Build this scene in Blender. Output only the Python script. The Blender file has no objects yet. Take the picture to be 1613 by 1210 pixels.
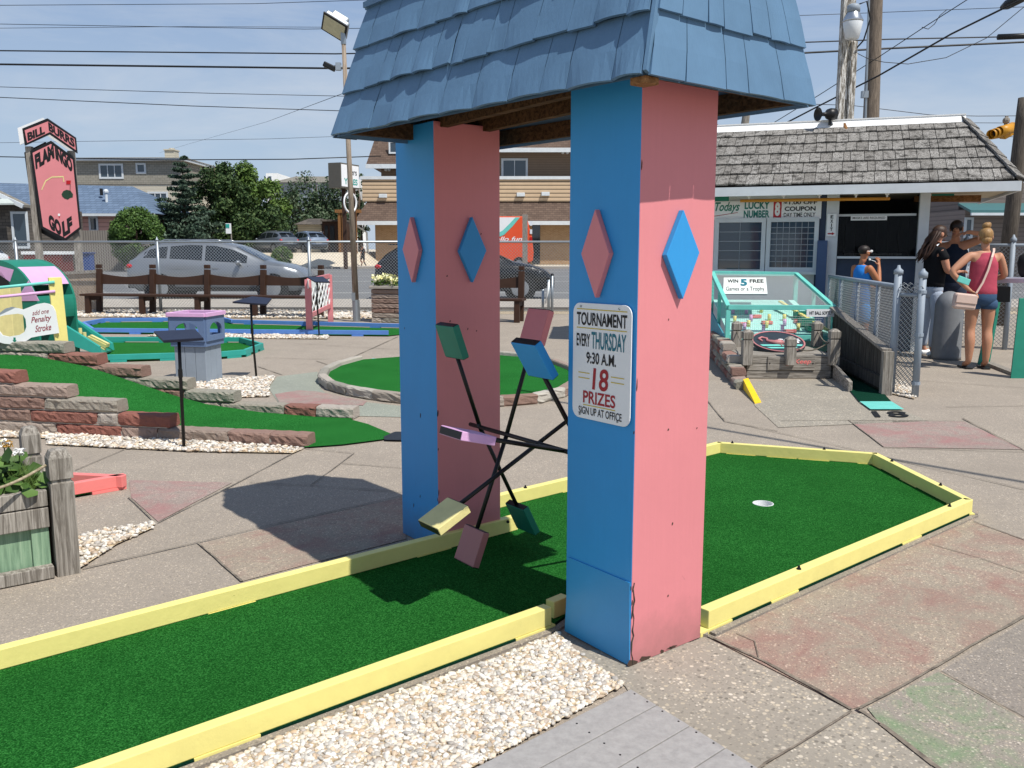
import bpy, bmesh, math, random
import numpy as np
from mathutils import Vector, Matrix, geometry
random.seed(7); rng = np.random.default_rng(7)
R = math.radians
sc = bpy.context.scene
col = sc.collection

# ------------------------------------------------------------------ camera, sky, sun, exposure
F, HZ, CH = 1400.0, 392.0, 1.45          # focal length and horizon in photo pixels, eye height in metres
PITCH = math.atan((605 - HZ) / F)
cam_d = bpy.data.cameras.new('camera'); cam = bpy.data.objects.new('camera', cam_d); col.objects.link(cam)
cam.location = (0, 0, CH); cam.rotation_euler = (math.pi/2 - PITCH, 0, 0)
cam_d.sensor_width = 36; cam_d.lens = 36 * F / 1613; cam_d.clip_end = 3000; cam_d.clip_start = .05
sc.camera = cam
SUN_EL, SUN_AZ = R(58.3), math.atan2(.708, -.706)      # azimuth clockwise from +Y
sun_dir = Vector((math.sin(SUN_AZ)*math.cos(SUN_EL), math.cos(SUN_AZ)*math.cos(SUN_EL), math.sin(SUN_EL)))
w = bpy.data.worlds.new('World'); sc.world = w; w.use_nodes = True
nt = w.node_tree; N = nt.nodes; N.clear()
out = N.new('ShaderNodeOutputWorld'); bg = N.new('ShaderNodeBackground'); sky = N.new('ShaderNodeTexSky')
sky.sky_type = 'NISHITA'; sky.sun_disc = False; sky.sun_elevation = SUN_EL; sky.sun_rotation = SUN_AZ
sky.altitude = 0; sky.air_density = 1.0; sky.dust_density = .7; sky.ozone_density = 1.2
bg.inputs['Strength'].default_value = .080
tc = N.new('ShaderNodeTexCoord'); mp = N.new('ShaderNodeMapping'); mp.inputs['Scale'].default_value = (1.6, 1.6, 7)
n1 = N.new('ShaderNodeTexNoise'); n1.inputs['Scale'].default_value = 2.2; n1.inputs['Detail'].default_value = 7; n1.inputs['Roughness'].default_value = .62
n1.inputs['Distortion'].default_value = .4
cr = N.new('ShaderNodeValToRGB'); cr.color_ramp.elements[0].position = .42; cr.color_ramp.elements[1].position = .78
cr.color_ramp.elements[0].color = (.02, .02, .02, 1); cr.color_ramp.elements[1].color = (.68, .68, .68, 1)
mx = N.new('ShaderNodeMix'); mx.data_type = 'RGBA'
mx.inputs[7].default_value = (7.6, 8.3, 9.3, 1)
L = nt.links.new
L(tc.outputs['Generated'], mp.inputs[0]); L(mp.outputs[0], n1.inputs['Vector']); L(n1.outputs['Fac'], cr.inputs[0])
sx_ = N.new('ShaderNodeSeparateXYZ'); L(tc.outputs['Generated'], sx_.inputs[0])
hr = N.new('ShaderNodeValToRGB'); e_ = hr.color_ramp.elements
for _ in range(3): e_.new(.5)
for k_, (p_, c_) in enumerate(((0, (.59,.73,.92)), (.12, (.53,.69,.91)), (.30, (.34,.50,.81)), (.6, (.20,.33,.60)), (1, (.15,.26,.50)))): e_[k_].position = p_; e_[k_].color = c_+(1,)
L(sx_.outputs[2], hr.inputs[0]); vs_ = N.new('ShaderNodeVectorMath'); vs_.operation = 'SCALE'; vs_.inputs['Scale'].default_value = 10; L(hr.outputs[0], vs_.inputs[0])
hm_ = N.new('ShaderNodeMix'); hm_.data_type = 'RGBA'; hm_.inputs[0].default_value = .82; L(sky.outputs[0], hm_.inputs[6]); L(vs_.outputs[0], hm_.inputs[7])
L(cr.outputs[0], mx.inputs[0]); L(hm_.outputs[2], mx.inputs[6]); L(mx.outputs[2], bg.inputs[0]); L(bg.outputs[0], out.inputs[0])
sd = bpy.data.lights.new('sun', 'SUN'); so = bpy.data.objects.new('sun', sd); col.objects.link(so)
sd.energy = 5.0; sd.angle = R(.5); sd.color = (1, .955, .88)
so.rotation_euler = sun_dir.to_track_quat('Z', 'Y').to_euler(); so.location = (10, -10, 20)
sc.view_settings.view_transform = 'Standard'; sc.view_settings.look = 'None'
sc.view_settings.exposure = 0.06; sc.view_settings.gamma = 1

# ------------------------------------------------------------------ photo pixel -> world point
cp, sp = math.cos(PITCH), math.sin(PITCH)
def ray(x, y):
    a = (x - 806.5) / F; b = (605 - y) / F
    return Vector((a, cp + b*sp, -sp + b*cp))
def G(x, y, z=0.0):                      # where the pixel meets height z
    d = ray(x, y); t = (z - CH) / d.z
    return Vector((0, 0, CH)) + d*t
def D(x, y, Y):                          # the pixel at depth Y
    d = ray(x, y); return Vector((0, 0, CH)) + d*(Y/d.y)
def V(*a): return Vector(a)

# ------------------------------------------------------------------ mesh builder
class MB:
    def __init__(s): s.v = []; s.f = []; s.m = []
    def add(s, vs, fs, mi=0):
        o = len(s.v); s.v += [tuple(p) for p in vs]
        s.f += [tuple(i + o for i in f) for f in fs]; s.m += [mi]*len(fs); return s
    def poly(s, pts, mi=0): return s.add(pts, [tuple(range(len(pts)))], mi)
    def prism(s, pts, d, mi=0, side=None):
        d = Vector(d); n = len(pts); p = [Vector(q) for q in pts]
        fs = [tuple(range(n-1, -1, -1)), tuple(range(n, 2*n))]
        nrm = geometry.normal(p) if n > 2 else Vector((0, 0, 1))
        if nrm.dot(d) < 0: p.reverse()
        s.add(p + [q + d for q in p], fs, mi)
        o = len(s.v) - 2*n
        for i in range(n):
            j = (i+1) % n; s.f.append((o+i, o+j, o+n+j, o+n+i)); s.m.append(mi if side is None else side)
        return s
    def box(s, c, sz, rz=0, mi=0, rot=None):
        c = Vector(c); x, y, z = sz[0]/2, sz[1]/2, sz[2]/2
        M = rot if rot is not None else Matrix.Rotation(rz, 3, 'Z')
        p = [c + M @ Vector((sx*x, sy*y, sz_*z)) for sz_ in (-1, 1) for sx, sy in ((-1,-1),(1,-1),(1,1),(-1,1))]
        return s.add(p, [(3,2,1,0),(4,5,6,7),(0,1,5,4),(1,2,6,5),(2,3,7,6),(3,0,4,7)], mi)
    def beam(s, p0, p1, wd, ht, mi=0, up=(0,0,1)):      # box from p0 to p1, centred on the line
        p0, p1 = Vector(p0), Vector(p1); a = (p1-p0).normalized(); up = Vector(up)
        if abs(a.dot(up)) > .98: up = Vector((0, 1, 0))
        sd_ = a.cross(up).normalized(); u = sd_.cross(a)
        p = []
        for q in (p0, p1):
            for i, j in ((-1,-1),(1,-1),(1,1),(-1,1)): p.append(q + sd_*(i*wd/2) + u*(j*ht/2))
        return s.add(p, [(3,2,1,0),(4,5,6,7),(0,1,5,4),(1,2,6,5),(2,3,7,6),(3,0,4,7)], mi)
    def cyl(s, p0, p1, r0, r1=None, n=12, mi=0, cap=True):
        p0, p1 = Vector(p0), Vector(p1); r1 = r0 if r1 is None else r1
        a = (p1-p0).normalized(); t = Vector((1,0,0)) if abs(a.x) < .8 else Vector((0,1,0))
        e = a.cross(t).normalized(); g = a.cross(e)
        p = []
        for q, r in ((p0, r0), (p1, r1)):
            for i in range(n):
                th = 2*math.pi*i/n; p.append(q + e*(r*math.cos(th)) + g*(r*math.sin(th)))
        fs = [(i, (i+1) % n, n+(i+1) % n, n+i) for i in range(n)]
        if cap: fs += [tuple(range(n-1, -1, -1)), tuple(range(n, 2*n))]
        return s.add(p, fs, mi)
    def tube(s, pts, r, n=6, mi=0):
        pts = [Vector(q) for q in pts]; rs = r if isinstance(r, (list, tuple)) else [r]*len(pts)
        vs = []; t0 = Vector((0, 0, 1))
        for i, q in enumerate(pts):
            a = (pts[min(i+1, len(pts)-1)] - pts[max(i-1, 0)]).normalized()
            t = t0 if abs(a.dot(t0)) < .95 else Vector((0, 1, 0))
            e = a.cross(t).normalized(); g = a.cross(e)
            for k in range(n):
                th = 2*math.pi*k/n; vs.append(q + e*(rs[i]*math.cos(th)) + g*(rs[i]*math.sin(th)))
        fs = []
        for i in range(len(pts)-1):
            for k in range(n): fs.append((i*n+k, i*n+(k+1) % n, (i+1)*n+(k+1) % n, (i+1)*n+k))
        fs += [tuple(range(n-1, -1, -1)), tuple(range((len(pts)-1)*n, len(pts)*n))]
        return s.add(vs, fs, mi)
    def lathe(s, c, prof, n=16, mi=0, axis=None, sx=1, sy=1, cap=True):   # prof = [(r, z)]
        c = Vector(c); M = axis if axis is not None else Matrix.Identity(3); vs = []
        for r, z in prof:
            for k in range(n):
                th = 2*math.pi*k/n; vs.append(c + M @ Vector((r*math.cos(th)*sx, r*math.sin(th)*sy, z)))
        fs = []
        for i in range(len(prof)-1):
            for k in range(n): fs.append((i*n+k, i*n+(k+1) % n, (i+1)*n+(k+1) % n, (i+1)*n+k))
        if cap: fs += [tuple(range(n-1, -1, -1)), tuple(range((len(prof)-1)*n, len(prof)*n))]
        return s.add(vs, fs, mi)
    def ball(s, c, r, n=10, m=6, mi=0, rot=None):
        r = r if isinstance(r, (tuple, list)) else (r, r, r); c = Vector(c); Mx = rot or Matrix.Identity(3)
        vs = [c + Mx @ Vector((0, 0, -r[2]))]
        for i in range(1, m):
            ph = -math.pi/2 + math.pi*i/m
            for k in range(n):
                th = 2*math.pi*k/n
                vs.append(c + Mx @ Vector((r[0]*math.cos(ph)*math.cos(th), r[1]*math.cos(ph)*math.sin(th), r[2]*math.sin(ph))))
        vs.append(c + Mx @ Vector((0, 0, r[2])))
        fs = [(0, 1+(k+1) % n, 1+k) for k in range(n)]
        for i in range(m-2):
            for k in range(n): fs.append((1+i*n+k, 1+i*n+(k+1) % n, 1+(i+1)*n+(k+1) % n, 1+(i+1)*n+k))
        o = 1+(m-2)*n; t = len(vs)-1
        fs += [(o+k, o+(k+1) % n, t) for k in range(n)]
        return s.add(vs, fs, mi)
    def holed(s, outer, holes, mi=0):        # flat polygon with holes (xyz lists)
        vs = [Vector(p) for p in outer]; polys = [vs]
        for h_ in holes: polys.append([Vector(p) for p in h_])
        tris = geometry.tessellate_polygon(polys)
        flat = [p for q in polys for p in q]
        fs = []
        for t in tris:
            a, b, c_ = flat[t[0]], flat[t[1]], flat[t[2]]
            fs.append(tuple(t) if (b-a).cross(c_-a).z > 0 else tuple(reversed(t)))
        return s.add(flat, fs, mi)
    def build(s, name, mats, parent=None, smooth=False, bevel=0, kind=None, label=None, fix=False):
        o = mesh_object(name, s.v, s.f, s.m, mats, parent, smooth)
        if fix:
            b = bmesh.new(); b.from_mesh(o.data); bmesh.ops.recalc_face_normals(b, faces=b.faces); b.to_mesh(o.data); b.free()
        if bevel:
            bv = o.modifiers.new('bevel', 'BEVEL'); bv.width = bevel; bv.segments = 2; bv.limit_method = 'ANGLE'; bv.angle_limit = R(40)
        if kind: o['kind'] = kind
        if label: o['label'] = label
        return o

WORLD_LOC = {}
def root_of(o):
    while o.parent: o = o.parent
    return o
def mesh_object(name, vs, fs, ms, mats, parent=None, smooth=False):
    v = np.asarray([tuple(p) for p in vs], dtype=np.float64).reshape(-1, 3)
    if parent is None:
        lo, hi = v.min(0), v.max(0); loc = np.array([(lo[0]+hi[0])/2, (lo[1]+hi[1])/2, lo[2]])
    else: loc = np.array(WORLD_LOC[root_of(parent).name])
    me = bpy.data.meshes.new(name); me.from_pydata((v - loc).tolist(), [], [tuple(f) for f in fs])
    for m_ in (mats if isinstance(mats, (list, tuple)) else [mats]): me.materials.append(m_)
    if ms is not None and len(me.polygons) == len(ms): me.polygons.foreach_set('material_index', ms)
    if smooth: me.polygons.foreach_set('use_smooth', [True]*len(me.polygons))
    me.update()
    o = bpy.data.objects.new(name, me); col.objects.link(o)
    if parent is None: o.location = loc; WORLD_LOC[o.name] = tuple(loc)
    else: o.parent = parent
    return o
def np_object(name, v, quads, mat_, parent=None, smooth=False):
    """one mesh from numpy arrays: v (n,3), quads (m,3|4)"""
    loc = np.array([(v[:,0].min()+v[:,0].max())/2, (v[:,1].min()+v[:,1].max())/2, v[:,2].min()]) if parent is None else np.array(WORLD_LOC[root_of(parent).name])
    me = bpy.data.meshes.new(name); k = quads.shape[1]
    me.vertices.add(len(v)); me.vertices.foreach_set('co', (v-loc).astype(np.float32).ravel())
    me.loops.add(quads.size); me.loops.foreach_set('vertex_index', quads.astype(np.int32).ravel())
    me.polygons.add(len(quads)); me.polygons.foreach_set('loop_start', np.arange(0, quads.size, k, dtype=np.int32))
    me.polygons.foreach_set('loop_total', np.full(len(quads), k, dtype=np.int32))
    me.update(calc_edges=True); me.validate(); me.materials.append(mat_)
    if smooth: me.polygons.foreach_set('use_smooth', [True]*len(me.polygons))
    o = bpy.data.objects.new(name, me); col.objects.link(o)
    if parent is None: o.location = loc; WORLD_LOC[o.name] = tuple(loc)
    else: o.parent = parent
    return o
def tag(o, label=None, cat=None, group=None, kind=None):
    if label: o['label'] = label
    if cat: o['category'] = cat
    if group: o['group'] = group
    if kind: o['kind'] = kind
    return o
def thing(name, label, cat, loc=(0,0,0), group=None):
    o = bpy.data.objects.new(name, None); col.objects.link(o); o.location = loc; o.empty_display_size = .2
    WORLD_LOC[o.name] = tuple(loc)
    return tag(o, label, cat, group)
def copy_tree(o, parent=None):
    c = o.copy(); col.objects.link(c)
    if parent is not None: c.parent = parent
    for ch in list(o.children): copy_tree(ch, c)
    return c
def dup(root, loc, rz=0, label=None, group=None, scale=None):
    c = copy_tree(root); c.location = loc; c.rotation_euler = (0, 0, rz)
    if scale: c.scale = (scale,)*3
    if label: c['label'] = label
    if group: c['group'] = group
    WORLD_LOC[c.name] = tuple(loc)
    return c

# ------------------------------------------------------------------ materials
def hx(h):
    h = h.lstrip('#'); r = [int(h[i:i+2], 16)/255 for i in (0, 2, 4)]
    return tuple((c/12.92 if c <= .04045 else ((c+.055)/1.055)**2.4) for c in r) + (1,)
def C(c): return hx(c) if isinstance(c, str) else tuple(c)[:3] + (1,)
class NT:
    def __init__(s, name):
        s.m = bpy.data.materials.new(name); s.m.use_nodes = True; s.t = s.m.node_tree; s.n = s.t.nodes
        s.p = s.n['Principled BSDF']; s.tc = s.n.new('ShaderNodeTexCoord')
    def link(s, a, b): s.t.links.new(a, b)
    def obj(s, scale=(1,1,1), rot=(0,0,0)):
        if tuple(scale) == (1,1,1) and tuple(rot) == (0,0,0): return s.tc.outputs['Object']
        m = s.n.new('ShaderNodeMapping'); m.inputs['Scale'].default_value = scale; m.inputs['Rotation'].default_value = rot
        s.link(s.tc.outputs['Object'], m.inputs[0]); return m.outputs[0]
    def noise(s, scale, detail=4, rough=.55, vec=None, dist=0):
        n = s.n.new('ShaderNodeTexNoise'); n.inputs['Scale'].default_value = scale; n.inputs['Detail'].default_value = detail
        n.inputs['Roughness'].default_value = rough; n.inputs['Distortion'].default_value = dist
        s.link(vec if vec is not None else s.tc.outputs['Object'], n.inputs['Vector']); return n.outputs['Fac']
    def voro(s, scale, vec=None, out='Color', feature='F1', rnd=1):
        n = s.n.new('ShaderNodeTexVoronoi'); n.feature = feature; n.inputs['Scale'].default_value = scale; n.inputs['Randomness'].default_value = rnd
        s.link(vec if vec is not None else s.tc.outputs['Object'], n.inputs['Vector']); return n.outputs[out]
    def ramp(s, fac, stops, interp='LINEAR'):
        r = s.n.new('ShaderNodeValToRGB'); r.color_ramp.interpolation = interp; e = r.color_ramp.elements
        while len(e) < len(stops): e.new(.5)
        for i, (p, c) in enumerate(stops): e[i].position = p; e[i].color = C(c)
        s.link(fac, r.inputs[0]); return r.outputs[0]
    def mix(s, fac, a, b, mode='MIX'):
        m = s.n.new('ShaderNodeMix'); m.data_type = 'RGBA'; m.blend_type = mode
        for v, k in ((fac, 0), (a, 6), (b, 7)):
            if isinstance(v, bpy.types.NodeSocket): s.link(v, m.inputs[k])
            elif k == 0: m.inputs[0].default_value = v
            else: m.inputs[k].default_value = C(v)
        return m.outputs[2]
    def island(s): return s.n.new('ShaderNodeNewGeometry').outputs['Random Per Island']
    def math(s, op, a, b=0.):
        m = s.n.new('ShaderNodeMath'); m.operation = op
        for v, k in ((a, 0), (b, 1)):
            if isinstance(v, bpy.types.NodeSocket): s.link(v, m.inputs[k])
            else: m.inputs[k].default_value = v
        return m.outputs[0]
    def bump(s, h, strength=.3, dist=.01):
        b = s.n.new('ShaderNodeBump'); b.inputs['Strength'].default_value = strength; b.inputs['Distance'].default_value = dist
        s.link(h, b.inputs['Height']); s.link(b.outputs[0], s.p.inputs['Normal']); return s
    def done(s, colr=None, rough=.6, metal=0, spec=.5):
        if colr is not None:
            if isinstance(colr, bpy.types.NodeSocket): s.link(colr, s.p.inputs['Base Color'])
            else: s.p.inputs['Base Color'].default_value = C(colr)
        if isinstance(rough, bpy.types.NodeSocket): s.link(rough, s.p.inputs['Roughness'])
        else: s.p.inputs['Roughness'].default_value = rough
        s.p.inputs['Metallic'].default_value = metal; s.p.inputs['Specular IOR Level'].default_value = spec
        return s.m
def dk(c, k):
    c = C(c); return (c[0]*k, c[1]*k, c[2]*k, 1)
_pc = {}
def paint(c, rough=.5, wear=.10, scale=6, bump=.12, bscale=90, spec=.4, chips=0, grain=0):
    key = (str(c), rough, wear, scale, bump, bscale, spec, chips, grain)
    if key in _pc: return _pc[key]
    t = NT('paint'); n = t.noise(scale, 6, .65)
    k = t.mix(t.ramp(n, [(.3, (0,0,0)), (.72, (1,1,1))]), dk(c, 1-wear), dk(c, 1+wear*.6))
    if chips:
        f = t.ramp(t.noise(24, 6, .75), [(.70-.02*chips, (0,0,0)), (.73-.02*chips, (.7,.7,.7))])
        k = t.mix(f, k, dk(c, .4))
    gv = t.obj((14, 14, 1.2)) if grain else None
    if grain == 2:                       # broad brush strokes, scuffs and a grimy film on big painted boards
        st = t.noise(3, 6, .7, t.obj((30, 30, 1.0))); k = t.mix(t.ramp(st, [(.35,(0,0,0)),(.7,(.10,)*3)]), k, dk(c, .72))
        sc_ = t.noise(17, 6, .75, t.obj((1, 1, .5)), 1.2); k = t.mix(t.ramp(sc_, [(.69,(0,0,0)),(.75,(.55,)*3)]), k, dk(c, .5))
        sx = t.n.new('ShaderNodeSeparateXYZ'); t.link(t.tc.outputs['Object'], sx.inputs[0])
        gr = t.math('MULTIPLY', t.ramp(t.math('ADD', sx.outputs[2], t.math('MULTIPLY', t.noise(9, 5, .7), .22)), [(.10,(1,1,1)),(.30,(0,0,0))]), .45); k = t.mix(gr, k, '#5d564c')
    h = t.noise(bscale if grain != 1 else 9, 4, .6, gv if grain == 1 else None)
    t.bump(h, bump, .004)
    _pc[key] = t.done(k, rough, 0, spec); return _pc[key]
def metal(c, rough=.4, wear=.15, m=.8):
    t = NT('metal'); n = t.noise(14, 5, .6); k = t.mix(n, dk(c, 1-wear), dk(c, 1+wear))
    return t.done(k, rough, m)
def wood_grey(c1='#aaa49b', c2='#706a62', axis='z', rough=.85, scale=1.0):
    t = NT('weathered_wood')
    s_ = {'x': (.9, 16, 16), 'y': (16, .9, 16), 'z': (16, 16, .9)}[axis]
    v = t.obj(tuple(q*scale for q in s_)); n = t.noise(4, 8, .7, v, .6)
    k = t.ramp(n, [(.25, dk(c2, .6)), (.42, c2), (.6, c1), (.8, dk(c1, 1.25))])
    k = t.mix(t.math('MULTIPLY', t.island(), .35), k, dk(c2, .8)); t.bump(n, .5, .006)
    return t.done(k, rough, 0, .2)
def glass_dark(c=(.02, .025, .03), rough=.04):
    t = NT('window_glass'); return t.done(c, rough, 0, .9)
def turf_mat(c1, c2, c3, scale=190):
    t = NT('turf'); n = t.noise(scale, 3, .6); big = t.noise(2.2, 4, .6); mid = t.noise(60, 3, .6)
    k = t.ramp(n, [(.30, c1), (.50, c2), (.68, c3)])
    k = t.mix(t.ramp(big, [(.4,(0,0,0)),(.75,(.4,)*3)]), k, dk(c2, .55)); k = t.mix(t.math('MULTIPLY', mid, .2), k, c1)
    t.bump(n, .7, .006)
    return t.done(k, .95, 0, .02)
def aggregate(tint='#a89f92', stones=90, stain=None, stain_amt=.5, stain_scale=5, contrast=1.0):
    t = NT('exposed_aggregate'); c = C(tint)
    def layer(k, sc, keep, lo, hi):
        vec = t.obj((1, 1, 1), (0, 0, sc)); cell = t.voro(sc, vec); dist = t.voro(sc, vec, out='Distance'); rnd = t.n.new('ShaderNodeSeparateColor'); t.link(cell, rnd.inputs[0])
        st = t.ramp(rnd.outputs[0], [(0, dk(tint, .5)), (.3, dk(tint, .8)), (.55, dk(tint, 1.15)), (.8, (c[0]*1.5, c[1]*1.42, c[2]*1.25)), (1, dk(tint, 2.0))])
        on = t.ramp(rnd.outputs[1], [(keep, (1,1,1)), (keep+.02, (0,0,0))], 'LINEAR'); edge = t.ramp(dist, [(lo, (1,1,1)), (hi, (0,0,0))])
        f = t.math('MULTIPLY', t.math('MULTIPLY', on, edge), contrast); return t.mix(f, k, st), dist
    mort = t.mix(t.noise(300, 2, .6), dk(tint, .72), dk(tint, 1.12)); big = t.noise(1.3, 6, .68)
    k, d2 = layer(mort, stones*1.9, .7, .30, .50); k, d1 = layer(k, stones, .55, .32, .46)
    k = t.mix(t.ramp(big, [(.38, (0,0,0)), (.72, (.6,.6,.6))]), k, dk(tint, .70))
    spot = t.noise(7, 7, .72, None, 1.0); k = t.mix(t.ramp(spot, [(.60, (0,0,0)), (.74, (.45,.45,.45))]), k, dk(tint, .5))
    if stain:
        f = t.ramp(t.noise(stain_scale, 8, .70, None, .8), [(.43, (0,0,0)), (.68, (stain_amt,)*3)]); k = t.mix(f, k, stain)
    t.bump(d1, -.4, .006)
    return t.done(k, .9, 0, .2)

M = {}
M['blue'] = paint('#2f93d4', .48, .06, 2.5, .10, 60, .4, 0, 2)
M['pink'] = paint('#d7858a', .5, .05, 2.5, .10, 60, .4, 0, 2)
M['roofblue'] = paint('#5a7b99', .55, .12, 5, .35, 50, .35, 0, 1)
M['yellow'] = paint('#e6da86', .5, .07, 7, .4, 24, .4, 1)
M['paleyellow'] = paint('#ddd291', .5, .12, 12, .15, 60, .4, 1)
M['teal'] = paint('#2e9c90', .5, .12, 5, .12, 50)
M['green_paint'] = paint('#1f7d68', .5, .14, 6, .12, 50)
M['mint'] = paint('#6fc9bd', .5, .12, 6, .12, 50)
M['periwinkle'] = paint('#5a86cc', .5, .12, 5, .12, 50)
M['lilac'] = paint('#d8a9d2', .5, .08, 8)
M['coral'] = paint('#e8817c', .5, .08, 5)
M['black'] = paint('#111214', .45, .2, 12)
M['blackmetal'] = metal('#15161a', .45, .3, .3)
M['white'] = paint('#e8e9e8', .5, .05, 4)
M['trimwhite'] = paint('#ccd2d6', .55, .1, 3)
M['signwhite'] = paint('#e9ebec', .3, .04, 3, .02, 20)
M['galv'] = metal('#9aa2a8', .42, .12, .7)
M['wire'] = metal('#9da1a3', .5, .1, .5)
M['wiredull'] = metal('#8f9698', .5, .12, .4)
M['greypaint'] = paint('#8d98a4', .55, .12, 4)
M['brownpaint'] = paint('#3d281c', .6, .2, 6, .3, 40, .3, 0, 1)
M['fresh_wood'] = wood_grey('#9a7048', '#6b4a2c', 'x')
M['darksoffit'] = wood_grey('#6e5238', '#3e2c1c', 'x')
M['wood'] = wood_grey(); M['woodx'] = wood_grey(axis='x'); M['woody'] = wood_grey(axis='y')
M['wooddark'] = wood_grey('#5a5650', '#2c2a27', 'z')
M['turf'] = turf_mat((.003, .030, .005), (.012, .098, .015), (.045, .22, .045))
M['turf2'] = turf_mat((.004, .045, .008), (.016, .130, .022), (.05, .26, .06), 120)
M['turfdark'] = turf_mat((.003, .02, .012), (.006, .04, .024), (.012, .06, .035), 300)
M['glass'] = glass_dark(); M['glassblue'] = glass_dark((.03, .05, .07), .06)
M['agg'] = aggregate('#9c9286', 95, contrast=.9)
M['agg2'] = aggregate('#8e867d', 85, None)
M['agg_red'] = aggregate('#9c9081', 90, '#8c5150', .45, 4)
M['agg_red2'] = aggregate('#988a82', 100, '#a06466', .62, 3)
M['agg_green'] = aggregate('#948c82', 90, '#4a8a48', .5, 5.5)
M['agg_sage'] = aggregate('#91958a', 110, None)
M['agg_big'] = aggregate('#9a9387', 54, None, contrast=1.0)
M['concrete'] = aggregate('#aca59b', 160, None, contrast=.5)
def _joint():
    t = NT('paving_joint'); n = t.noise(25, 4); return t.done(t.ramp(n, [(.3, '#544c43'), (.7, '#8a8072')]), .95)
M['joint'] = _joint()
def _asphalt():
    t = NT('asphalt'); n = t.noise(30, 6, .7); b = t.noise(.4, 5, .6)
    k = t.mix(b, t.ramp(n, [(.3, '#5e6063'), (.7, '#7c7d7e')]), '#6d6d6c'); t.bump(n, .2, .01); return t.done(k, .9)
M['asphalt'] = _asphalt()
def _island(name, cols, rough=.7, noise=(9, .25), bump=.3, bscale=40, spec=.3, mult=1.):
    t = NT(name); k = t.ramp(t.island(), cols)
    n = t.noise(noise[0], 6, .65); k = t.mix(t.math('MULTIPLY', n, noise[1]), k, dk(cols[0][1], .55))
    t.bump(t.noise(bscale, 5, .65), bump, .01); return t.done(k, rough, 0, spec)
M['pebble'] = _island('pebble', [(0, '#aaa399'), (.2, '#d6cec1'), (.4, '#efeae2'), (.6, '#e4d8c4'), (.75, '#c9ae8f'), (.88, '#a5a09a'), (1, '#f4f1ea')], .55, (40, .35), .15, 120, .35)
M['brick'] = _island('split_brick', [(0, '#8a5348'), (.22, '#9a9084'), (.42, '#945c50'), (.55, '#b0a99d'), (.8, '#92988a'), (1, '#c4beb4')], .9, (45, .55), 1.0, 70, .2)
M['stone'] = _island('split_stone', [(0, '#a09a8f'), (.3, '#86685c'), (.6, '#b9b3a8'), (1, '#848177')], .9, (30, .4), .9, 30, .2)
M['rootpink'] = M['pink']
M['leaf'] = _island('leaf', [(0, (.03, .07, .014)), (.5, (.068, .14, .026)), (1, (.13, .22, .05))], .6, (1.2, .3), 0, 10, .3)
M['leafdark'] = _island('leaf_dark', [(0, (.018, .044, .014)), (.5, (.045, .088, .026)), (1, (.10, .15, .05))], .65, (1.2, .3), 0, 10, .25)
M['leafspruce'] = _island('leaf_spruce', [(0, (.025, .05, .032)), (.5, (.055, .095, .06)), (1, (.12, .17, .12))], .65, (1.2, .3), 0, 10, .25)
M['leaflight'] = _island('leaf_light', [(0, (.04, .085, .014)), (.5, (.09, .16, .03)), (1, (.15, .23, .05))], .6, (1.2, .2), 0, 10, .3)
M['leafgrey'] = _island('leaf_grey', [(0, (.02, .05, .02)), (.5, (.05, .09, .04)), (1, (.13, .17, .10))], .6, (1.2, .3), 0, 10, .3)
M['bark'] = wood_grey('#6e5f50', '#3a3129')
M['petal'] = _island('petal', [(0, '#ffffff'), (.8, '#f4f2ec'), (1, '#efe6c8')], .6, (9, .05), 0)
M['petalyellow'] = _island('petal_yellow', [(0, '#f6f3c6'), (.5, '#efe9a0'), (1, '#fdfbe6')], .6, (9, .05), 0)

# ------------------------------------------------------------------ lettering
_fc = None
def text(body, parent, o, xd, up, wdt, hgt, mat_, bold=0.0, shear=0.0, name='lettering', spacing=1.0, italic=False):
    """flat letters: lower-left corner o, across xd, up; stretched to wdt x hgt"""
    cu = bpy.data.curves.new('t', 'FONT'); cu.body = body; cu.size = 1; cu.offset = bold; cu.shear = shear; cu.space_character = spacing
    cu.fill_mode = 'BOTH'; cu.resolution_u = 4; cu.space_line = .9
    ob = bpy.data.objects.new('t', cu); me0 = bpy.data.meshes.new_from_object(ob)
    n = len(me0.vertices); v = np.empty(n*3); me0.vertices.foreach_get('co', v); v = v.reshape(-1, 3)
    fs = [tuple(p.vertices) for p in me0.polygons]
    lo, hi = v.min(0), v.max(0)
    xd = Vector(xd).normalized(); up = Vector(up).normalized()
    a = (v[:,0]-lo[0])/(hi[0]-lo[0])*wdt; b = (v[:,1]-lo[1])/(hi[1]-lo[1])*hgt
    P = np.array(o)[None] + a[:,None]*np.array(xd)[None] + b[:,None]*np.array(up)[None]
    bpy.data.objects.remove(ob); bpy.data.curves.remove(cu); bpy.data.meshes.remove(me0)
    return mesh_object(name, P, fs, None, mat_, parent)
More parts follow.
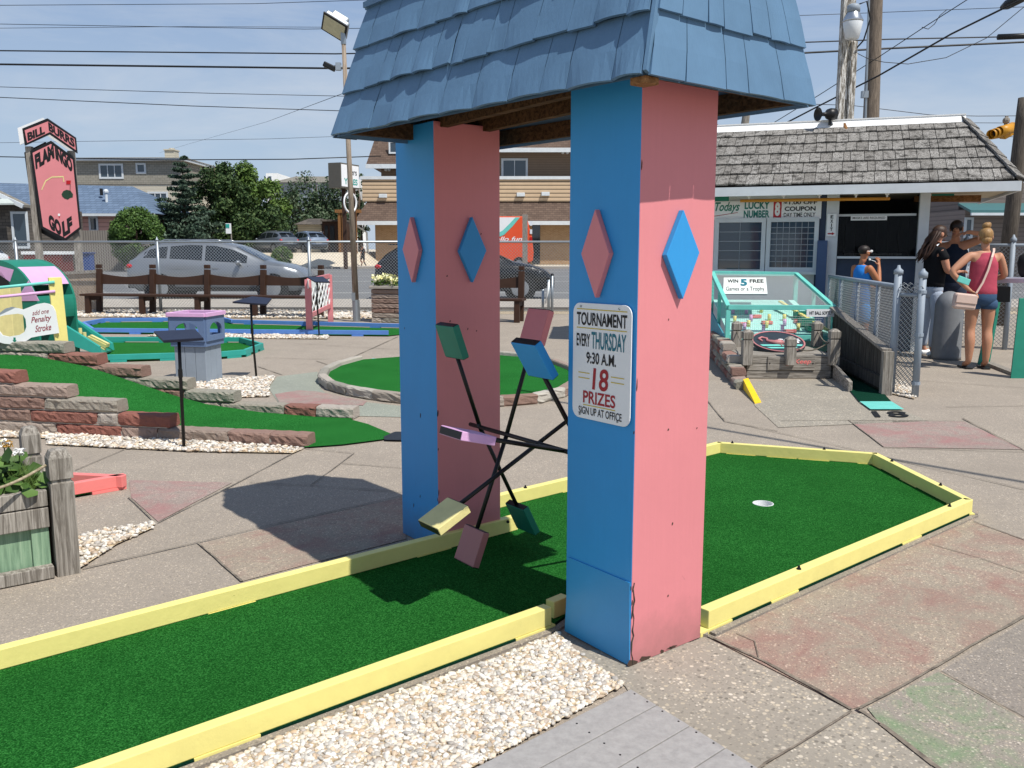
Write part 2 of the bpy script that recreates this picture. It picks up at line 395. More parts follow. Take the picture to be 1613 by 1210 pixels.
# ================================================================== GROUND
def _gravel_sheet():
    t = NT('gravel_bed'); cell = t.voro(55); rnd = t.n.new('ShaderNodeSeparateColor'); t.link(cell, rnd.inputs[0])
    k = t.ramp(rnd.outputs[0], [(0, '#a08f78'), (.3, '#cdb894'), (.55, '#e2d3b6'), (.8, '#bfa98a'), (1, '#efe7d6')])
    d = t.voro(55, out='Distance'); e = t.ramp(d, [(.35, (0,0,0)), (.8, (.8,.8,.8))]); k = t.mix(e, k, '#7d6c56')
    t.bump(d, -.8, .012); return t.done(k, .8, 0, .3)
M['gravelbed'] = _gravel_sheet()
def _sand():
    t = NT('sandy_lot'); n = t.noise(.5, 6, .6); return t.done(t.ramp(n, [(.3, '#b9ad98'), (.7, '#cfc5b2')]), .95)
M['sand'] = _sand()
cup_c = G(1202, 795, .012); CUP_R = .058
def ring(c, r, z, n=28): return [Vector((c.x + r*math.cos(2*math.pi*i/n), c.y + r*math.sin(2*math.pi*i/n), z)) for i in range(n)]
mb = MB(); mb.holed([V(-900,-60,-.02), V(900,-60,-.02), V(900,2200,-.02), V(-900,2200,-.02)], [ring(cup_c, CUP_R+.004, -.02)])
mb.build('ground', M['sand'], kind='structure')
mb = MB(); mb.holed([V(-16,-3,0), V(14,-3,0), V(14,20.3,0), V(-16,20.3,0)], [ring(cup_c, CUP_R+.004, 0)])
mb.build('pavement', M['agg'], kind='structure')
def sheet(name, pts, m, z=.004, kind='structure'):
    mb = MB(); mb.poly([G(x, y, 0) + V(0,0,z) for x, y in pts]); o = mb.build(name, m, kind=kind, fix=True)
    if o.data.polygons[0].normal.z < 0: o.data.flip_normals()
    return o
# tinted and stained slabs
sheet('concrete_slab', [(1122,1008),(1341,1119),(1363,1112),(1467,1056),(1613,972),(1720,912),(1720,888),(1533,823),(1541,806)], M['agg_red'])
sheet('concrete_slab', [(1366,1117),(1478,1060),(1613,1136),(1740,1206),(1740,1400),(1472,1209),(1388,1144)], M['agg_green'])
sheet('concrete_slab', [(1483,1058),(1613,981),(1740,909),(1740,1200),(1613,1131)], M['agg2'])
sheet('concrete_slab', [(905,1028),(1105,1012),(1124,1013),(1339,1121),(1203,1206),(1100,1275),(985,1083)], M['agg_big'])
sheet('concrete_slab', [(1341,1126),(1207,1208),(1105,1276),(1560,1276),(1470,1210),(1386,1146),(1360,1126)], M['agg_big'])
sheet('painted_patch', [(1336,663),(1519,665),(1612,709),(1392,705)], M['agg_red2'])
sheet('painted_patch', [(203,757),(366,761),(249,823),(207,785)], M['agg_red2'])
sheet('concrete_slab', [(313,858),(634,784),(640,850),(381,917)], M['agg_red'])
sheet('concrete_slab', [(423,612),(436,594),(500,586),(505,612),(520,628),(640,641),(640,658),(558,656),(552,640),(440,637)], M['agg_sage'])
sheet('painted_patch', [(433,622),(470,616),(500,618),(545,627),(578,633),(572,640),(440,636)], M['agg_red2'], .008)
sheet('concrete_slab', [(1167,602),(1312,597),(1340,616),(1430,650),(1462,664),(1226,674),(1190,641)], M['agg_big'])
jb = MB()
def joint(pts, wd=.012, z=.008):
    P = [G(x, y, 0) for x, y in pts]
    for a, b in zip(P[:-1], P[1:]):
        d = (b-a).normalized(); n_ = V(-d.y, d.x, 0)*wd*.36; o = V(0,0,z)
        k = max(1, int((b-a).length/.12)); prev = (a-n_+o, a+n_+o)      # slightly irregular edges
        for i in range(1, k+1):
            q = a.lerp(b, i/k); s1, s2 = random.uniform(.45, 1.5), random.uniform(.45, 1.5); off = n_*random.uniform(-.5,.5)
            cur = (q-n_*s1+o+off, q+n_*s2+o+off)
            jb.poly([prev[0], cur[0], cur[1], prev[1]]); prev = cur
for pts, wd in [([(119,742),(196,709)],.012), ([(202,785),(241,822)],.012), ([(249,825),(378,760),(462,715)],.012),
    ([(130,898),(309,857),(438,826),(634,783)],.012), ([(312,857),(381,918)],.014), ([(393,761),(489,766),(634,776)],.010),
    ([(489,766),(558,715),(482,708)],.010), ([(539,731),(634,738)],.010), ([(406,578),(444,591)],.016), ([(414,564),(520,567)],.016),
    ([(498,569),(522,577)],.016), ([(556,563),(627,531)],.02), ([(1114,632),(1142,665),(1225,680)],.016), ([(1336,663),(1392,705)],.014),
    ([(1230,664),(1336,663),(1519,664)],.012), ([(1516,660),(1613,710),(1680,742)],.018), ([(1392,706),(1613,713),(1700,716)],.012),
    ([(1146,665),(1331,706),(1404,724),(1613,772),(1700,792)],.010), ([(1533,823),(1613,852),(1700,884)],.009), ([(1463,858),(1540,880),(1613,905)],.006),
    ([(1116,1004),(1201,1043),(1341,1120)],.016), ([(1350,1121),(1364,1113),(1467,1057),(1532,1018),(1613,973),(1720,912)],.014),
    ([(1341,1123),(1205,1207),(1120,1262)],.012), ([(1352,1120),(1388,1144),(1472,1209),(1540,1262)],.022), ([(1481,1060),(1613,1134),(1720,1196)],.010),
    ([(1180,1035),(1195,1040),(1188,1012),(1160,1000)],.006), ([(1490,642),(1613,640)],.014), ([(1445,600),(1613,612)],.012), ([(440,540),(640,552)],.014)]:
    joint(pts, wd)
jb.build('paving_joints', M['joint'], kind='structure', fix=True)
# road, kerbs, far pavement
def rect(name, x0, x1, y0, y1, z, m, th=None):
    mb = MB()
    if th: mb.box(((x0+x1)/2, (y0+y1)/2, z-th/2), (x1-x0, y1-y0, th))
    else: mb.poly([V(x0,y0,z), V(x1,y0,z), V(x1,y1,z), V(x0,y1,z)])
    return mb.build(name, m, kind='structure')
rect('gravel', -16, 14, 20.0, 20.75, .006, M['gravelbed'])
rect('sidewalk', -60, 60, 20.8, 24.3, .10, M['concrete'], .115)
rect('road', -300, 300, 24.3, 66, .004, M['asphalt'])
rect('kerb', -300, 300, 66, 66.3, .14, M['concrete'], .15)
rect('sidewalk', -300, 300, 66.3, 70, .13, M['concrete'], .14)
mb = MB()
for Y in (29.4, 40.0, 47.5, 57):
    mb.poly([V(-120,Y,.009), V(120,Y,.009), V(120,Y+.16,.009), V(-120,Y+.16,.009)])
mb.build('road_marking', paint('#d8d8d2', .7, .2, 3), kind='structure')

# ------------------------------------------------------------------ pebbles
_ico = None
def icos(sub):
    b = bmesh.new(); bmesh.ops.create_icosphere(b, subdivisions=sub, radius=1)
    v = np.array([q.co[:] for q in b.verts]); f = np.array([[q.index for q in p.verts] for p in b.faces]); b.free(); return v, f
def in_poly(p, poly):
    x, y = p[:,0], p[:,1]; c = np.zeros(len(p), bool); n = len(poly); j = n-1
    for i in range(n):
        xi, yi = poly[i]; xj, yj = poly[j]
        c ^= ((yi > y) != (yj > y)) & (x < (xj-xi)*(y-yi)/(yj-yi+1e-12)+xi); j = i
    return c
def pebbles(pts, size, layers=1.6, sub=1, zbase=.006, name='gravel', noise=True):
    P = [G(x, y, 0) for x, y in pts]; poly = [(p.x, p.y) for p in P]; a = np.array(poly)
    lo, hi = a.min(0), a.max(0); area = (hi-lo).prod(); n = int(area/(size*size*2.4)*layers)
    q = lo + rng.random((n, 2))*(hi-lo); q = q[in_poly(q, poly)]; n = len(q)
    iv, if_ = icos(sub)
    sz = size*(.45+.75*rng.random((n, 1))**1.5); s3 = sz*np.c_[1+.5*rng.random(n), .75+.35*rng.random(n), .45+.3*rng.random(n)]
    vv = iv[None]*s3[:,None,:]*(1+.13*rng.standard_normal((n, len(iv), 1)))
    th = rng.random(n)*2*np.pi; c, s = np.cos(th), np.sin(th); tilt = rng.normal(0, .35, n)
    x, y, z = vv[...,0], vv[...,1], vv[...,2]
    y2 = y*np.cos(tilt)[:,None]-z*np.sin(tilt)[:,None]; z = y*np.sin(tilt)[:,None]+z*np.cos(tilt)[:,None]
    x2 = x*c[:,None]-y2*s[:,None]; y2 = x*s[:,None]+y2*c[:,None]
    zz = zbase + s3[:,2]*.5 + rng.random(n)*size*.7
    v = np.stack([x2+q[:,0:1], y2+q[:,1:2], z+zz[:,None]], -1).reshape(-1, 3)
    f = (if_[None]+np.arange(n)[:,None,None]*len(iv)).reshape(-1, 3)
    o = np_object(name, v, f, M['pebble'], None, True); o['kind'] = 'stuff'
    sheet('gravel_bed', pts, M['gravelbed'], .012)
    return o
pebbles([(285,1232),(560,1118),(760,1050),(880,1000),(900,1024),(940,1052),(984,1082),(720,1228)], .0092, 2.6, 2)
pebbles([(119,849),(169,836),(245,826),(238,836),(185,860),(127,898)], .014, 2.0, 1)
pebbles([(-60,676),(0,681),(130,686),(270,694),(400,703),(480,708),(462,716),(300,713),(75,702),(75,692),(-60,690)], .016, 1.8, 1)
pebbles([(283,600),(434,594),(423,612),(424,626),(300,630),(260,616)], .018, 1.8, 1)
pebbles([(230,530),(300,522),(520,531),(515,535),(300,533)], .022, 1.4, 1)
pebbles([(100,500),(590,503),(590,492),(100,489)], .035, 1.2, 1)
pebbles([(1405,622),(1440,630),(1446,622),(1420,600),(1400,600)], .014, 1.5, 1)

# ------------------------------------------------------------------ grey deck boards at the bottom
zt = .035
P0, Pl, Pr = G(993,1085,zt), G(745,1210,zt), G(1195,1210,zt)
dl, dr = (Pl-P0).normalized(), (Pr-P0).normalized()
deck = thing('boardwalk', 'grey composite deck boards with dark screws beside the white pebbles', 'boardwalk', tuple(P0*1 - V(0,0,zt)))
_cm = NT('composite_board'); _cn = _cm.noise(30, 6, .7, _cm.obj((1,1,1))); _cm.bump(_cm.noise(160, 3), .12, .003)
M['composite'] = _cm.done(_cm.ramp(_cn, [(.3, '#8d8a88'), (.7, '#a29f9c')]), .8, 0, .2)
seams = [0] + [(G(x,y,zt)-P0).dot(dr) for x, y in ((1033,1111),(1079,1146),(1135,1181))]
wb = seams[3]-seams[2]; seams += [seams[3]+wb*k for k in (1, 2, 3, 4)]
for i in range(len(seams)-1):
    a, b = P0 + dr*(seams[i]+.002), P0 + dr*(seams[i+1]-.002)
    mb = MB(); mb.prism([a-V(0,0,.028), a+dl*1.3-V(0,0,.028), b+dl*1.3-V(0,0,.028), b-V(0,0,.028)], (0,0,.028))
    bd = mb.build('board', M['composite'], deck, bevel=.002)
    for f in (.25, .75):
        q = a.lerp(b, f); 
        for dd in (.012, .28):
            s = MB(); s.cyl(q+dl*dd-V(0,0,.001), q+dl*dd+V(0,0,.0012), .0032, n=8); s.build('screw', M['black'], bd)

# ================================================================== PUTTING LANE with yellow rails
ZT, ZB = .092, .019
lane = thing('putting_lane', 'long putting lane of green turf with yellow rails passing under the pavilion', 'mini golf hole', tuple(G(900, 900)))
def g(x, y, z=ZT): return G(x, y, z)
xy = lambda p, z: V(p.x, p.y, z)
far0, far1 = g(-160,1056), g(807,810); farb0, farb1 = g(770,780), g(1130,695.4)
bk1, rt1 = g(1382,713), g(1533,787); fr1 = g(1117,962.3); ff1, ff0 = g(869,956.3), g(-160,1321.5)
sp0, sp1 = g(873,947), g(897,937)
outline = [ff0, ff1, sp1, fr1, rt1, bk1, farb1, farb0, far1, far0]
T_ = MB(); T_.holed([xy(p, .018) for p in outline], [ring(cup_c, CUP_R, .018)]); T_.build('turf', M['turf'], lane)
B_ = MB()
def skirt(pts, z0, z1, mbx):
    for i in range(len(pts)):
        a, b = pts[i], pts[(i+1) % len(pts)]; mbx.poly([xy(a,z0), xy(b,z0), xy(b,z1), xy(a,z1)])
cen = sum((Vector((p.x,p.y,0)) for p in outline), Vector())/len(outline)
skirt(outline, .0, .018, B_); B_.build('turf_edge', M['turfdark'], lane)
C_ = MB()
for a, b in zip(outline, outline[1:]+outline[:1]):       # rough concrete lip below the turf
    if (a-b).length < .1: continue
    d = (b-a).normalized(); n_ = V(d.y, -d.x, 0)
    C_.prism([xy(a,0)+n_*.006, xy(b,0)+n_*.006, xy(b,0)+n_*.034, xy(a,0)+n_*.034], (0,0,.011))
C_.build('concrete_lip', M['agg2'], lane)
c_ = MB(); nr = 28
rg = ring(cup_c, CUP_R, .0205, nr); rg2 = ring(cup_c, CUP_R-.004, .0205, nr); lw = ring(cup_c, CUP_R-.004, -.10, nr); rg0 = ring(cup_c, CUP_R, .012, nr)
for i in range(nr):
    j = (i+1) % nr; c_.poly([rg[i], rg[j], rg2[j], rg2[i]]); c_.poly([rg2[i], rg2[j], lw[j], lw[i]]); c_.poly([rg0[i], rg0[j], rg[j], rg[i]])
c_.poly(lw); c_.build('cup', M['white'], lane, True)
# turf between the pavilion pillars narrows the lane: rails
def rail(p0, p1, inward, blocks=(), bolts=(), m=M['yellow'], th=.045, zt=ZT, zb=ZB, parent=None, name='rail', blk=.20, bevel=.003):
    d = xy(p1-p0, 0).normalized(); n_ = V(-d.y, d.x, 0)*inward
    mb = MB(); a, b = xy(p0, zb), xy(p1, zb)
    pts = [a, b, b+n_*th, a+n_*th]; mb.prism(pts, (0,0,zt-zb)); r = mb.build(name, m, parent, bevel=bevel)
    L_ = xy(p1-p0, 0).length
    for f in blocks:
        k = MB(); c = a + d*(L_*f); e = d*blk/2
        k.prism([c-e-n_*.004-V(0,0,zb-.001), c+e-n_*.004-V(0,0,zb-.001), c+e+n_*(th+.004)-V(0,0,zb-.001), c-e+n_*(th+.004)-V(0,0,zb-.001)], (0,0,zb-.0015)); k.build('block', m, r)
    for f in bolts:
        k = MB(); c = xy(p0, zt) + d*(L_*f) + n_*th*.5; k.cyl(c, c+V(0,0,.006), .011, .009, 8); k.cyl(c+V(0,0,.006), c+V(0,0,.016), .006, .005, 6); k.build('bolt', M['blackmetal'], r)
    return r
rail(far0, far1, -1, (.06, .42, .80), (), parent=lane)
rail(farb0, farb1, -1, (.30, .8), (.12,), parent=lane)
rail(farb1, bk1, -1, (.16, .42, .62, .98), (.1, .68), parent=lane)
rail(bk1, rt1, -1, (.05, .45, .93), (.22, .74), parent=lane)
rail(rt1, fr1, -1, (.30, .78, .98), (.10, .72), parent=lane, th=.05)
rail(ff1, ff0, -1, (.04, .62), (), parent=lane)
rail(sp1, sp0, -1, (), (), parent=lane, zt=.087)
for px in ((722,851),(800,822)):                          # carriage bolts on the inner face of the far rail
    q = D(px[0], px[1], (far0.lerp(far1,.97 if px[0]>750 else .90)).y-.047); s = MB(); s.ball(q, (.009,.004,.009), 8, 4); s.build('bolt', M['blackmetal'], lane)

# ================================================================== PAVILION
pav = thing('pavilion', 'blue shingled pavilion roof on two square blue and pink pillars over the lane', 'pavilion', tuple(G(900, 950)))
nL, nC, nR = G(890.7,996.7), G(992.4,1051.5), G(1103.3,1006)
e1, e2 = nL-nC, nR-nC; nF = nL+e2
fL = G(634.4,840.4); fC = fL-e1; fR = fC+e2; fF = fL+e2
ZE, ZTOP = 1.94, 2.5
rN, rL, rR = G(1016.7,119.5,ZE), G(527.4,216.6,ZE), G(1279.4,169,ZE); rF = rL+rR-rN
u = (rL-rN).normalized(); v = (rR-rN).normalized()
iu, iv = .05, .157
tN, tL, tR, tF = [p + V(0,0,ZTOP-ZE) for p in (rN+u*iu+v*iv, rL-u*iu+v*iv, rR+u*iu-v*iv, rF-u*iu-v*iv)]
def pillar(c0, l0, r0, f0, base=0.0, rot=0.0):
    mb = MB(); H_ = 2.02
    pts = [c0, r0, f0, l0]; b = [xy(p, base) for p in pts]; t = [xy(p, H_) for p in pts]
    o = len(mb.v); mb.v += [tuple(p) for p in b+t]
    mb.f += [(0,1,5,4), (1,2,6,5), (2,3,7,6), (3,0,4,7), (4,5,6,7)]; mb.m += [1, 0, 1, 0, 0]
    return mb.build('pillar', [M['blue'], M['pink']], pav, bevel=.004, fix=True)
pl1 = pillar(nC, nL, nR, nF, .006); pl2 = pillar(fC, fL, fR, fF, .004)
def on_plane(px, P, n_):
    d = ray(*px); t = (P - V(0,0,CH)).dot(n_)/d.dot(n_); return V(0,0,CH)+d*t
n_left = V(-e1.y, e1.x, 0).normalized(); n_left = n_left if n_left.y < 0 else -n_left       # outward of the blue face
n_right = V(-e2.y, e2.x, 0).normalized(); n_right = n_right if n_right.y < 0 else -n_right
def diamond(px, P, n_, m, par):
    pts = [on_plane(q, P, n_) + n_*.001 for q in px]
    mb = MB(); mb.prism(pts, n_*.022); mb.build('diamond', m, par, bevel=.002)
diamond([(945,330),(967,399),(945,469),(923,400)], nC, n_left, M['pink'], pl1)
diamond([(1069,331),(1094,398),(1068,471),(1042,402)], nC, n_right, M['blue'], pl1)
diamond([(652.5,342),(666,394),(655,445),(640.5,393)], fC, n_left, M['pink'], pl2)
diamond([(740,342),(762,395),(741,445),(720,396)], fC, n_right, M['blue'], pl2)
# kick panel on the near blue face, cracked edge trim
a, b = on_plane((897,877.5), nC, n_left), on_plane((993.5,918), nC, n_left)
mb = MB(); mb.prism([xy(nL,.008)+n_left*.0005, xy(nC,.008)+n_left*.0005, b+n_left*.0005, a+n_left*.0005], n_left*.004); mb.build('kick_panel', paint('#3390cc', .42, .08, 3, .1, 60), pl1, fix=True)
mb = MB(); P = [xy(nC, .008+.30*q/14)+n_right*.0015+e2.normalized()*(.008+random.uniform(-.004,.006)) for q in range(15)]
mb.tube(P, [.0012+random.uniform(0,.0022) for _ in P], 5); mb.build('crack', M['wooddark'], pl1)
chip_m = paint('#4a3a30', .8, .3, 40)
def chip(P, d, n_, L_, w_, par):                 # a flake of missing paint on a board
    sd_ = d.cross(n_).normalized(); pts = [P+d*(L_*a)+sd_*(w_*b)+n_*.0006 for a, b in ((-.5,-.1),(-.3,random.uniform(-.6,-.3)),(.1,random.uniform(-.5,-.2)),(.5,0),(.25,random.uniform(.3,.6)),(-.2,random.uniform(.2,.5)))]
    mb = MB(); mb.prism(pts, n_*.0006); mb.build('paint_chip', chip_m, par, fix=True)
rc = random.Random(11); zv = V(0,0,1)
for pl_o, cc, ll, rr_, n_ in ((pl1, nC, nL, nR, 9), (pl2, fC, fL, fR, 13)):
    for _ in range(n_):
        z_ = rc.choice((rc.uniform(.03,.35), rc.uniform(.05,1.75))); 
        if rc.random() < .5: chip(xy(cc, z_)+(rr_-cc).normalized()*.004, zv, n_right, rc.uniform(.012,.05), rc.uniform(.004,.010), pl_o)
        else: chip(xy(cc, z_)+(ll-cc).normalized()*(.004 if rc.random() < .6 else rc.uniform(.05,.3)), zv, n_left, rc.uniform(.008,.03), rc.uniform(.004,.009), pl_o)
    for _ in range(5): chip(xy(cc, rc.uniform(.2,1.7))+(rr_-cc)*rc.uniform(.15,.9), zv, n_right, rc.uniform(.006,.012), rc.uniform(.005,.008), pl_o)
    for _ in range(5): chip(xy(cc, .012)+(rr_-cc)*rc.uniform(.03,.95), (rr_-cc).normalized(), n_right, rc.uniform(.02,.06), rc.uniform(.010,.03), pl_o)
# roof
core = MB(); ins = .012
cb = [p.lerp((rN+rF)/2, ins) for p in (rN, rR, rF, rL)]; ct = [p.lerp((tN+tF)/2, ins*1.5) for p in (tN, tR, tF, tL)]
for i in range(4):
    j = (i+1) % 4; core.poly([cb[i], cb[j], ct[j], ct[i]])
core.poly(ct)
roof = core.build('roof', [M['roofblue']], pav, fix=True)
def shingle_face(a, b, at, bt, rows, seed, lift=.012, nseg=5):
    rnd = random.Random(seed); n_ = (b-a).cross(at-a).normalized(); mid = (rN+rF)/2
    if n_.dot((a+b)/2-mid) < 0: n_ = -n_
    mb = MB(); H = (at-a).length
    for r in range(rows):
        t0, t1 = r/rows, min((r+1.06)/rows, 1.0); s = 0.0; Lr = (b-a).length
        while s < 1-1e-6:
            w_ = rnd.choice([.09,.12,.14,.17,.2])/Lr; e = s+w_
            if 1-e < .05: e = 1
            lf = [rnd.uniform(0, lift) for _ in range(2)]; bulge = rnd.uniform(-.3, 1)*lift*1.3; drop = rnd.uniform(-.006,.006); gap = .0012/Lr
            top, bot = [], []
            for k in range(nseg+1):
                q = s+gap + (e-s-2*gap)*k/nseg; f = k/nseg
                off = .016 + lf[0]*(1-f)+lf[1]*f + bulge*math.sin(math.pi*f)
                pb = a.lerp(b, q).lerp(at.lerp(bt, q), t0) + (at-a).normalized()*(drop if r else drop*.4) + n_*off
                pt = a.lerp(b, q).lerp(at.lerp(bt, q), t1) + n_*.004
                pm = a.lerp(b, q).lerp(at.lerp(bt, q), t0*.55+t1*.45) + n_*(.010+.25*off)
                top.append((pb, pm, pt)); bot.append(pb - n_*.011)
            for k in range(nseg):
                A, B = top[k], top[k+1]
                mb.poly([A[0], B[0], B[1], A[1]]); mb.poly([A[1], B[1], B[2], A[2]]); mb.poly([bot[k], bot[k+1], B[0], A[0]])
            mb.poly([bot[0], top[0][0], top[0][1]]); mb.poly([bot[-1], top[-1][1], top[-1][0]])
            s = e
    mb.build('shingle_course', M['roofblue'], roof)
shingle_face(rN, rL, tN, tL, 3, 3, .011); shingle_face(rR, rN, tR, tN, 3, 5, .005)
shingle_face(rL, rF, tL, tF, 3, 8); shingle_face(rF, rR, tF, tR, 3, 9)
mb = MB()
for p, q in ((tN,tL),(tR,tN),(tL,tF),(tF,tR)): mb.beam(p+V(0,0,.012), q+V(0,0,.012), .05, .024)
mb.build('cap_board', M['roofblue'], roof)
mb = MB(); mb.beam(rN+V(0,0,.01)-u*.004, tN-u*.012-v*.012, .012, .03); mb.build('corner_board', M['roofblue'], roof)
# soffit carpentry
inn = lambda p, k: p.lerp(V((rN.x+rF.x)/2, (rN.y+rF.y)/2, p.z), k)
mb = MB(); s4 = [inn(p, .17)+V(0,0,.20) for p in (rN, rR, rF, rL)]; mb.poly(s4); mb.build('ceiling', M['darksoffit'], pav)
mb = MB()
cc4 = [inn(p, .055)+V(0,0,.048) for p in (rN, rR, rF, rL)]
for i in range(4): mb.beam(cc4[i], cc4[(i+1) % 4], .03, .07)
mb.build('eave_frame', M['darksoffit'], pav)
mid_a, mid_b = (nC+nR+nL+nF)/4, (fC+fR+fL+fF)/4
for off in (-.12, .12):
    q = e2.normalized()*off; mb = MB(); mb.beam(xy(mid_a, ZE+.12)+q, xy(mid_b, ZE+.12)+q, .04, .13); mb.build('beam', M['darksoffit'], pav)
for f in (.25, .45, .62, .8):
    mb = MB(); a = rN.lerp(rL, f)+V(0,0,.165); b = rR.lerp(rF, f)+V(0,0,.165); mb.beam(a.lerp(b,.14), a.lerp(b,.86), .035, .06); mb.build('joist', M['fresh_wood'], pav)
mb = MB(); mb.box(rN+u*.03+v*.03-V(0,0,.008), (.06,.06,.022), math.atan2(u.y,u.x)); mb.build('corner_block', M['fresh_wood'], pav, bevel=.003)
mb = MB(); mb.lathe(rN.lerp(rL,.3).lerp(rF,.3)+V(0,0,.16), [(.03,-.003),(.034,0),(.03,.003)], 14, axis=Matrix.Rotation(R(80),3,'Y')); mb.build('hook_ring', M['blackmetal'], pav)

# ------------------------------------------------------------------ tournament sign on the near pillar
off = n_left*.006
TL, TR, BL, BR = [on_plane(q, nC+off, n_left) for q in ((904.6,476),(993,484.5),(897.2,656),(990.5,674))]
sx, sy = ((TR-TL)+(BR-BL))/2, ((BL-TL)+(BR-TR))/2; SW, SH = sx.length, sy.length; sx = sx.normalized(); sy = V(0,0,-1); SO = TL.lerp(BL,0)
sgn = thing('tournament_sign', 'white tournament sign with rounded corners screwed to the near blue pillar face', 'sign', tuple(BL))
def SP(a, b, o=0.0): return SO + sx*(a*SW) + sy*(b*SH) + n_left*o
def rrect(W_, H_, r, n=5):
    pts = []
    for cx, cy, a0 in ((W_-r, r, -90), (W_-r, H_-r, 0), (r, H_-r, 90), (r, r, 180)):
        for k in range(n+1):
            th = R(a0+90*k/n); pts.append((cx+r*math.cos(th), cy+r*math.sin(th)))
    return pts
mb = MB(); mb.prism([SO+sx*a+sy*b for a, b in rrect(SW, SH, .035)], n_left*.004); mb.build('board', M['signwhite'], sgn, bevel=.001)
ink, tealink, redink, gold = paint('#141416', .5, .05), paint('#1f6f80', .5, .05), paint('#a3222c', .5, .05), paint('#cdb43a', .5, .05)
def sline(s, x0, x1, y0, y1, m, **k): text(s, sgn, SP(x0, y1, .0052), sx, -sy, (x1-x0)*SW, (y1-y0)*SH, m, **k)
sline('TOURNAMENT', .07, .93, .078, .19, ink, bold=.025); sline('EVERY', .07, .31, .262, .372, ink, bold=.02); sline('THURSDAY', .335, .92, .238, .385, tealink, bold=.02)
sline('9:30 A.M.', .25, .76, .415, .515, ink, bold=.02); sline('18', .36, .64, .545, .735, redink, bold=.02, shear=.08); sline('PRIZES', .20, .76, .752, .862, redink, bold=.02)
sline('SIGN UP AT OFFICE', .12, .87, .895, .962, ink, bold=.012)
for x0, x1, y in ((.07,.93,.052),(.07,.93,.212),(.11,.31,.60),(.11,.31,.645),(.68,.90,.60),(.68,.90,.645),(.20,.76,.878)):
    mb = MB(); mb.poly([SP(x0,y+.004,.0052), SP(x1,y+.004,.0052), SP(x1,y-.004,.0052), SP(x0,y-.004,.0052)]); mb.build('gold_rule', gold, sgn)
for a, b in ((.14,.03),(.80,.03),(.14,.968),(.80,.968)):
    mb = MB(); mb.cyl(SP(a,b,.003), SP(a,b,.007), .005, .004, 8); mb.build('screw', M['galv'], sgn)

# ------------------------------------------------------------------ spinning paddles
uu = e1.normalized(); vv = e2.normalized()
A0 = xy((nL+nF)/2, 0); A0.z = D(895, 720, A0.y).z - .02
def axle_at(px):      # axle point seen at pixel column px
    best = min((abs(proj_x(A0+uu*t)-px), t) for t in np.arange(0, 1.2, .005)); return A0+uu*best[1]
def proj_x(P):
    q = P-V(0,0,CH); return 806.5+F*q.x/(q.y*cp-q.z*sp)
spin = thing('paddle_spinner', 'horizontal axle of crossed black rods with coloured wooden paddles between the pillars', 'paddle spinner', tuple(A0))
end = axle_at(741); mb = MB(); mb.cyl(A0, end, .010, n=10); mb.build('axle', M['black'], spin, True)
def arm(c, r, m, vis=True):
    L_ = r.length; d = r.normalized(); mb = MB(); mb.cyl(c-d*.02, c+d*(L_-.03), .0095, n=8); rd = mb.build('rod', M['black'], spin, True)
    q = c+d*L_; nn = d.cross(uu).normalized(); mb = MB()
    rot = Matrix((d, uu, nn)).transposed(); mb.box(q, (.155, .15, .034), rot=rot); mb.build('paddle', m, rd, bevel=.003)
    for e_ in (-1, 1): k = MB(); k.box(q+d*.079*e_, (.0025,.142,.028), rot=rot); k.build('dark_edge', M['black'], rd)
for px, a, b, ma, mb_ in ((756,(712,537),(823,815),M['green_paint'],M['green_paint']), (798,(845,515),(743,860),M['pink'],M['pink']),
                          (848,(700,813),None,M['paleyellow'],M['paleyellow']), (889,(737,686),None,M['lilac'],M['lilac']), (924,(842,565),None,M['blue'],M['blue'])):
    c = axle_at(px); ra = on_plane(a, c, uu)-c; arm(c, ra, ma)
    arm(c, (on_plane(b, c, uu)-c) if b else -ra, mb_)
# ================================================================== helpers for plane panels
def panel(mbx, o, xd, yd, outer, holes, th, mi=0):
    """flat panel with holes: 2-D outlines in the plane (o, xd, yd), given thickness"""
    xd, yd = Vector(xd).normalized(), Vector(yd).normalized(); n_ = xd.cross(yd)
    P = lambda q, k: Vector(o) + xd*q[0] + yd*q[1] + n_*k
    polys = [[Vector((a, b, 0)) for a, b in pl] for pl in [outer]+holes]; flat = [p for q in polys for p in q]
    tr = geometry.tessellate_polygon(polys)
    for k, fl in ((0, True), (th, False)):
        base = len(mbx.v); mbx.v += [tuple(P(p, k)) for p in flat]
        for t in tr:
            a, b, c = flat[t[0]], flat[t[1]], flat[t[2]]; ccw = (b-a).cross(c-a).z > 0
            t2 = tuple(base+i for i in t); mbx.f.append(t2 if ccw != fl else t2[::-1]); mbx.m.append(mi)
    for pl in [outer]+holes:
        for i in range(len(pl)):
            a, b = pl[i], pl[(i+1) % len(pl)]; mbx.poly([P(a,0), P(b,0), P(b,th), P(a,th)], mi)
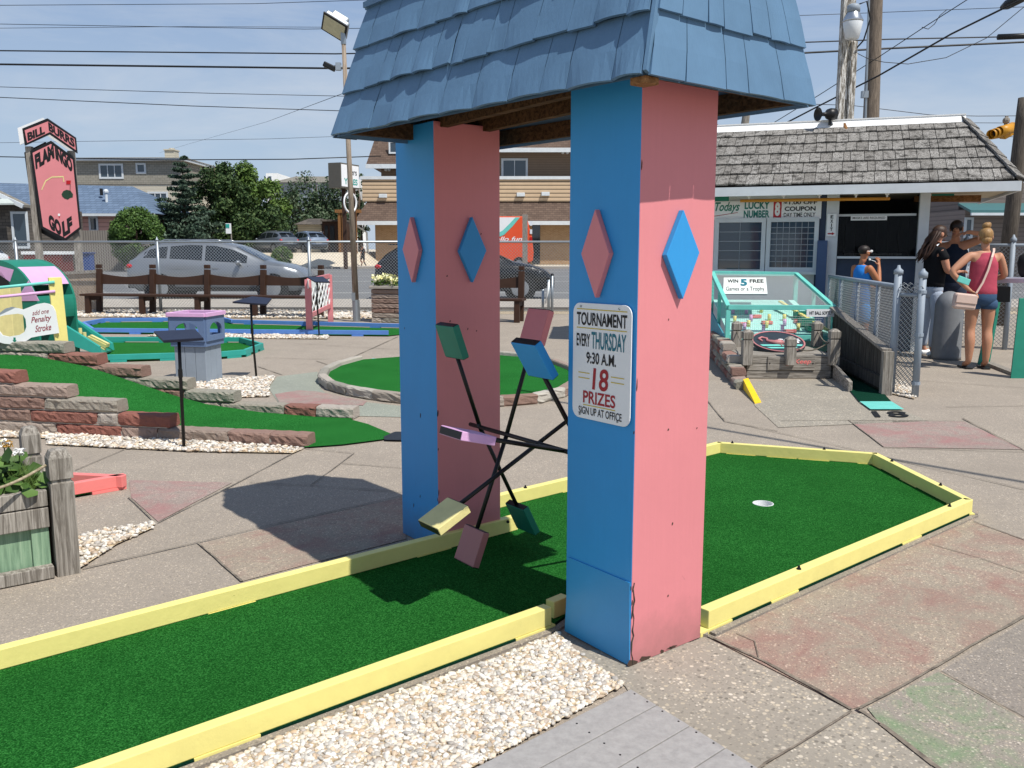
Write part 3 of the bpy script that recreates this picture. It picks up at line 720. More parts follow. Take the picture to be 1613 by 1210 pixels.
def rough_block(mbx, p0, p1, dep, h, seed, amp=.0035, seg=.03):
    """split-face block from p0 to p1 (front bottom edge), depth goes away from the viewer side"""
    rnd = random.Random(seed); p0, p1 = Vector(p0), Vector(p1); d = (p1-p0); L_ = d.length; d.normalize(); n_ = Vector((d.y, -d.x, 0))
    nx = max(2, int(L_/seg)); prof = [(-dep, .012), (-dep+.01, h-.012), (-dep+.02, h), (-.5*dep, h+.001), (-.012, h-.003), (0, h-.016), (0, h*.66), (0, h*.33), (0, .014), (-.012, .0), (-dep+.012, 0)]
    k = len(prof); vs = []
    for i in range(nx+1):
        x = L_*i/nx; e = .0 if 0 < i < nx else .010
        for j, (a, b) in enumerate(prof):
            aa = a + (rnd.gauss(0, amp) if 4 <= j <= 8 else rnd.gauss(0, amp*.3)) - (e if j in (4,5,6,7,8) else 0); bb = b + rnd.gauss(0, amp*.35)
            vs.append(p0 + d*x + n_*aa + Vector((0,0,bb)))
    fs = []
    for i in range(nx):
        for j in range(k): fs.append((i*k+j, (i+1)*k+j, (i+1)*k+(j+1) % k, i*k+(j+1) % k))
    fs += [tuple(range(k)), tuple(range(nx*k+k-1, nx*k-1, -1))]
    mbx.add(vs, fs)

# ================================================================== stepped brick walls and the turf ramp
A_, B_ = G(-60, 679), G(481, 706)
dW = (B_-A_).normalized(); LW = (B_-A_).length
def wall_t(px, zc, a=A_, d=dW):        # distance along a wall whose front passes px at height zc
    r_ = ray(px, 600); return a.dot(d)*0 + (lambda k: k)(((r_.x*a.y - r_.y*a.x)/(r_.y*d.x - r_.x*d.y)))
wallf = thing('brick_retaining_wall', 'low stepped wall of rough red and grey bricks in front of the sloped turf', 'brick wall', tuple(A_))
segs = [[-60,81,185,242,353,420,481], [-60,42,148,180,263], [-60,66,181], [-60,103], [-60,24]]
sd = 0
mb = MB()
for c_i, s_ in enumerate(segs):
    for x0, x1 in zip(s_[:-1], s_[1:]):
        sd += 1; t0, t1 = wall_t(x0, 0)+.004, wall_t(x1, 0)-.004
        rough_block(mb, A_+dW*t0+V(0,0,c_i*.1+.003), A_+dW*t1+V(0,0,c_i*.1+.003), .15, .094, sd)
wb_ = mb.build('bricks', M['brick'], wallf, fix=True)
mb = MB(); nW = V(dW.y, -dW.x, 0)
for c_i, s_ in enumerate(segs):
    t0, t1 = wall_t(s_[0], 0), wall_t(s_[-1], 0)-.03; mb.prism([A_+dW*t0-nW*.012+V(0,0,c_i*.1-.003), A_+dW*t1-nW*.012+V(0,0,c_i*.1-.003), A_+dW*t1-nW*.14+V(0,0,c_i*.1-.003), A_+dW*t0-nW*.14+V(0,0,c_i*.1-.003)], (0,0,.06))
mb.build('mortar', M['concrete'], wallf)
Cb, Db = G(-60, 635), G(555, 661.5)
dB = (Db-Cb).normalized()
wallb = thing('brick_retaining_wall', 'rear stepped brick wall rising to the left behind the sloped turf', 'brick wall', tuple(Cb))
segs = [[260,344,445,495,555], [200,287,366], [100,194,294], [40,135,223], [0,77,155], [-60,4,104]]
mb = MB()
for c_i, s_ in enumerate(segs):
    for x0, x1 in zip(s_[:-1], s_[1:]):
        sd += 1; t0, t1 = wall_t(x0, 0, Cb, dB)+.004, wall_t(x1, 0, Cb, dB)-.004
        rough_block(mb, Cb+dB*t0+V(0,0,c_i*.1+.006), Cb+dB*t1+V(0,0,c_i*.1+.006), .16, .096, sd)
for c_i, x0, x1 in ((0,-60,260),(1,-60,200),(2,-60,100),(3,-60,40),(4,-60,0)):
    t0, t1 = wall_t(x0,0,Cb,dB), wall_t(x1,0,Cb,dB); n_ = V(dB.y,-dB.x,0)
    mb.prism([Cb+dB*t0-n_*.02+V(0,0,c_i*.1), Cb+dB*t1-n_*.02+V(0,0,c_i*.1), Cb+dB*t1-n_*.15+V(0,0,c_i*.1), Cb+dB*t0-n_*.15+V(0,0,c_i*.1)], (0,0,.1))
mb.build('bricks', M['brick'], wallb, fix=True)
def hz(x):
    xs = [-6, -4.43, -3.87, -3.46, -3.03, -2.71, -2.22, -1.7, 0]; zs = [.485, .475, .39, .275, .155, .085, .035, .014, .014]
    return float(np.interp(x, xs, zs))
nx_, ny_ = 60, 8; vs, fs = [], []
for i in range(nx_+1):
    f = i/nx_; a = A_.lerp(B_, f)+V(0,0,0); b = Cb.lerp(Db, f)
    a = a - nW*.13 if f < .97 else a - nW*.02
    for j in range(ny_+1):
        p = a.lerp(b, j/ny_); vs.append(V(p.x, p.y, hz(p.x)-.012*math.sin(math.pi*j/ny_)*(1 if p.x < -2.4 else 0)))
for i in range(nx_):
    for j in range(ny_): fs.append((i*(ny_+1)+j, (i+1)*(ny_+1)+j, (i+1)*(ny_+1)+j+1, i*(ny_+1)+j+1))
mb = MB(); mb.add(vs, fs)
tip = [G(x, y, .014) for x, y in ((478,704.5),(540,700),(603,692),(607,690),(618,684),(580,668),(552,660.5))]
mb.poly(tip); rampo = mb.build('turf_ramp', M['turf2'], None, True)
tag(rampo, 'curved ramp of green turf sloping down between two stepped brick walls', 'turf ramp')
o = sheet('tee_mat', [(604,691),(622,683),(648,683),(648,697),(606,696)], M['black'], .016)
del o['kind']; tag(o, 'black rubber tee mat at the foot of the turf ramp beside the far pillar', 'mat')

# ------------------------------------------------------------------ barrel obstacle, railing, penalty sign, slide
Yb = 11.0
bc = D(-2, 484, Yb); br = 74*Yb/F
ax = V(.28, .96, 0).normalized(); hxd = V(ax.y, -ax.x, 0)
barrel = thing('barrel_obstacle', 'half round green barrel obstacle with lilac triangles at the left edge', 'mini golf obstacle', (bc.x, bc.y, 0))
mb = MB(); pts = [(br*math.cos(R(a)), br*math.sin(R(a))) for a in range(0, 181, 9)]
base = bc; zdn = -bc.z+.12
mb.prism([base+hxd*x+V(0,0,y) for x, y in pts] + [base-hxd*br+V(0,0,zdn), base+hxd*br+V(0,0,zdn)], ax*.03); mb.build('front_disc', M['green_paint'], barrel, fix=True)
mb = MB(); mb.prism([base+ax*.62+hxd*x+V(0,0,y) for x, y in pts] + [base+ax*.62-hxd*br+V(0,0,zdn), base+ax*.62+hxd*br+V(0,0,zdn)], ax*.03); mb.build('rear_disc', M['green_paint'], barrel, fix=True)
def strip(a0, a1, m, r=br-.004):
    mb = MB(); k = 6
    for i in range(k):
        p = [(r*math.cos(R(a0+(a1-a0)*q/k)), r*math.sin(R(a0+(a1-a0)*q/k))) for q in (i, i+1)]
        A, B = [base+hxd*x+V(0,0,y)+ax*.03 for x, y in p]; mb.poly([A, B, B+ax*.59, A+ax*.59])
    mb.build('barrel_panel', m, barrel)
strip(75, 105, M['green_paint']); strip(46, 75, M['green_paint']); strip(28, 58, M['lilac'], br-.001); strip(105, 180, M['lilac']); strip(-14, 14, M['green_paint'])
def tri(pxs, m, name='triangle'):
    pts = []
    for q in pxs:
        d = ray(*q); t = (base-ax*.001-V(0,0,CH)).dot(ax)/d.dot(ax); pts.append(V(0,0,CH)+d*t)
    mb = MB(); mb.prism(pts, ax*-.004); mb.build(name, m, barrel, fix=True)
tri([(45,442),(62,474),(25,474.5)], M['lilac']); tri([(-8,417),(22,425),(16,444),(-8,428)], M['lilac'])
tri([(-20,428),(2,428),(10,440),(17,450),(17,455),(-20,458)], M['black'], 'dark_opening')
q0 = D(-25, 530, 10.4); mb = MB(); mb.box((D(4,490,10.4).x-.12, 10.55, .5), (.42, .24, 1.0)); yb = mb.build('yellow_box', M['paleyellow'], None, bevel=.006)
tag(yb, 'pale yellow painted box standing in front of the green barrel', 'box')
post = thing('yellow_railing', 'yellow post with teal and lilac rails above the rear brick wall', 'railing', tuple(D(98,551,8.35)))
mb = MB(); mb.beam(D(98,550,8.35), D(86,437,8.35), .11, .085, up=(.5,-.8,0)); mb.build('post', M['yellow'], post, bevel=.003)
for (a, b), m in ((((-60,459),(86,444.5)),M['mint']), (((-60,474),(87,459)),M['lilac'])):
    mb = MB(); mb.cyl(D(*a,8.0), D(*b,8.3), .014, n=10); mb.build('rail', m, post, True)
# white sign
Ys = 8.2
pso = D(0, 541, Ys); sxd = (D(94,523,8.22)-D(-10,523,8.12)).normalized(); syd = V(0,0,1)
psn = thing('penalty_sign', 'white wavy-edged penalty stroke board with an oval hole above the rear brick wall', 'sign', tuple(pso))
def s2(x, y):
    q = D(x, y, Ys); n_ = sxd.cross(syd); d = ray(x, y); t = (pso-V(0,0,CH)).dot(n_)/d.dot(n_); q = V(0,0,CH)+d*t - pso
    return (q.dot(sxd), q.z)
outl = [(-40,500),(-20,497),(0,494),(5,490),(11,485.5),(20,483),(30,485),(38,487),(48,483),(60,478),(71,476),(79,477.5),(85,481),(89,489),(94,523),(75,526),(61,528.5),(50,531),(40,538),(30,541.5),(21,542),(8,541),(-10,536),(-40,533)]
hole = [(0,499),(10,496),(30,493.5),(38,495),(42,502),(43,514),(40,522),(32,527),(15,530),(5,528),(-1,520)]
mb = MB(); nn = sxd.cross(syd); panel(mb, pso, sxd, syd, [s2(*q) for q in outl][::-1], [[s2(*q) for q in hole]], .018); mb.build('board', M['signwhite'], psn, fix=True)
maroon = paint('#8f2b3c', .5, .05)
def ptext(s, x0, x1, y0, y1, m=maroon, **k):
    a = s2(x0, y1); b = s2(x1, y1-(x1-x0)*.16); c = s2(x0, y0); P_ = lambda q: pso + sxd*q[0] + syd*q[1] + nn*.0195
    text(s, psn, P_(a), P_(b)-P_(a), V(0,0,1), (P_(b)-P_(a)).length, abs(c[1]-a[1]), m, **k)
ptext('add one', 53, 79, 488.5, 496, bold=.004, shear=.3); ptext('Penalty', 51, 83, 499, 511, bold=.012, shear=.3); ptext('Stroke', 57, 82.5, 512, 522.5, bold=.012, shear=.3)
mb = MB(); ar = [(22.5,531),(26,531),(26,535),(27.5,535),(24.5,540),(21,535),(22.5,535)]
mb.poly([pso+sxd*s2(*q)[0]+syd*s2(*q)[1]+nn*.0195 for q in ar]); mb.build('arrow', M['green_paint'], psn)
# slide with yellow pegs
n_bot, n_top = D(157,560,11.2), D(103,513,11.2); f_bot, f_top = D(178,552,12.45), D(98,489,12.35)
sl = thing('slide_chute', 'teal sloping chute with yellow pegs running down into the octagonal green', 'slide', (n_bot.x, n_bot.y, 0))
mb = MB(); mb.prism([n_bot, D(156,546,11.2), n_top, D(103,541,11.2)], (0,.05,0)); mb.build('side_board', M['teal'], sl, bevel=.003, fix=True)
mb = MB(); mb.prism([f_bot, D(176,541,12.45), f_top, D(100,513,12.4)], (0,.05,0)); mb.build('side_board', M['greypaint'] if False else M['teal'], sl, bevel=.003, fix=True)
mb = MB(); mb.prism([D(160,556,11.25), D(176,551.5,12.43), D(104,521,12.4), D(104,536,11.25)], (0,0,-.02)); mb.build('chute_floor', M['green_paint'], sl, fix=True)
for x, y in ((108,511),(112,514),(126,520.5),(133,527)):
    mb = MB(); c = D(x, y, 12.0); mb.cyl(c-V(0,0,.05), c+V(0,0,.03), .025, n=10); mb.build('peg', M['paleyellow'], sl)
mb = MB()
for a, b in (((139,532),(168,546)), ((143,530),(171,544)), ((140,536),(165,553))): mb.beam(D(*a,12.0), D(*b,11.9), .04, .05)
mb.build('ball_gate', M['paleyellow'], sl)

# ------------------------------------------------------------------ generic lanes
def lane_from(name, label, pts, m, holes=(), zt=.10, zb=.03, th=.05, skip=(), blocks=(.15,.55,.9)):
    P = [G(x, y, zt) for x, y in pts]; t = thing(name, label, 'mini golf hole', (P[0].x, P[0].y, 0))
    mb = MB(); mb.poly([xy(p, .016) for p in P]); tf = mb.build('turf', M['turf2'], t, fix=True)
    if tf.data.polygons[0].normal.z < 0: tf.data.flip_normals()
    c = sum(P, Vector())/len(P)
    for i in range(len(P)):
        if i in skip: continue
        a, b = P[i], P[(i+1) % len(P)]; d = (b-a); n_ = V(-d.y, d.x, 0); inw = 1 if n_.dot(c-(a+b)/2) > 0 else -1
        rail(a, b, inw, blocks if d.length > .8 else (.5,), (), m=m, th=th, zt=zt, zb=zb, parent=t)
    for q in holes:
        cc = G(*q, .02); mb = MB(); mb.lathe(cc, [(.06,0),(.062,.004),(.05,.006),(.045,.001)], 16); mb.build('cup', M['white'], t)
    return t
lane_from('putting_lane', 'long periwinkle blue railed lane in front of the brown bench', [(144,517),(611,521),(640,518),(634,510),(368,503.5),(352,499.5),(163,501),(129,507)], M['periwinkle'], skip=(1,2))
lane_from('putting_lane', 'octagonal green with teal rails behind the grey waste bin', [(156,559.5),(350,554),(387,551),(415,540.5),(381,531),(165,530.5)], M['teal'], holes=((243,558),), skip=(5,))
lane_from('putting_lane', 'coral railed corner of a lane behind the wooden planter', [(199,747.5),(-60,792),(-60,737)], M['coral'], zt=.09, zb=.02, skip=(1,), blocks=(.12,.6))

# ------------------------------------------------------------------ round green with stone border
rg_pts = [(500,603),(514,615),(543,623.5),(585,631),(633,637),(720,641.5),(794,641),(848,637),(892,626),(918,609),(910,590),(878,577),(840,568),(792,564),(720,562),(640,566),(560,572),(525,582),(506,592)]
RP = [G(x, y) for x, y in rg_pts]; c = sum(RP, Vector())/len(RP)
rgt = thing('round_green', 'round putting green with a rough stone border behind the pavilion', 'mini golf hole', tuple(c))
mb = MB(); mb.poly([p.lerp(c, .035)+V(0,0,.05) for p in RP]); o = mb.build('turf', M['turf2'], rgt)
if o.data.polygons[0].normal.z < 0: o.data.flip_normals()
mb = MB()
for i in range(len(RP)):
    if i in (14, 15): continue
    a, b = RP[i], RP[(i+1) % len(RP)]; sd += 1
    n_ = V((b-a).y, -(b-a).x, 0)
    if n_.dot((a+b)/2-c) < 0: a, b = b, a
    rough_block(mb, a+V(0,0,.002), b+V(0,0,.002), .11, .095, sd, .004, .06)
mb.build('stone_border', M['stone'], rgt, fix=True)
o = sheet('tee_mat', [(586,566),(640,566),(640,572),(597,573)], paint('#86d3e0', .6, .06), .012); del o['kind']
tag(o, 'pale blue tee mat beside the round green', 'mat')

# ------------------------------------------------------------------ score stands
def stand(label, base, knee, top, board, Y):
    b = G(*base); t = thing('score_stand', label, 'score stand', tuple(b), 'black score stands beside the holes')
    mb = MB(); mb.tube([b, D(*knee, b.y), D(*top, b.y)], .013, 8); mb.build('pole', M['black'], t, True)
    mb = MB(); mb.cyl(D(*knee, b.y)-V(0,0,.04), D(*knee, b.y)+V(0,0,.02), .017, n=8); mb.build('collar', M['black'], t)
    P = [D(x, y, b.y+dy) for x, y, dy in board]; n_ = (P[1]-P[0]).cross(P[2]-P[0]).normalized(); n_ = n_ if n_.z > 0 else -n_
    mb = MB(); mb.prism(P, n_*-.022); mb.build('board', paint('#23283a', .45, .1), t, bevel=.004, fix=True)
stand('black score stand in front of the grey waste bin', (290,708), (284,586), (282,536), [(242,521.5,.12),(308,518.5,.12),(320.5,532,-.10),(257,536,-.10)], 0)
stand('black score stand seen edge-on behind the octagonal teal green', (404,596), (397,520), (395,477), [(366,475,-.1),(397,466.5,.1),(428,469.5,.1),(420,479,-.1)], 0)
stand('black score stand beside the pink lattice frame', (503,531.5), (499,470), (500,445), [(483,435.5,.2),(509,435.5,.2),(520,444,-.12),(496,443.5,-.12)], 0)

# ------------------------------------------------------------------ waste bin
bC, bR, bL = G(327,605.5), G(353.5,597.5), G(276,592)
dr_, dl_ = (bR-bC), (bL-bC); s_ = .40
dr_ = dr_.normalized()*.36; dl_ = V(-dr_.y, dr_.x, 0)*1.0; dl_ = dl_ if dl_.x < 0 else -dl_
bC = G(326,605)
bin_ = thing('waste_bin', 'square grey wooden waste bin with blue top and pink rim', 'waste bin', tuple(bC))
def quad4(o, grow=0.0):
    c = o+(dr_+dl_)/2; return [c + (p-c)*(1+grow) for p in (o, o+dr_, o+dr_+dl_, o+dl_)]
q = quad4(bC)
for i in range(4):
    a, b = q[i], q[(i+1) % 4]; n_ = V((b-a).y, -(b-a).x, 0).normalized()
    for k in range(3):
        p0, p1 = a.lerp(b, k/3+.006), a.lerp(b, (k+1)/3-.006); mb = MB(); mb.prism([p0, p1, p1-n_*.02, p0-n_*.02], (0,0,.43)); mb.build('plank', M['greypaint'], bin_, bevel=.003)
binblue = paint('#63789a', .5, .1, 5)
q = quad4(bC, .14); zc0, zc1 = .43, .73
mb = MB(); mb.prism([p+V(0,0,.405) for p in q], (0,0,.06)); mb.build('top_band', binblue, bin_, bevel=.003)
q = quad4(bC, .12)
for i in range(4):
    a, b = q[i], q[(i+1) % 4]; L_ = (b-a).length; mb = MB()
    arch = [(.16*L_,.06)] + [(L_*.5-math.cos(R(t))*L_*.34, .11+math.sin(R(t))*.09) for t in range(0, 181, 15)] + [(.84*L_,.06)]
    panel(mb, a+V(0,0,.465), b-a, (0,0,1), [(0,0),(L_,0),(L_,.265),(0,.265)], [arch], .02); mb.build('top_panel', binblue, bin_, fix=True)
q = quad4(bC, .20)
for i in range(4):
    a, b = q[i]+V(0,0,.75), q[(i+1) % 4]+V(0,0,.75); mb = MB(); mb.beam(a, b, .045, .042); mb.build('rim_board', M['lilac'], bin_, bevel=.003)
mb = MB(); mb.prism([p+V(0,0,.46) for p in quad4(bC, -.15)], (0,0,.02)); mb.build('liner', M['black'], bin_)

# ------------------------------------------------------------------ pink lattice frame with small signs
fa, fb = G(488,528.5), G(521,507.5)
lf = thing('lattice_frame', 'pink frame holding white lattice across the blue lane', 'lattice frame', tuple(fa))
fd = (fb-fa).normalized(); fl_ = (fb-fa).length; fn = V(fd.y, -fd.x, 0)
for p in (fa, fb):
    mb = MB(); mb.beam(p, p+V(0,0,.94), .10, .10, up=fd); mb.build('post', M['pink'], lf, bevel=.004)
for z in (.33, .92):
    mb = MB(); mb.beam(fa+V(0,0,z), fb+V(0,0,z), .04, .08); mb.build('crossbar', M['pink'], lf, bevel=.003)
mb = MB(); h_, w_, rn_ = .56, fl_, 1.15
for k in np.arange(-rn_, w_, .46):
    for s_ in (1, -1):
        a0, a1 = max(k, 0.05), min(k+rn_, w_-.05)
        if a1 <= a0: continue
        za, zb_ = (a0-k)/rn_*h_, (a1-k)/rn_*h_
        if s_ < 0: za, zb_ = h_-za, h_-zb_
        mb.beam(fa+fd*a0+V(0,0,.35+za)+fn*.006*s_, fa+fd*a1+V(0,0,.35+zb_)+fn*.006*s_, .008, .060, up=V(0,0,1))
mb.build('lattice', M['white'], lf)
for px, y0, y1, s_ in (((488,499),440,454,'5'), ((508,522),436,450,'')):
    a = D(px[0], y1, fa.y+.02 if s_ else fb.y-.25); b = D(px[1], y1-2, a.y+.35)
    a -= V(0,.12,0); b -= V(0,.12,0); mb = MB(); hgt = (y1-y0)*a.y/F; mb.prism([a, b, b+V(0,0,hgt), a+V(0,0,hgt)], (-fn*.01) if fn.y > 0 else fn*.01); sp_ = mb.build('small_sign', M['signwhite'], lf, fix=True)
    if s_: text(s_, lf, a+(b-a)*.2+V(0,0,hgt*.2)+(fn*.016 if fn.y < 0 else -fn*.016), b-a, V(0,0,1), (b-a).length*.3, hgt*.55, tealink, bold=.02)

# ------------------------------------------------------------------ benches
def bench(label, a, b, n, first_full=True):
    d = (b-a).normalized(); L_ = (b-a).length; n_ = V(d.y, -d.x, 0); n_ = n_ if n_.y < 0 else -n_
    t = thing('long_bench', label, 'bench', tuple(a), 'brown benches along the fence'); m = M['brownpaint']
    for i in range(n):
        p = a + d*(L_*i/(n-1))
        mb = MB(); mb.beam(p, p+V(0,0,1.0)-n_*.10, .12, .09, up=n_); mb.prism([p-n_*.10+d*.055-n_*.05+V(0,0,1.02), p-n_*.10-d*.055-n_*.05+V(0,0,1.02), p-n_*.10-d*.055+n_*.05+V(0,0,1.02), p-n_*.10+d*.055+n_*.05+V(0,0,1.02)], (0,0,.085)); mb.build('rear_post', m, t, bevel=.008)
        mb = MB(); mb.beam(p+n_*.38, p+n_*.36+V(0,0,.42), .11, .09, up=n_); mb.build('front_leg', m, t, bevel=.006)
        mb = MB(); mb.beam(p+n_*.40+V(0,0,.37), p+V(0,0,.37), .09, .10); mb.build('seat_bearer', m, t, bevel=.004)
    mb = MB(); mb.beam(a-d*.16+n_*.22+V(0,0,.445), b+d*.12+n_*.22+V(0,0,.445), .42, .045); mb.build('seat', m, t, bevel=.006)
    k = 12*(n-1); mb = MB(); vs = []
    for i in range(k+1):
        f = (i % 12)/12; top = .83+.075*(abs(2*f-1))**1.6; x = a+d*(L_*i/k)-n_*.02
        vs += [x+V(0,0,.665)-n_*.05, x+V(0,0,top)-n_*.075, x+V(0,0,top)-n_*.115, x+V(0,0,.665)-n_*.09]
    fs = [(i*4+j, (i+1)*4+j, (i+1)*4+(j+1) % 4, i*4+(j+1) % 4) for i in range(k) for j in range(4)]+[(0,1,2,3),(k*4+3,k*4+2,k*4+1,k*4)]
    mb.add(vs, fs); mb.build('backrest', m, t, fix=True)
bench('long dark brown wooden bench with scalloped back in front of the chain link fence', G(157,494.5), G(505,500), 5)
bench('short end of a dark brown bench showing between the two pavilion pillars', G(640,503), G(820,506), 3)
# three grey pipes
pg = 'grey pipes in front of the fence'
for x, y0, y1, lab in ((855,499,455,'shortest grey pipe post with dark cap between the pavilion pillars'), (864,500,440,'middle grey pipe post beside the silver headlamp'), (869.5,500,434,'tallest grey pipe post right of the brown bench')):
    b = G(x, y0); t = thing('pipe_post', lab, 'post', tuple(b), pg); z = D(x, y1, b.y).z
    mb = MB(); mb.cyl(b, b+V(0,0,z), .03, n=10); mb.build('pipe', M['galv'], t, True)
    mb = MB(); mb.ball(b+V(0,0,z+.01), .036, 8, 5); mb.build('cap', M['blackmetal'], t, True)
mb = MB(); a, b = D(864,445,17.9), D(859,478,17.9); mb.tube([a, a.lerp(b,.5)+V(.02,0,0), b], .014, 6); tag(mb.build('white_rope', M['white'], None, True), 'white rope hanging from the middle grey pipe', 'rope')

# ------------------------------------------------------------------ leaves, flowers
def leaf_cloud(centers, radii, n, size, mat_, name, parent, flat=.6, up=.2):
    """n small leaf quads spread through ellipsoid clumps"""
    centers = np.array([tuple(c_) for c_ in centers]); radii = np.array(radii); k = rng.integers(0, len(centers), n)
    d = rng.standard_normal((n, 3)); d /= np.linalg.norm(d, axis=1)[:,None]; r_ = rng.random(n)**.45
    p = centers[k] + d*radii[k]*r_[:,None]
    a = rng.standard_normal((n, 3)); a /= np.linalg.norm(a, axis=1)[:,None]
    nr = d*.6 + rng.standard_normal((n, 3))*.6 + np.array([0,0,up]); b = np.cross(nr, a); b /= np.linalg.norm(b, axis=1)[:,None]+1e-9
    s_ = size*(.6+.8*rng.random(n))[:,None]; a = a*s_; b = b*s_*flat
    v_ = np.stack([p-a, p-b*.9, p+a, p+b*.9], 1).reshape(-1, 3); f = np.arange(4*n).reshape(-1, 4)
    return np_object(name, v_, f, mat_, parent)
# stone planter with pale flowers
pa, pb = G(585,508), G(700,511)
stp = thing('stone_planter', 'square planter of rough coursed stone behind the far pillar', 'planter', tuple(pa))
d = (pb-pa).normalized(); mb = MB()
for c_i in range(7):
    x = -.0; 
    while x < 1.35:
        w_ = random.choice([.22,.35,.5,.62]); w_ = min(w_, 1.4-x); sd += 1
        rough_block(mb, pa+d*(x+.006)+V(0,0,.095*c_i+.003), pa+d*(x+w_-.006)+V(0,0,.095*c_i+.003), .5, .088, sd, .004, .05); x += w_
mb.build('stone_courses', M['stone'], stp, fix=True)
mb = MB(); mb.prism([pa-d*.03-V(0,.04,-.67), pb-V(0,.04,-.67), pb+V(0,.55,.67), pa-d*.03+V(0,.55,.67)], (0,0,.05)); mb.build('coping', M['concrete'], stp, bevel=.006)
cl = [pa+d*x+V(0,.25+random.uniform(-.15,.15),.80+random.uniform(-.03,.06)) for x in np.arange(.1,1.3,.1)]
fp = thing('flowering_plant', 'mass of pale yellow flowers growing in the stone planter', 'flowers', tuple(pa+d*.6+V(0,.25,.72)))
leaf_cloud(cl, [(.14,.18,.10)]*len(cl), 900, .03, M['leaflight'], 'leaves', fp)
leaf_cloud([c_+V(0,-.04,.06) for c_ in cl], [(.13,.16,.08)]*len(cl), 700, .026, M['petalyellow'], 'petals', fp, .9)

# ------------------------------------------------------------------ wooden planter at the left edge
pc = G(91, 910); px_ = (G(126,903)-pc).normalized(); py_ = V(-px_.y, px_.x, 0)
pl_ = thing('wooden_planter', 'weathered grey wooden planter with green panels and round-topped posts', 'planter', tuple(pc))
def post_(o, h, s_=.095):
    mb = MB(); c = o+px_*s_/2+py_*s_/2
    def sq(k, z): return [c+px_*(a*s_/2*k)+py_*(b*s_/2*k)+V(0,0,z) for a, b in ((-1,-1),(1,-1),(1,1),(-1,1))]
    lv = [(1,0),(1,h*.735),(.82,h*.74),(.82,h*.765),(1,h*.77),(1,h*.93),(.72,h*.985),(.35,h)]
    for (k0, z0), (k1, z1) in zip(lv[:-1], lv[1:]):
        a, b = sq(k0, z0), sq(k1, z1)
        for i in range(4): mb.poly([a[i], a[(i+1) % 4], b[(i+1) % 4], b[i]])
    mb.poly(sq(lv[-1][0], lv[-1][1])); mb.build('post', M['wood'], pl_, bevel=.004)
hp = D(100, 707, pc.y+.05).z
post_(pc, hp)
bp = D(43, 800, pc.y+.50); bp.z = 0; post_(bp, hp, .085)
zl = lambda y: D(78, y, pc.y+.03).z
W_ = 1.1
for y0, y1, out_, m in ((770,795,.0,M['woodx']), (797,828,.0,M['woodx']), (886,914,-.03,M['woodx'])):
    mb = MB(); z1, z0 = zl(y0), max(zl(y1), .004); a = pc - px_*.012 + py_*(.02+out_); mb.prism([V(a.x,a.y,z0), V(a.x,a.y,z0)-px_*W_, V(a.x,a.y,z0)-px_*W_+py_*.05, V(a.x,a.y,z0)+py_*.05], (0,0,z1-z0)); mb.build('timber', wood_grey(), pl_, bevel=.004, fix=True)
_gp = NT('green_panel'); _gn = _gp.noise(4, 7, .7, _gp.obj((16,16,.9)), .5); _gp.bump(_gn, .4, .004); M['greenwood'] = _gp.done(_gp.ramp(_gn, [(.3, '#5f7a63'), (.5, '#7f9d80'), (.75, '#9db597')]), .85)
mb = MB(); a = pc+py_*.055; mb.prism([a-px_*.02, a-px_*W_, a-px_*W_+py_*.02, a-px_*.02+py_*.02], (0,0,zl(800))); mb.build('green_panel', M['greenwood'], pl_, fix=True)
mb = MB(); a = pc+py_*.035; mb.prism([a-px_*.015, a-px_*.085, a-px_*.085+py_*.02, a-px_*.015+py_*.02], (0,0,zl(826))); mb.build('trim_board', M['greenwood'], pl_, bevel=.002, fix=True)
mb = MB(); a = pc+px_*.04+py_*.09; mb.prism([a, a+py_*.40, a+py_*.40-px_*.02, a-px_*.02], (0,0,zl(775))); mb.build('end_board', M['woody'], pl_, fix=True)
mb = MB(); a = pc+py_*.08; mb.prism([a+V(0,0,.05), a-px_*W_+V(0,0,.05), a-px_*W_+py_*.4+V(0,0,.05), a+py_*.4+V(0,0,.05)], (0,0,zl(790)-.05)); mb.build('soil', paint('#3a2f26', .95, .3, 20), pl_, fix=True)
ra_ = D(72, 733, pc.y+.01); rb_ = D(-60, 781, pc.y-.30)
mb = MB(); pts = [ra_.lerp(rb_, f) - V(0,0,.05*math.sin(math.pi*f)*.5) for f in np.linspace(0,1,9)]; mb.tube(pts, .0065, 7); tag(mb.build('rope', wood_grey('#b5a98f','#8a7d66','x'), None, True), 'thin hemp rope tied to the round-topped planter post', 'rope')
fpt = thing('flowering_plant', 'white geranium with round green leaves growing in the wooden planter', 'flowers', tuple(pc-px_*.2+py_*.25+V(0,0,zl(790))))
zc_ = zl(790)
cl = [pc - px_*x + py_*y + V(0,0,zc_+z) for x, y, z in ((.28,.12,.07),(.16,.12,.06),(.4,.14,.08),(.22,.28,.12),(.55,.14,.08),(.12,.25,.10),(.33,.22,.15),(.2,.16,.13),(.45,.25,.16))]
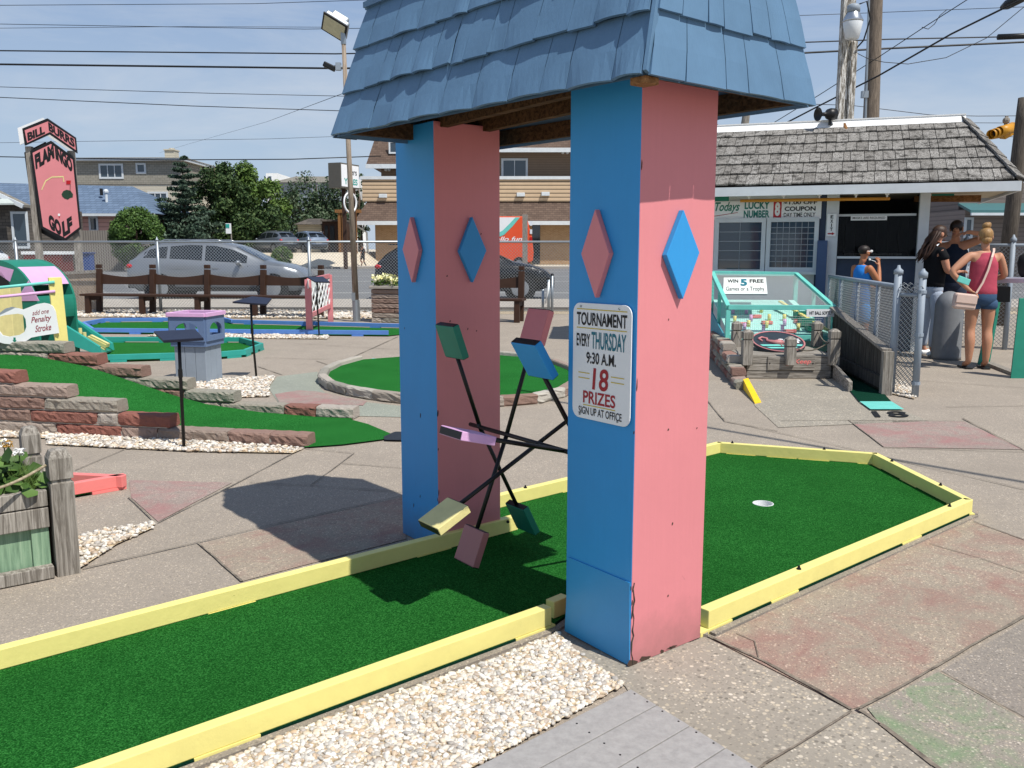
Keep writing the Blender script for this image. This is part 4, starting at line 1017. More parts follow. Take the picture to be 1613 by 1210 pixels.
# leaves as discs
n = 330; k = rng.integers(0, len(cl), n); vs, fs = [], []
for i in range(n):
    c = cl[k[i]] + V(*(rng.standard_normal(3)*np.array([.07,.06,.035]))); nrm = Vector(rng.standard_normal(3)*.5+np.array([.1,-.5,.9])).normalized(); r_ = .022+.016*rng.random()
    e = nrm.orthogonal().normalized(); g_ = nrm.cross(e); o_ = len(vs)
    vs.append(c-nrm*r_*.25)
    for j in range(9):
        th = 2*math.pi*j/9; rr = r_*(1+.12*(-1)**j); vs.append(c+e*rr*math.cos(th)+g_*rr*math.sin(th))
    fs += [(o_, o_+1+j, o_+1+(j+1) % 9) for j in range(9)]
mesh_object('leaves', vs, fs, None, M['leaf'], fpt, True)
for (x, y, wid) in ((30,712,.042),(6,698,.045),(-14,700,.04)):
    c = D(x, y, pc.y+.12); leaf_cloud([c], [(wid*.6,wid*.6,wid*.35)], 60, .012, M['petal'], 'flower_head', fpt, .9, 1.0)
    mb = MB(); mb.tube([V(c.x, c.y, zc_), c], .003, 5); mb.build('stem', M['leaf'], fpt)
c = D(11, 700, pc.y+.10); leaf_cloud([c], [(.025,.025,.02)], 50, .008, _island('wilted', [(0,'#8a6a2c'),(1,'#b98f45')], .8), 'wilted_head', fpt)
ros = thing('grassy_plant', 'bushy fine-leaved green plant between the two planter posts', 'plant', tuple(pc+py_*.2+V(0,0,zc_)))
vs, fs = [], []
for i in range(1100):
    b0 = pc + px_*(-.10+.09*rng.random()-.03) + py_*(.10+.3*rng.random()) + V(0,0,zc_-.02+.12*rng.random()*rng.random()); dv = Vector((rng.normal(0,.4), rng.normal(0,.4), 1)).normalized(); L2 = .06+.07*rng.random(); sdv = dv.orthogonal().normalized()*.0022
    o_ = len(vs); vs += [b0-sdv, b0+sdv, b0+dv*L2]; fs.append((o_, o_+1, o_+2))
mesh_object('blades', vs, fs, None, M['leaflight'], ros)

# ------------------------------------------------------------------ chain link fences
def chain(mbx, p0, p1, z0, z1, cell=.06, r=.0028, n=3):
    p0, p1 = Vector(p0), Vector(p1); L_ = (p1-p0).length; d = (p1-p0).normalized(); H_ = z1-z0; n_ = V(d.y, -d.x, 0)*r*.8
    sl_ = 1.0                                     # 45 degrees
    for s_ in (1, -1):
        x = -H_
        while x < L_:
            a0, a1 = max(x, 0), min(x+H_, L_)
            if a1-a0 > .01:
                za, zb_ = a0-x, a1-x
                if s_ < 0: za, zb_ = H_-za, H_-zb_
                zz = lambda f: 0
                q0 = p0+d*a0+V(0,0,z0+za)+n_*s_; q1 = p0+d*a1+V(0,0,z0+zb_)+n_*s_
                mbx.cyl(q0, q1, r, n=n, cap=False)
            x += cell
f0, f1 = G(-250, 494), G(1010, 494)
fence = thing('chain_link_fence', 'long galvanised chain link fence between the course and the street', 'fence', tuple(f0))
fd_ = (f1-f0).normalized(); ztop = D(400, 381, f0.y).z
for x in (-187, 33.5, 254, 490, 726, 960):
    b = G(x, 494); mb = MB(); mb.cyl(b, b+V(0,0,ztop+.02), .035, n=10); mb.lathe(b+V(0,0,ztop+.02), [(.04,0),(.04,.03),(.012,.06),(.012,.09)], 8); mb.build('post', M['galv'], fence, True)
mb = MB(); mb.cyl(f0+V(0,0,ztop), f1+V(0,0,ztop), .024, n=8); mb.build('top_rail', M['galv'], fence, True)
mb = MB(); mb.cyl(f0+V(0,0,.06), f1+V(0,0,.06), .006, n=5); mb.build('tension_wire', M['galv'], fence)
mb = MB(); chain(mb, f0, f1, .05, ztop+.03, .070, .0026); mb.build('wire_mesh', M['wire'], fence)
# ================================================================== VEHICLES
M['tyre'] = paint('#17181a', .85, .2, 20); M['rim'] = metal('#b9bdc2', .3, .1, .9); M['carglass'] = glass_dark((.012,.016,.02), .03)
M['redlamp'] = paint('#b3141c', .2, .05); M['headlamp'] = metal('#e6e9ec', .12, .05, .3); M['plastic'] = paint('#1a1b1d', .6, .1)
def carpaint(c, metallic=.5):
    t = NT('car_paint'); t.p.inputs['Coat Weight'].default_value = .6; t.p.inputs['Coat Roughness'].default_value = .05
    return t.done(C(c), .32, metallic, .5)
XT = [0,.04,.14,.32,.62,.95,1.7,2.4,2.85,3.25,3.72,4.2,4.52,4.72,4.8]
TP = [.62,.98,1.14,1.33,1.53,1.61,1.68,1.65,1.54,1.33,1.09,1.00,.89,.72,.55]
BT = [.60,.95,1.08,1.14,1.14,1.12,1.07,1.02,1.0,.99,.98,.93,.83,.67,.52]
HW = [.66,.78,.85,.90,.93,.94,.95,.95,.95,.94,.93,.89,.80,.64,.50]
TW = [.60,.66,.68,.66,.64,.64,.65,.66,.67,.70,.74,.70,.60,.46,.36]
def make_car(name, label, colour, group=None, metallic=.5, detail=True):
    t = thing(name, label, 'car', (0,0,0), group); bodym = carpaint(colour, metallic)
    f = lambda x, a: float(np.interp(x, XT, a)); mb = MB(); xs = sorted(set(XT+[round(q, 3) for q in np.linspace(.05, 4.75, 34)])); prof = []
    for x in xs:
        w_, tw, b, tp = f(x, HW), f(x, TW), f(x, BT), f(x, TP); zb = .26 if .3 < x < 4.5 else .34
        half = [(w_*.86, zb), (w_*.965, zb+.12), (w_, zb+.30), (w_*1.0, min(b-.12, .78)), (w_*.965, b)]
        if tp-b > .08: half += [(w_*.93, b+.03), (tw+(w_*.93-tw)*.16, tp-.09), (tw*.94, tp-.015)]
        else: half += [(w_*.94, b+(tp-b)*.3), (tw+.1, b+(tp-b)*.7), (tw, tp-.01)]
        half += [(tw*.5, tp+.012), (0, tp+.018)]
        prof.append([(x-2.4, -y, z) for y, z in half] + [(x-2.4, y, z) for y, z in reversed(half[:-1])])
    k = len(prof[0]); vs = [p for q in prof for p in q]
    fs = [(i*k+j, i*k+j+1, (i+1)*k+j+1, (i+1)*k+j) for i in range(len(prof)-1) for j in range(k-1)] + [(i*k, (i+1)*k, (i+1)*k+k-1, i*k+k-1) for i in range(len(prof)-1)]
    fs += [tuple(range(k)), tuple(range((len(prof)-1)*k+k-1, (len(prof)-1)*k-1, -1))]
    mb.add(vs, fs); body = mb.build('body', bodym, t, True, fix=True)
    def side(x, q, s_, o=.006):           # point on the cabin flank
        b, tp, w_, tw = f(x,BT)+.03, f(x,TP)-.09, f(x,HW)*.93, f(x,TW); tw2 = tw+(w_-tw)*.16
        return (x-2.4, s_*(w_+(tw2-w_)*q+o), b+(tp-b)*q)
    for s_ in (-1, 1):
        for x0, x1, nm in ((.50,1.12,'quarter_window'), (1.20,2.05,'side_window'), (2.13,3.22,'side_window')):
            mb = MB(); n = 8
            for i in range(n):
                a, b = x0+(x1-x0)*i/n, x0+(x1-x0)*(i+1)/n; mb.poly([side(a,.10,s_), side(b,.10,s_), side(b,.93,s_), side(a,.93,s_)])
            mb.build(nm, M['carglass'], t, fix=True)
        for xw in (.92, 3.88):
            c = V(xw-2.4, s_*.83, .345); mb = MB(); mb.cyl(c-V(0,.10*s_,0), c+V(0,f(xw,HW)-.826,0)*s_, .42, n=26); mb.build('wheel_arch', M['plastic'], t)
            e = f(xw,HW)+.004
            mb = MB(); pr = [(.20,-.11),(.31,-.115),(.345,-.08),(.345,.08),(.31,.115),(.20,.11)]; mb.lathe(V(xw-2.4, s_*(e-.10), .345), pr, 28, axis=Matrix.Rotation(R(-90*s_),3,'X')); wh = mb.build('wheel', M['tyre'], t, True)
            mb = MB(); cc = V(xw-2.4, s_*(e+.012), .345); mb.cyl(cc-V(0,.02*s_,0), cc+V(0,.004*s_,0), .055, n=10)
            for q in range(10):
                th = 2*math.pi*q/10; d = V(math.cos(th),0,math.sin(th)); mb.beam(cc+d*.05, cc+d*.225, .05, .018, up=(0,1,0))
            mb.lathe(cc, [(.215,-.02),(.235,-.02),(.235,.006),(.215,.006)], 24, axis=Matrix.Rotation(R(-90*s_),3,'X')); mb.build('rim', M['rim'], wh)
        mb = MB(); mb.ball(V(4.36-2.4, s_*.70, .80), (.24,.13,.085), 12, 7, rot=Matrix.Rotation(R(-14*s_),3,'Z')@Matrix.Rotation(R(10),3,'Y')); mb.build('headlight', M['headlamp'], t, True)
        mb = MB(); mb.ball(V(.14-2.4, s_*.74, .96), (.13,.13,.085), 12, 7); mb.build('taillight', M['redlamp'], t, True)
        mb = MB(); mb.ball(V(3.05-2.4, s_*1.04, 1.06), (.07,.11,.075), 10, 6); mb.beam(V(3.08-2.4, s_*.9, 1.02), V(3.06-2.4, s_*1.0, 1.04), .04, .03); mb.build('mirror', bodym, t, True)
        for xh in (1.42, 2.4):
            mb = MB(); mb.box(V(xh-2.4, s_*(f(xh,HW)*.985), .90), (.18,.03,.025)); mb.build('door_handle', bodym, t)
        for xd in (1.16, 2.09, 3.26):
            mb = MB(); mb.prism([V(xd-2.4-.004, s_*(f(xd,HW)+.001), .42), V(xd-2.4+.004, s_*(f(xd,HW)+.001), .42), V(xd-2.4+.004, s_*(f(xd,HW)*.967+.002), .98), V(xd-2.4-.004, s_*(f(xd,HW)*.967+.002), .98)], V(0,s_*.002,0)); mb.build('door_gap', M['plastic'], t, fix=True)
        mb = MB(); mb.box(V(0, s_*.915, .33), (2.5,.05,.10)); mb.build('sill', M['plastic'], t, bevel=.01)
    def top(x, yq, o=.007): return (x-2.4, f(x,TW)*yq*.95, f(x,TP)+.010+o-.02*abs(yq)**3)
    for nm, x0, x1 in (('windscreen', 2.92, 3.66), ('rear_window', .19, .56)):
        mb = MB(); n = 6
        for i in range(n):
            for j in range(8):
                a, b = x0+(x1-x0)*i/n, x0+(x1-x0)*(i+1)/n; y0, y1 = -1+j/4, -1+(j+1)/4
                mb.poly([top(a,y0), top(b,y0), top(b,y1), top(a,y1)])
        mb.build(nm, M['carglass'], t, True, fix=True)
    mb = MB(); mb.box(V(4.70-2.4, 0, .62), (.10,.86,.18), rot=Matrix.Rotation(R(-20),3,'Y')); mb.build('grille', M['plastic'], t, bevel=.03)
    mb = MB(); mb.box(V(.015-2.4, 0, .80), (.02,.50,.13)); mb.build('number_plate', M['white'], t)
    mb = MB(); mb.box(V(.0-2.4+.04, 0, .42), (.10,1.35,.16)); mb.build('rear_bumper', M['plastic'], t, bevel=.02)
    mb = MB(); mb.box(V(.50-2.4, 0, 1.60), (.28,1.12,.03)); mb.build('spoiler', bodym, t, bevel=.01)
    for s_ in (-1, 1):
        mb = MB(); mb.tube([V(.9-2.4,s_*.60,1.655), V(1.0-2.4,s_*.60,1.70), V(2.4-2.4,s_*.61,1.70), V(2.55-2.4,s_*.61,1.655)], .015, 6); mb.build('roof_rail', M['rim'], t, True)
    return t
def place(o, x, y, z, rz, sx=1, sz=1): o.location = (x, y, z); o.rotation_euler = (0,0,R(rz)); o.scale = (sx, sx if sx < 1.02 else 1.0, sz)
cg = 'cars in and beside the street'
car = make_car('parked_car', 'silver grey crossover car behind the chain link fence and the brown bench', '#8b9096', cg, .6)
place(car, -8.35, 26.1, .004, 0, 1.07, 1.0)
def recolour(o, c, metallic=.5):
    m = carpaint(c, metallic)
    for ch in o.children:
        if ch.name.split('.')[0] in ('body','mirror','door_handle','spoiler'): ch.data = ch.data.copy(); ch.data.materials[0] = m
car2 = dup(car, (0,0,0), 0, 'black crossover car mostly hidden behind the far pavilion pillar', cg); recolour(car2, '#0c0e12'); place(car2, -1.35, 26.2, .004, 0, 1.07, .98)
car3 = dup(car, (0,0,0), 0, 'grey crossover parked on the far lot beside the scalloped fence', cg); recolour(car3, '#6d747d'); place(car3, -19.0, 71.5, 1.15, 138)
car4 = dup(car, (0,0,0), 0, 'blue grey crossover parked on the far lot nearest the grey shed', cg); recolour(car4, '#7a8798'); place(car4, -16.6, 72.5, 1.15, 128)
car5 = dup(car, (0,0,0), 0, 'white car at the left edge beyond the green barrel', cg); recolour(car5, '#d9dcdd', .1); place(car5, -30.2, 49.0, .004, 178)
# orange van
Yv = 62.0; k_ = Yv/F
van = thing('delivery_van', 'orange high-roofed van with white and teal swoosh between the pavilion pillars', 'van', (D(740,400,Yv).x, Yv, .004))
vx0, vx1 = D(690,0,Yv).x, D(842,0,Yv).x; vz1 = D(0,341,Yv).z
orange = paint('#e2562f', .4, .06, 2, .02)
mb = MB(); prof = [(vx0,.5),(vx1-.25,.5),(vx1-.05,.62),(vx1,1.2),(vx1-.12,vz1*.62),(vx1-.45,vz1-.12),(vx1-.75,vz1),(vx0,vz1)]
mb.prism([V(x,Yv,z) for x, z in prof], (0,2.1,0)); mb.build('body', orange, van, bevel=.06, fix=True)
def vpanel(pxs, m, nm, o=.012):
    mb = MB(); mb.prism([D(x, y, Yv-.001) for x, y in pxs], (0,-o,0)); mb.build(nm, m, van, fix=True)
vpanel([(780,342.5),(817,342.5),(805,355),(792,368),(780,374)], M['white'], 'white_panel', .010)
vpanel([(812,342.5),(819,342.5),(807,357),(794,370),(780,376),(780,370),(792,363),(803,352)], M['mint'], 'swoosh', .016)
text('hello fun', van, D(774,380,Yv-.02), (1,0,0), (0,0,1), 48*k_, 7*k_, M['white'], bold=.015, shear=.3)
for x in (vx0+.9, vx1-1.0):
    c = V(x, Yv+.02, .45); mb = MB(); mb.lathe(c, [(.2,-.1),(.42,-.12),(.45,-.08),(.45,.08),(.42,.12),(.2,.1)], 20, axis=Matrix.Rotation(R(90),3,'X')); w_ = mb.build('wheel', M['tyre'], van, True)
    mb = MB(); mb.cyl(c+V(0,-.13,0), c+V(0,-.10,0), .24, n=14); mb.build('rim', M['rim'], w_)
mb = MB(); mb.box(V((vx0+vx1)/2, Yv+1.0, .42), (vx1-vx0-.4, 1.9, .3)); mb.build('underbody', M['plastic'], van)
for y in (352,365,377):
    mb = MB(); mb.box(D(836.5, y, Yv-.02), (.16,.06,.3)); mb.build('taillight', M['headlamp'] if y < 370 else M['redlamp'], van)
mb = MB(); mb.beam(D(827,398,Yv-1.5)-V(0,0,2), D(827,338,Yv-1.5), .35, .12); tag(mb.build('wooden_pole', M['wood'], None), 'brown wooden pole standing in front of the orange van', 'pole')

# ================================================================== HOUSES
def shingle_mat(c1, c2, sx=2.2, sz=5.0):
    t = NT('asphalt_shingle'); b = t.n.new('ShaderNodeTexBrick'); b.inputs['Scale'].default_value = 1; b.inputs['Brick Width'].default_value = .42; b.inputs['Row Height'].default_value = .19; b.inputs['Mortar Size'].default_value = .012
    b.inputs['Color1'].default_value = C(c1); b.inputs['Color2'].default_value = C(c2); b.inputs['Mortar'].default_value = dk(c1, .45); b.inputs['Bias'].default_value = .1
    m = t.n.new('ShaderNodeMapping'); m.inputs['Rotation'].default_value = (R(90),0,0); m.inputs['Scale'].default_value = (1,1,1); t.link(t.tc.outputs['Object'], m.inputs[0]); t.link(m.outputs[0], b.inputs[0])
    n = t.noise(3, 5, .6); k = t.mix(t.math('MULTIPLY', n, .4), b.outputs[0], dk(c2, .8)); t.bump(b.outputs[1], -.4, .02); return t.done(k, .9, 0, .2)
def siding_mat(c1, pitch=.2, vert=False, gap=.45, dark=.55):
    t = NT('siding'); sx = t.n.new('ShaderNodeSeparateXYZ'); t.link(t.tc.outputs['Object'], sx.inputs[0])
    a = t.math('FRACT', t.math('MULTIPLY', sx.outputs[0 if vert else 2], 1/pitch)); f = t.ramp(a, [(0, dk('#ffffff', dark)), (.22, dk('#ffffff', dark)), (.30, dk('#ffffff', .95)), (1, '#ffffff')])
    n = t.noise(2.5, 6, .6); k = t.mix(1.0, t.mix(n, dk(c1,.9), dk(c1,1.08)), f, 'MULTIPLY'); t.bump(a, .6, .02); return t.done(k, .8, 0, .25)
def brick_mat():
    t = NT('brick_wall'); b = t.n.new('ShaderNodeTexBrick'); b.inputs['Scale'].default_value = 1; b.inputs['Brick Width'].default_value = .30; b.inputs['Row Height'].default_value = .10; b.inputs['Mortar Size'].default_value = .012
    b.inputs['Color1'].default_value = C('#ad8c68'); b.inputs['Color2'].default_value = C('#977552'); b.inputs['Mortar'].default_value = C('#b7a58b')
    m = t.n.new('ShaderNodeMapping'); m.inputs['Rotation'].default_value = (R(90),0,0); t.link(t.tc.outputs['Object'], m.inputs[0]); t.link(m.outputs[0], b.inputs[0]); return t.done(t.mix(t.math('MULTIPLY', t.noise(2), .4), b.outputs[0], '#7d5a3a'), .9)
M['brnshingle'] = shingle_mat('#574840', '#6d5c51'); M['blueshingle'] = shingle_mat('#56677d', '#66788f'); M['greyshingle'] = shingle_mat('#77736b', '#8a867c')
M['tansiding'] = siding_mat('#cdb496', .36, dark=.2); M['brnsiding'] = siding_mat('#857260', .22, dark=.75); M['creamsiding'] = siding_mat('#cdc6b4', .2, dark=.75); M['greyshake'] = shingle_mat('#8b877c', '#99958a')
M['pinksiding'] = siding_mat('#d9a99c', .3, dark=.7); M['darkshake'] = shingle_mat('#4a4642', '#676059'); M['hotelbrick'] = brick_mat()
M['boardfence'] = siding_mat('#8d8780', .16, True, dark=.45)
def winpart(parent, P, wd, ht, mull=1, xd=(1,0,0), m=None, fr=.09, nrm=(0,-1,0)):
    """window: frame part with a pane sub-part; P lower-left corner on the wall"""
    xd = Vector(xd); n_ = Vector(nrm); z = V(0,0,1); mb = MB(); m = m or M['trimwhite']
    for a, b, c, d in ((-fr,-fr,wd+2*fr,fr), (-fr,ht,wd+2*fr,fr), (-fr,0,fr,ht), (wd,0,fr,ht)):
        mb.prism([P+xd*a+z*b, P+xd*(a+c)+z*b, P+xd*(a+c)+z*(b+d), P+xd*a+z*(b+d)], n_*.06)
    for i in range(1, mull): mb.prism([P+xd*(wd*i/mull-.035), P+xd*(wd*i/mull+.035), P+xd*(wd*i/mull+.035)+z*ht, P+xd*(wd*i/mull-.035)+z*ht], n_*.05)
    f = mb.build('window', m, parent, fix=True); mb = MB(); mb.poly([P+n_*.015, P+xd*wd+n_*.015, P+xd*wd+z*ht+n_*.015, P+z*ht+n_*.015]); mb.build('pane', M['glassblue'], f); return f
def bx(mb, x0, x1, y0, y1, z0, z1): mb.box(((x0+x1)/2,(y0+y1)/2,(z0+z1)/2), (x1-x0,y1-y0,z1-z0))
# --- brown motel
Yh = 84.0; hx_ = lambda px: (px-806.5)/F*Yh*1.0; hz_ = lambda py: D(806, py, Yh).z
ht = thing('motel', 'brown shingled motel with tan siding balcony and brick ground floor behind the pavilion', 'motel', (hx_(760), Yh, 0))
x0, x1 = hx_(584), hx_(1130)
mb = MB(); bx(mb, x0+.6, x1, Yh, Yh+14, 0, hz_(349)); mb.build('brick_wall', M['hotelbrick'], ht)
mb = MB(); e = 1.3; z0, z1 = hz_(349), hz_(318)
mb.add([V(hx_(566),Yh-e,z0), V(x1,Yh-e,z0), V(x1,Yh,z1), V(x0-.1,Yh,z1), V(hx_(566),Yh+12,z0), V(x0-.1,Yh+12,z1)], [(0,1,2,3),(4,0,3,5)]); mb.build('pent_roof', M['brnshingle'], ht)
mb = MB(); bx(mb, hx_(565), x1, Yh-e-.12, Yh-e, z0-.35, z0); mb.build('gutter', M['trimwhite'], ht)
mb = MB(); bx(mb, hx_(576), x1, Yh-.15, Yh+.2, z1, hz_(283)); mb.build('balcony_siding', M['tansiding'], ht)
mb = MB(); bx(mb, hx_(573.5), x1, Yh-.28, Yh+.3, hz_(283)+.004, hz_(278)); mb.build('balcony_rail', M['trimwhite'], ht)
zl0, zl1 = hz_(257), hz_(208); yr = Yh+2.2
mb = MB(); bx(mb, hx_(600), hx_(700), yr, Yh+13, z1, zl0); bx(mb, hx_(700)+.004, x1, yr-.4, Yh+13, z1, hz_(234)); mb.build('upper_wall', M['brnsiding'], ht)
mb = MB(); a0, a1 = hx_(580), hx_(592)
mb.add([V(a0,yr-1.2,zl0), V(hx_(702),yr-1.2,zl0), V(hx_(702),yr+.4,zl1), V(a1,yr+.4,zl1), V(a0,Yh+12,zl0), V(a1,Yh+11,zl1)], [(0,1,2,3),(4,0,3,5)])
zr0, zr1 = hz_(232), hz_(190)
mb.add([V(hx_(702),yr-1.7,zr0), V(x1,yr-1.7,zr0), V(x1,yr+.2,zr1), V(hx_(708),yr+.2,zr1)], [(0,1,2,3)]); mb.build('mansard_roof', M['brnshingle'], ht)
mb = MB(); bx(mb, hx_(579), hx_(702), yr-1.3, yr-1.2, zl0-.4, zl0); bx(mb, hx_(702)+.01, x1, yr-1.8, yr-1.7, zr0-.4, zr0); mb.build('fascia', M['trimwhite'], ht)
winpart(ht, V(hx_(793),yr-.4,hz_(276)), hx_(828)-hx_(793), hz_(250)-hz_(276), 2, fr=.2); winpart(ht, V(hx_(617),yr-.75,hz_(237)), hx_(630)-hx_(617), hz_(222)-hz_(237), 1, fr=.15)
mb = MB(); bx(mb, hx_(838), hx_(850), Yh-.08, Yh-.004, 0, hz_(352)); d_ = mb.build('door', M['glass'], ht)
for px, py in ((608,309),(820,307),(858,306)):
    mb = MB(); mb.box(V(hx_(px),Yh-.3,hz_(py)), (.75,.25,.35)); mb.build('wall_light', M['trimwhite'], ht, bevel=.03)
for px, py in ((608,264),(613,264),(886,237),(893,237)):
    mb = MB(); mb.ball(V(hx_(px),yr-.5 if px > 800 else yr-.1,hz_(py)), .16, 8, 6); mb.build('flood_light', M['trimwhite'], ht, True)
mb = MB(); mb.tube([V(hx_(569),Yh-e+.1,z0-.4), V(hx_(581),Yh-.1,z0-1.0), V(hx_(583),Yh-.1,0)], .09, 6); mb.build('downpipe', M['trimwhite'], ht, True)
# --- tan three storey house
Yt = 80.0; tx = lambda px: (px-806.5)/F*Yt; tz = lambda py: D(806, py, Yt).z
th_ = thing('tan_house', 'tall tan house with shingled upper storey, cream chimney and low hip roof', 'house', (tx(210), Yt, 0))
mb = MB(); bx(mb, tx(112), tx(300), Yt, Yt+12, 0, tz(290)); mb.build('lower_wall', M['creamsiding'], th_)
mb = MB(); bx(mb, tx(112), tx(300)+.05, Yt-.08, Yt+12, tz(290)+.003, tz(254)); mb.build('upper_wall', M['greyshake'], th_)
mb = MB(); bx(mb, tx(108), tx(306), Yt-.6, Yt+12.6, tz(254)+.003, tz(250)); mb.build('fascia', M['trimwhite'], th_)
mb = MB(); A = [V(tx(107),Yt-.7,tz(250)), V(tx(307),Yt-.7,tz(250)), V(tx(307),Yt+12.7,tz(250)), V(tx(107),Yt+12.7,tz(250))]; r0, r1 = V(tx(150),Yt+6,tz(237)), V(tx(268),Yt+6,tz(237))
mb.add(A+[r0,r1], [(0,1,5,4),(1,2,5),(2,3,4,5),(3,0,4)]); rf = mb.build('roof', M['greyshingle'], th_)
mb = MB(); bx(mb, tx(254), tx(269), Yt+3, Yt+4.2, tz(252), tz(231)); bx(mb, tx(253), tx(270), Yt+2.9, Yt+4.3, tz(231), tz(229)); mb.cyl(V(tx(262),Yt+3.6,tz(229)), V(tx(262),Yt+3.6,tz(226.5)), .25, n=10); mb.build('chimney', M['creamsiding'], rf)
for a, b, c, d, n in ((175,207,261,279,3),(232,242,260,271,1),(247,273,305,316,3),(198,206,305,314,1)): winpart(th_, V(tx(a),Yt-(.08 if c < 290 else 0),tz(d)), tx(b)-tx(a), tz(c)-tz(d), n, fr=.16)
# --- pink house with blue roof
Yp = 66.0; qx = lambda px: (px-806.5)/F*Yp; qz = lambda py: D(806, py, Yp).z
ph = thing('pink_house', 'low pink house with blue shingle hip roof behind the golf sign', 'house', (qx(190), Yp, 0))
mb = MB(); bx(mb, qx(-80), qx(245), Yp, Yp+9, 0, qz(338)); mb.build('wall', M['pinksiding'], ph)
mb = MB(); A = [V(qx(-90),Yp-.6,qz(337)), V(qx(259),Yp-.6,qz(337)), V(qx(259),Yp+9.6,qz(337)), V(qx(-90),Yp+9.6,qz(337))]; r0, r1 = V(qx(-40),Yp+4.5,qz(281)), V(qx(182),Yp+4.5,qz(287)); mb.add(A+[r0,r1], [(0,1,5,4),(1,2,5),(2,3,4,5),(3,0,4)]); rf = mb.build('roof', M['blueshingle'], ph)
mb = MB(); bx(mb, qx(-90), qx(259), Yp-.72, Yp-.6, qz(341), qz(337)); mb.build('gutter', M['trimwhite'], ph)
mb = MB(); mb.cyl(V(qx(166),Yp+1.5,qz(318)), V(qx(166),Yp+1.5,qz(300)), .10, n=8); mb.ball(V(qx(166),Yp+1.5,qz(300)), .2, 8, 5); mb.build('roof_vent', M['trimwhite'], rf)
mb = MB(); mb.cyl(V(qx(152),Yp+2.2,qz(305)), V(qx(152),Yp+2.2,qz(294)), .12, n=8); mb.build('vent_pipe', M['black'], rf)
winpart(ph, V(qx(153.5),Yp,qz(362)), qx(162)-qx(153.5), qz(344)-qz(362), 1, fr=.14)
mb = MB(); bx(mb, qx(122), qx(135), Yp-2.4, Yp-1.4, 0, qz(284)); bx(mb, qx(120), qx(137), Yp-2.5, Yp-1.3, qz(284), qz(280)); bx(mb, qx(123), qx(126), Yp-2.2, Yp-1.8, qz(280), qz(273)); tag(mb.build('white_chimney', M['white'], None), 'tall white chimney stack standing just right of the golf sign', 'chimney')
# --- dark shingled cottage at the left edge
Yg = 55.0; gx = lambda px: (px-806.5)/F*Yg; gz = lambda py: D(806, py, Yg).z
gh = thing('grey_cottage', 'dark weathered shingle cottage with white trimmed door at the left edge', 'house', (gx(0), Yg, 0))
mb = MB(); bx(mb, gx(-120), gx(56), Yg, Yg+7, 0, gz(326)); mb.build('wall', M['darkshake'], gh)
mb = MB(); mb.prism([V(gx(-120),Yg-.02,gz(326)), V(gx(56),Yg-.02,gz(326)), V(gx(-10),Yg-.02,gz(292)), V(gx(-60),Yg-.02,gz(270))], (0,.3,0)); mb.build('gable', M['darkshake'], gh, fix=True)
mb = MB(); mb.prism([V(gx(-60),Yg-.5,gz(266)), V(gx(58),Yg-.5,gz(327)), V(gx(58),Yg-.5,gz(323)), V(gx(-60),Yg-.5,gz(262))], (0,.8,0)); mb.build('roof', M['greyshingle'], gh, fix=True)
mb = MB(); mb.beam(V(gx(-60),Yg-.55,gz(266)), V(gx(58),Yg-.55,gz(326)), .12, .25); mb.build('barge_board', M['trimwhite'], gh)
mb = MB(); mb.prism([V(gx(-120),Yg-1.2,gz(326)), V(gx(54),Yg-1.2,gz(324)), V(gx(20),Yg,gz(309)), V(gx(-120),Yg,gz(309))], (0,0,.1)); mb.build('porch_roof', paint('#b5bdb9', .8), gh, fix=True)
winpart(gh, V(gx(34),Yg,gz(388)), gx(53)-gx(34), gz(337)-gz(388), 1, fr=.14)
# --- far pale blocks, sheds
def block(name, label, px0, px1, ytop, Y, m, wins=(), roof=None, dep=10, cat='building'):
    X = lambda px: (px-806.5)/F*Y; Z = lambda py: D(806, py, Y).z; t = thing(name, label, cat, (X((px0+px1)/2), Y, 0)); mb = MB(); bx(mb, X(px0), X(px1), Y, Y+dep, 0, Z(ytop)); mb.build('wall', m, t)
    for a, b, c, d in wins: winpart(t, V(X(a),Y,Z(d)), X(b)-X(a), Z(c)-Z(d), 1, fr=.12)
    if roof:
        yt, m2, ov = roof; mb = MB(); A = [V(X(px0-ov),Y-.8,Z(ytop)), V(X(px1+ov),Y-.8,Z(ytop)), V(X(px1+ov),Y+dep+.8,Z(ytop)), V(X(px0-ov),Y+dep+.8,Z(ytop))]; w_ = px1-px0
        mb.add(A+[V(X(px0+w_*.2),Y+dep/2,Z(yt)), V(X(px1-w_*.2),Y+dep/2,Z(yt))], [(0,1,5,4),(1,2,5),(2,3,4,5),(3,0,4)]); mb.build('roof', m2, t)
    return t
block('white_apartments', 'distant white apartment block showing above the pale green tree', 428, 446, 273, 150, M['white'], [(432,436,278,283),(432,436,286,291),(439,443,286,291)])
block('grey_house', 'distant grey house with dark hip roof behind the broad tree', 443, 535, 288, 140, paint('#7f8a99', .8), [(500,506,293,299)], (274, M['greyshingle'], 5))
block('white_building', 'distant white building peeking out right of the grey hip roof', 505, 566, 280, 170, M['white'], [(512,517,284,289),(525,530,284,289)])
block('small_hut', 'small wooden hut with tan roof between the dark evergreens', 328, 362, 341, 78, M['boardfence'], (), (326, paint('#a9825a', .9), 4), 4, 'hut')
block('garden_shed', 'pale grey shed with dark gable roof beside the parked cars', 474, 511, 354, 80, M['creamsiding'], (), (343, M['darkshake'], 3), 5, 'shed')
ds = block('dark_shed', 'dark brown lean-to shed with open doorways beside the grey shed', 512, 545, 349, 79, M['brownpaint'], (), None, 4, 'shed')
Xs = lambda px: (px-806.5)/F*79
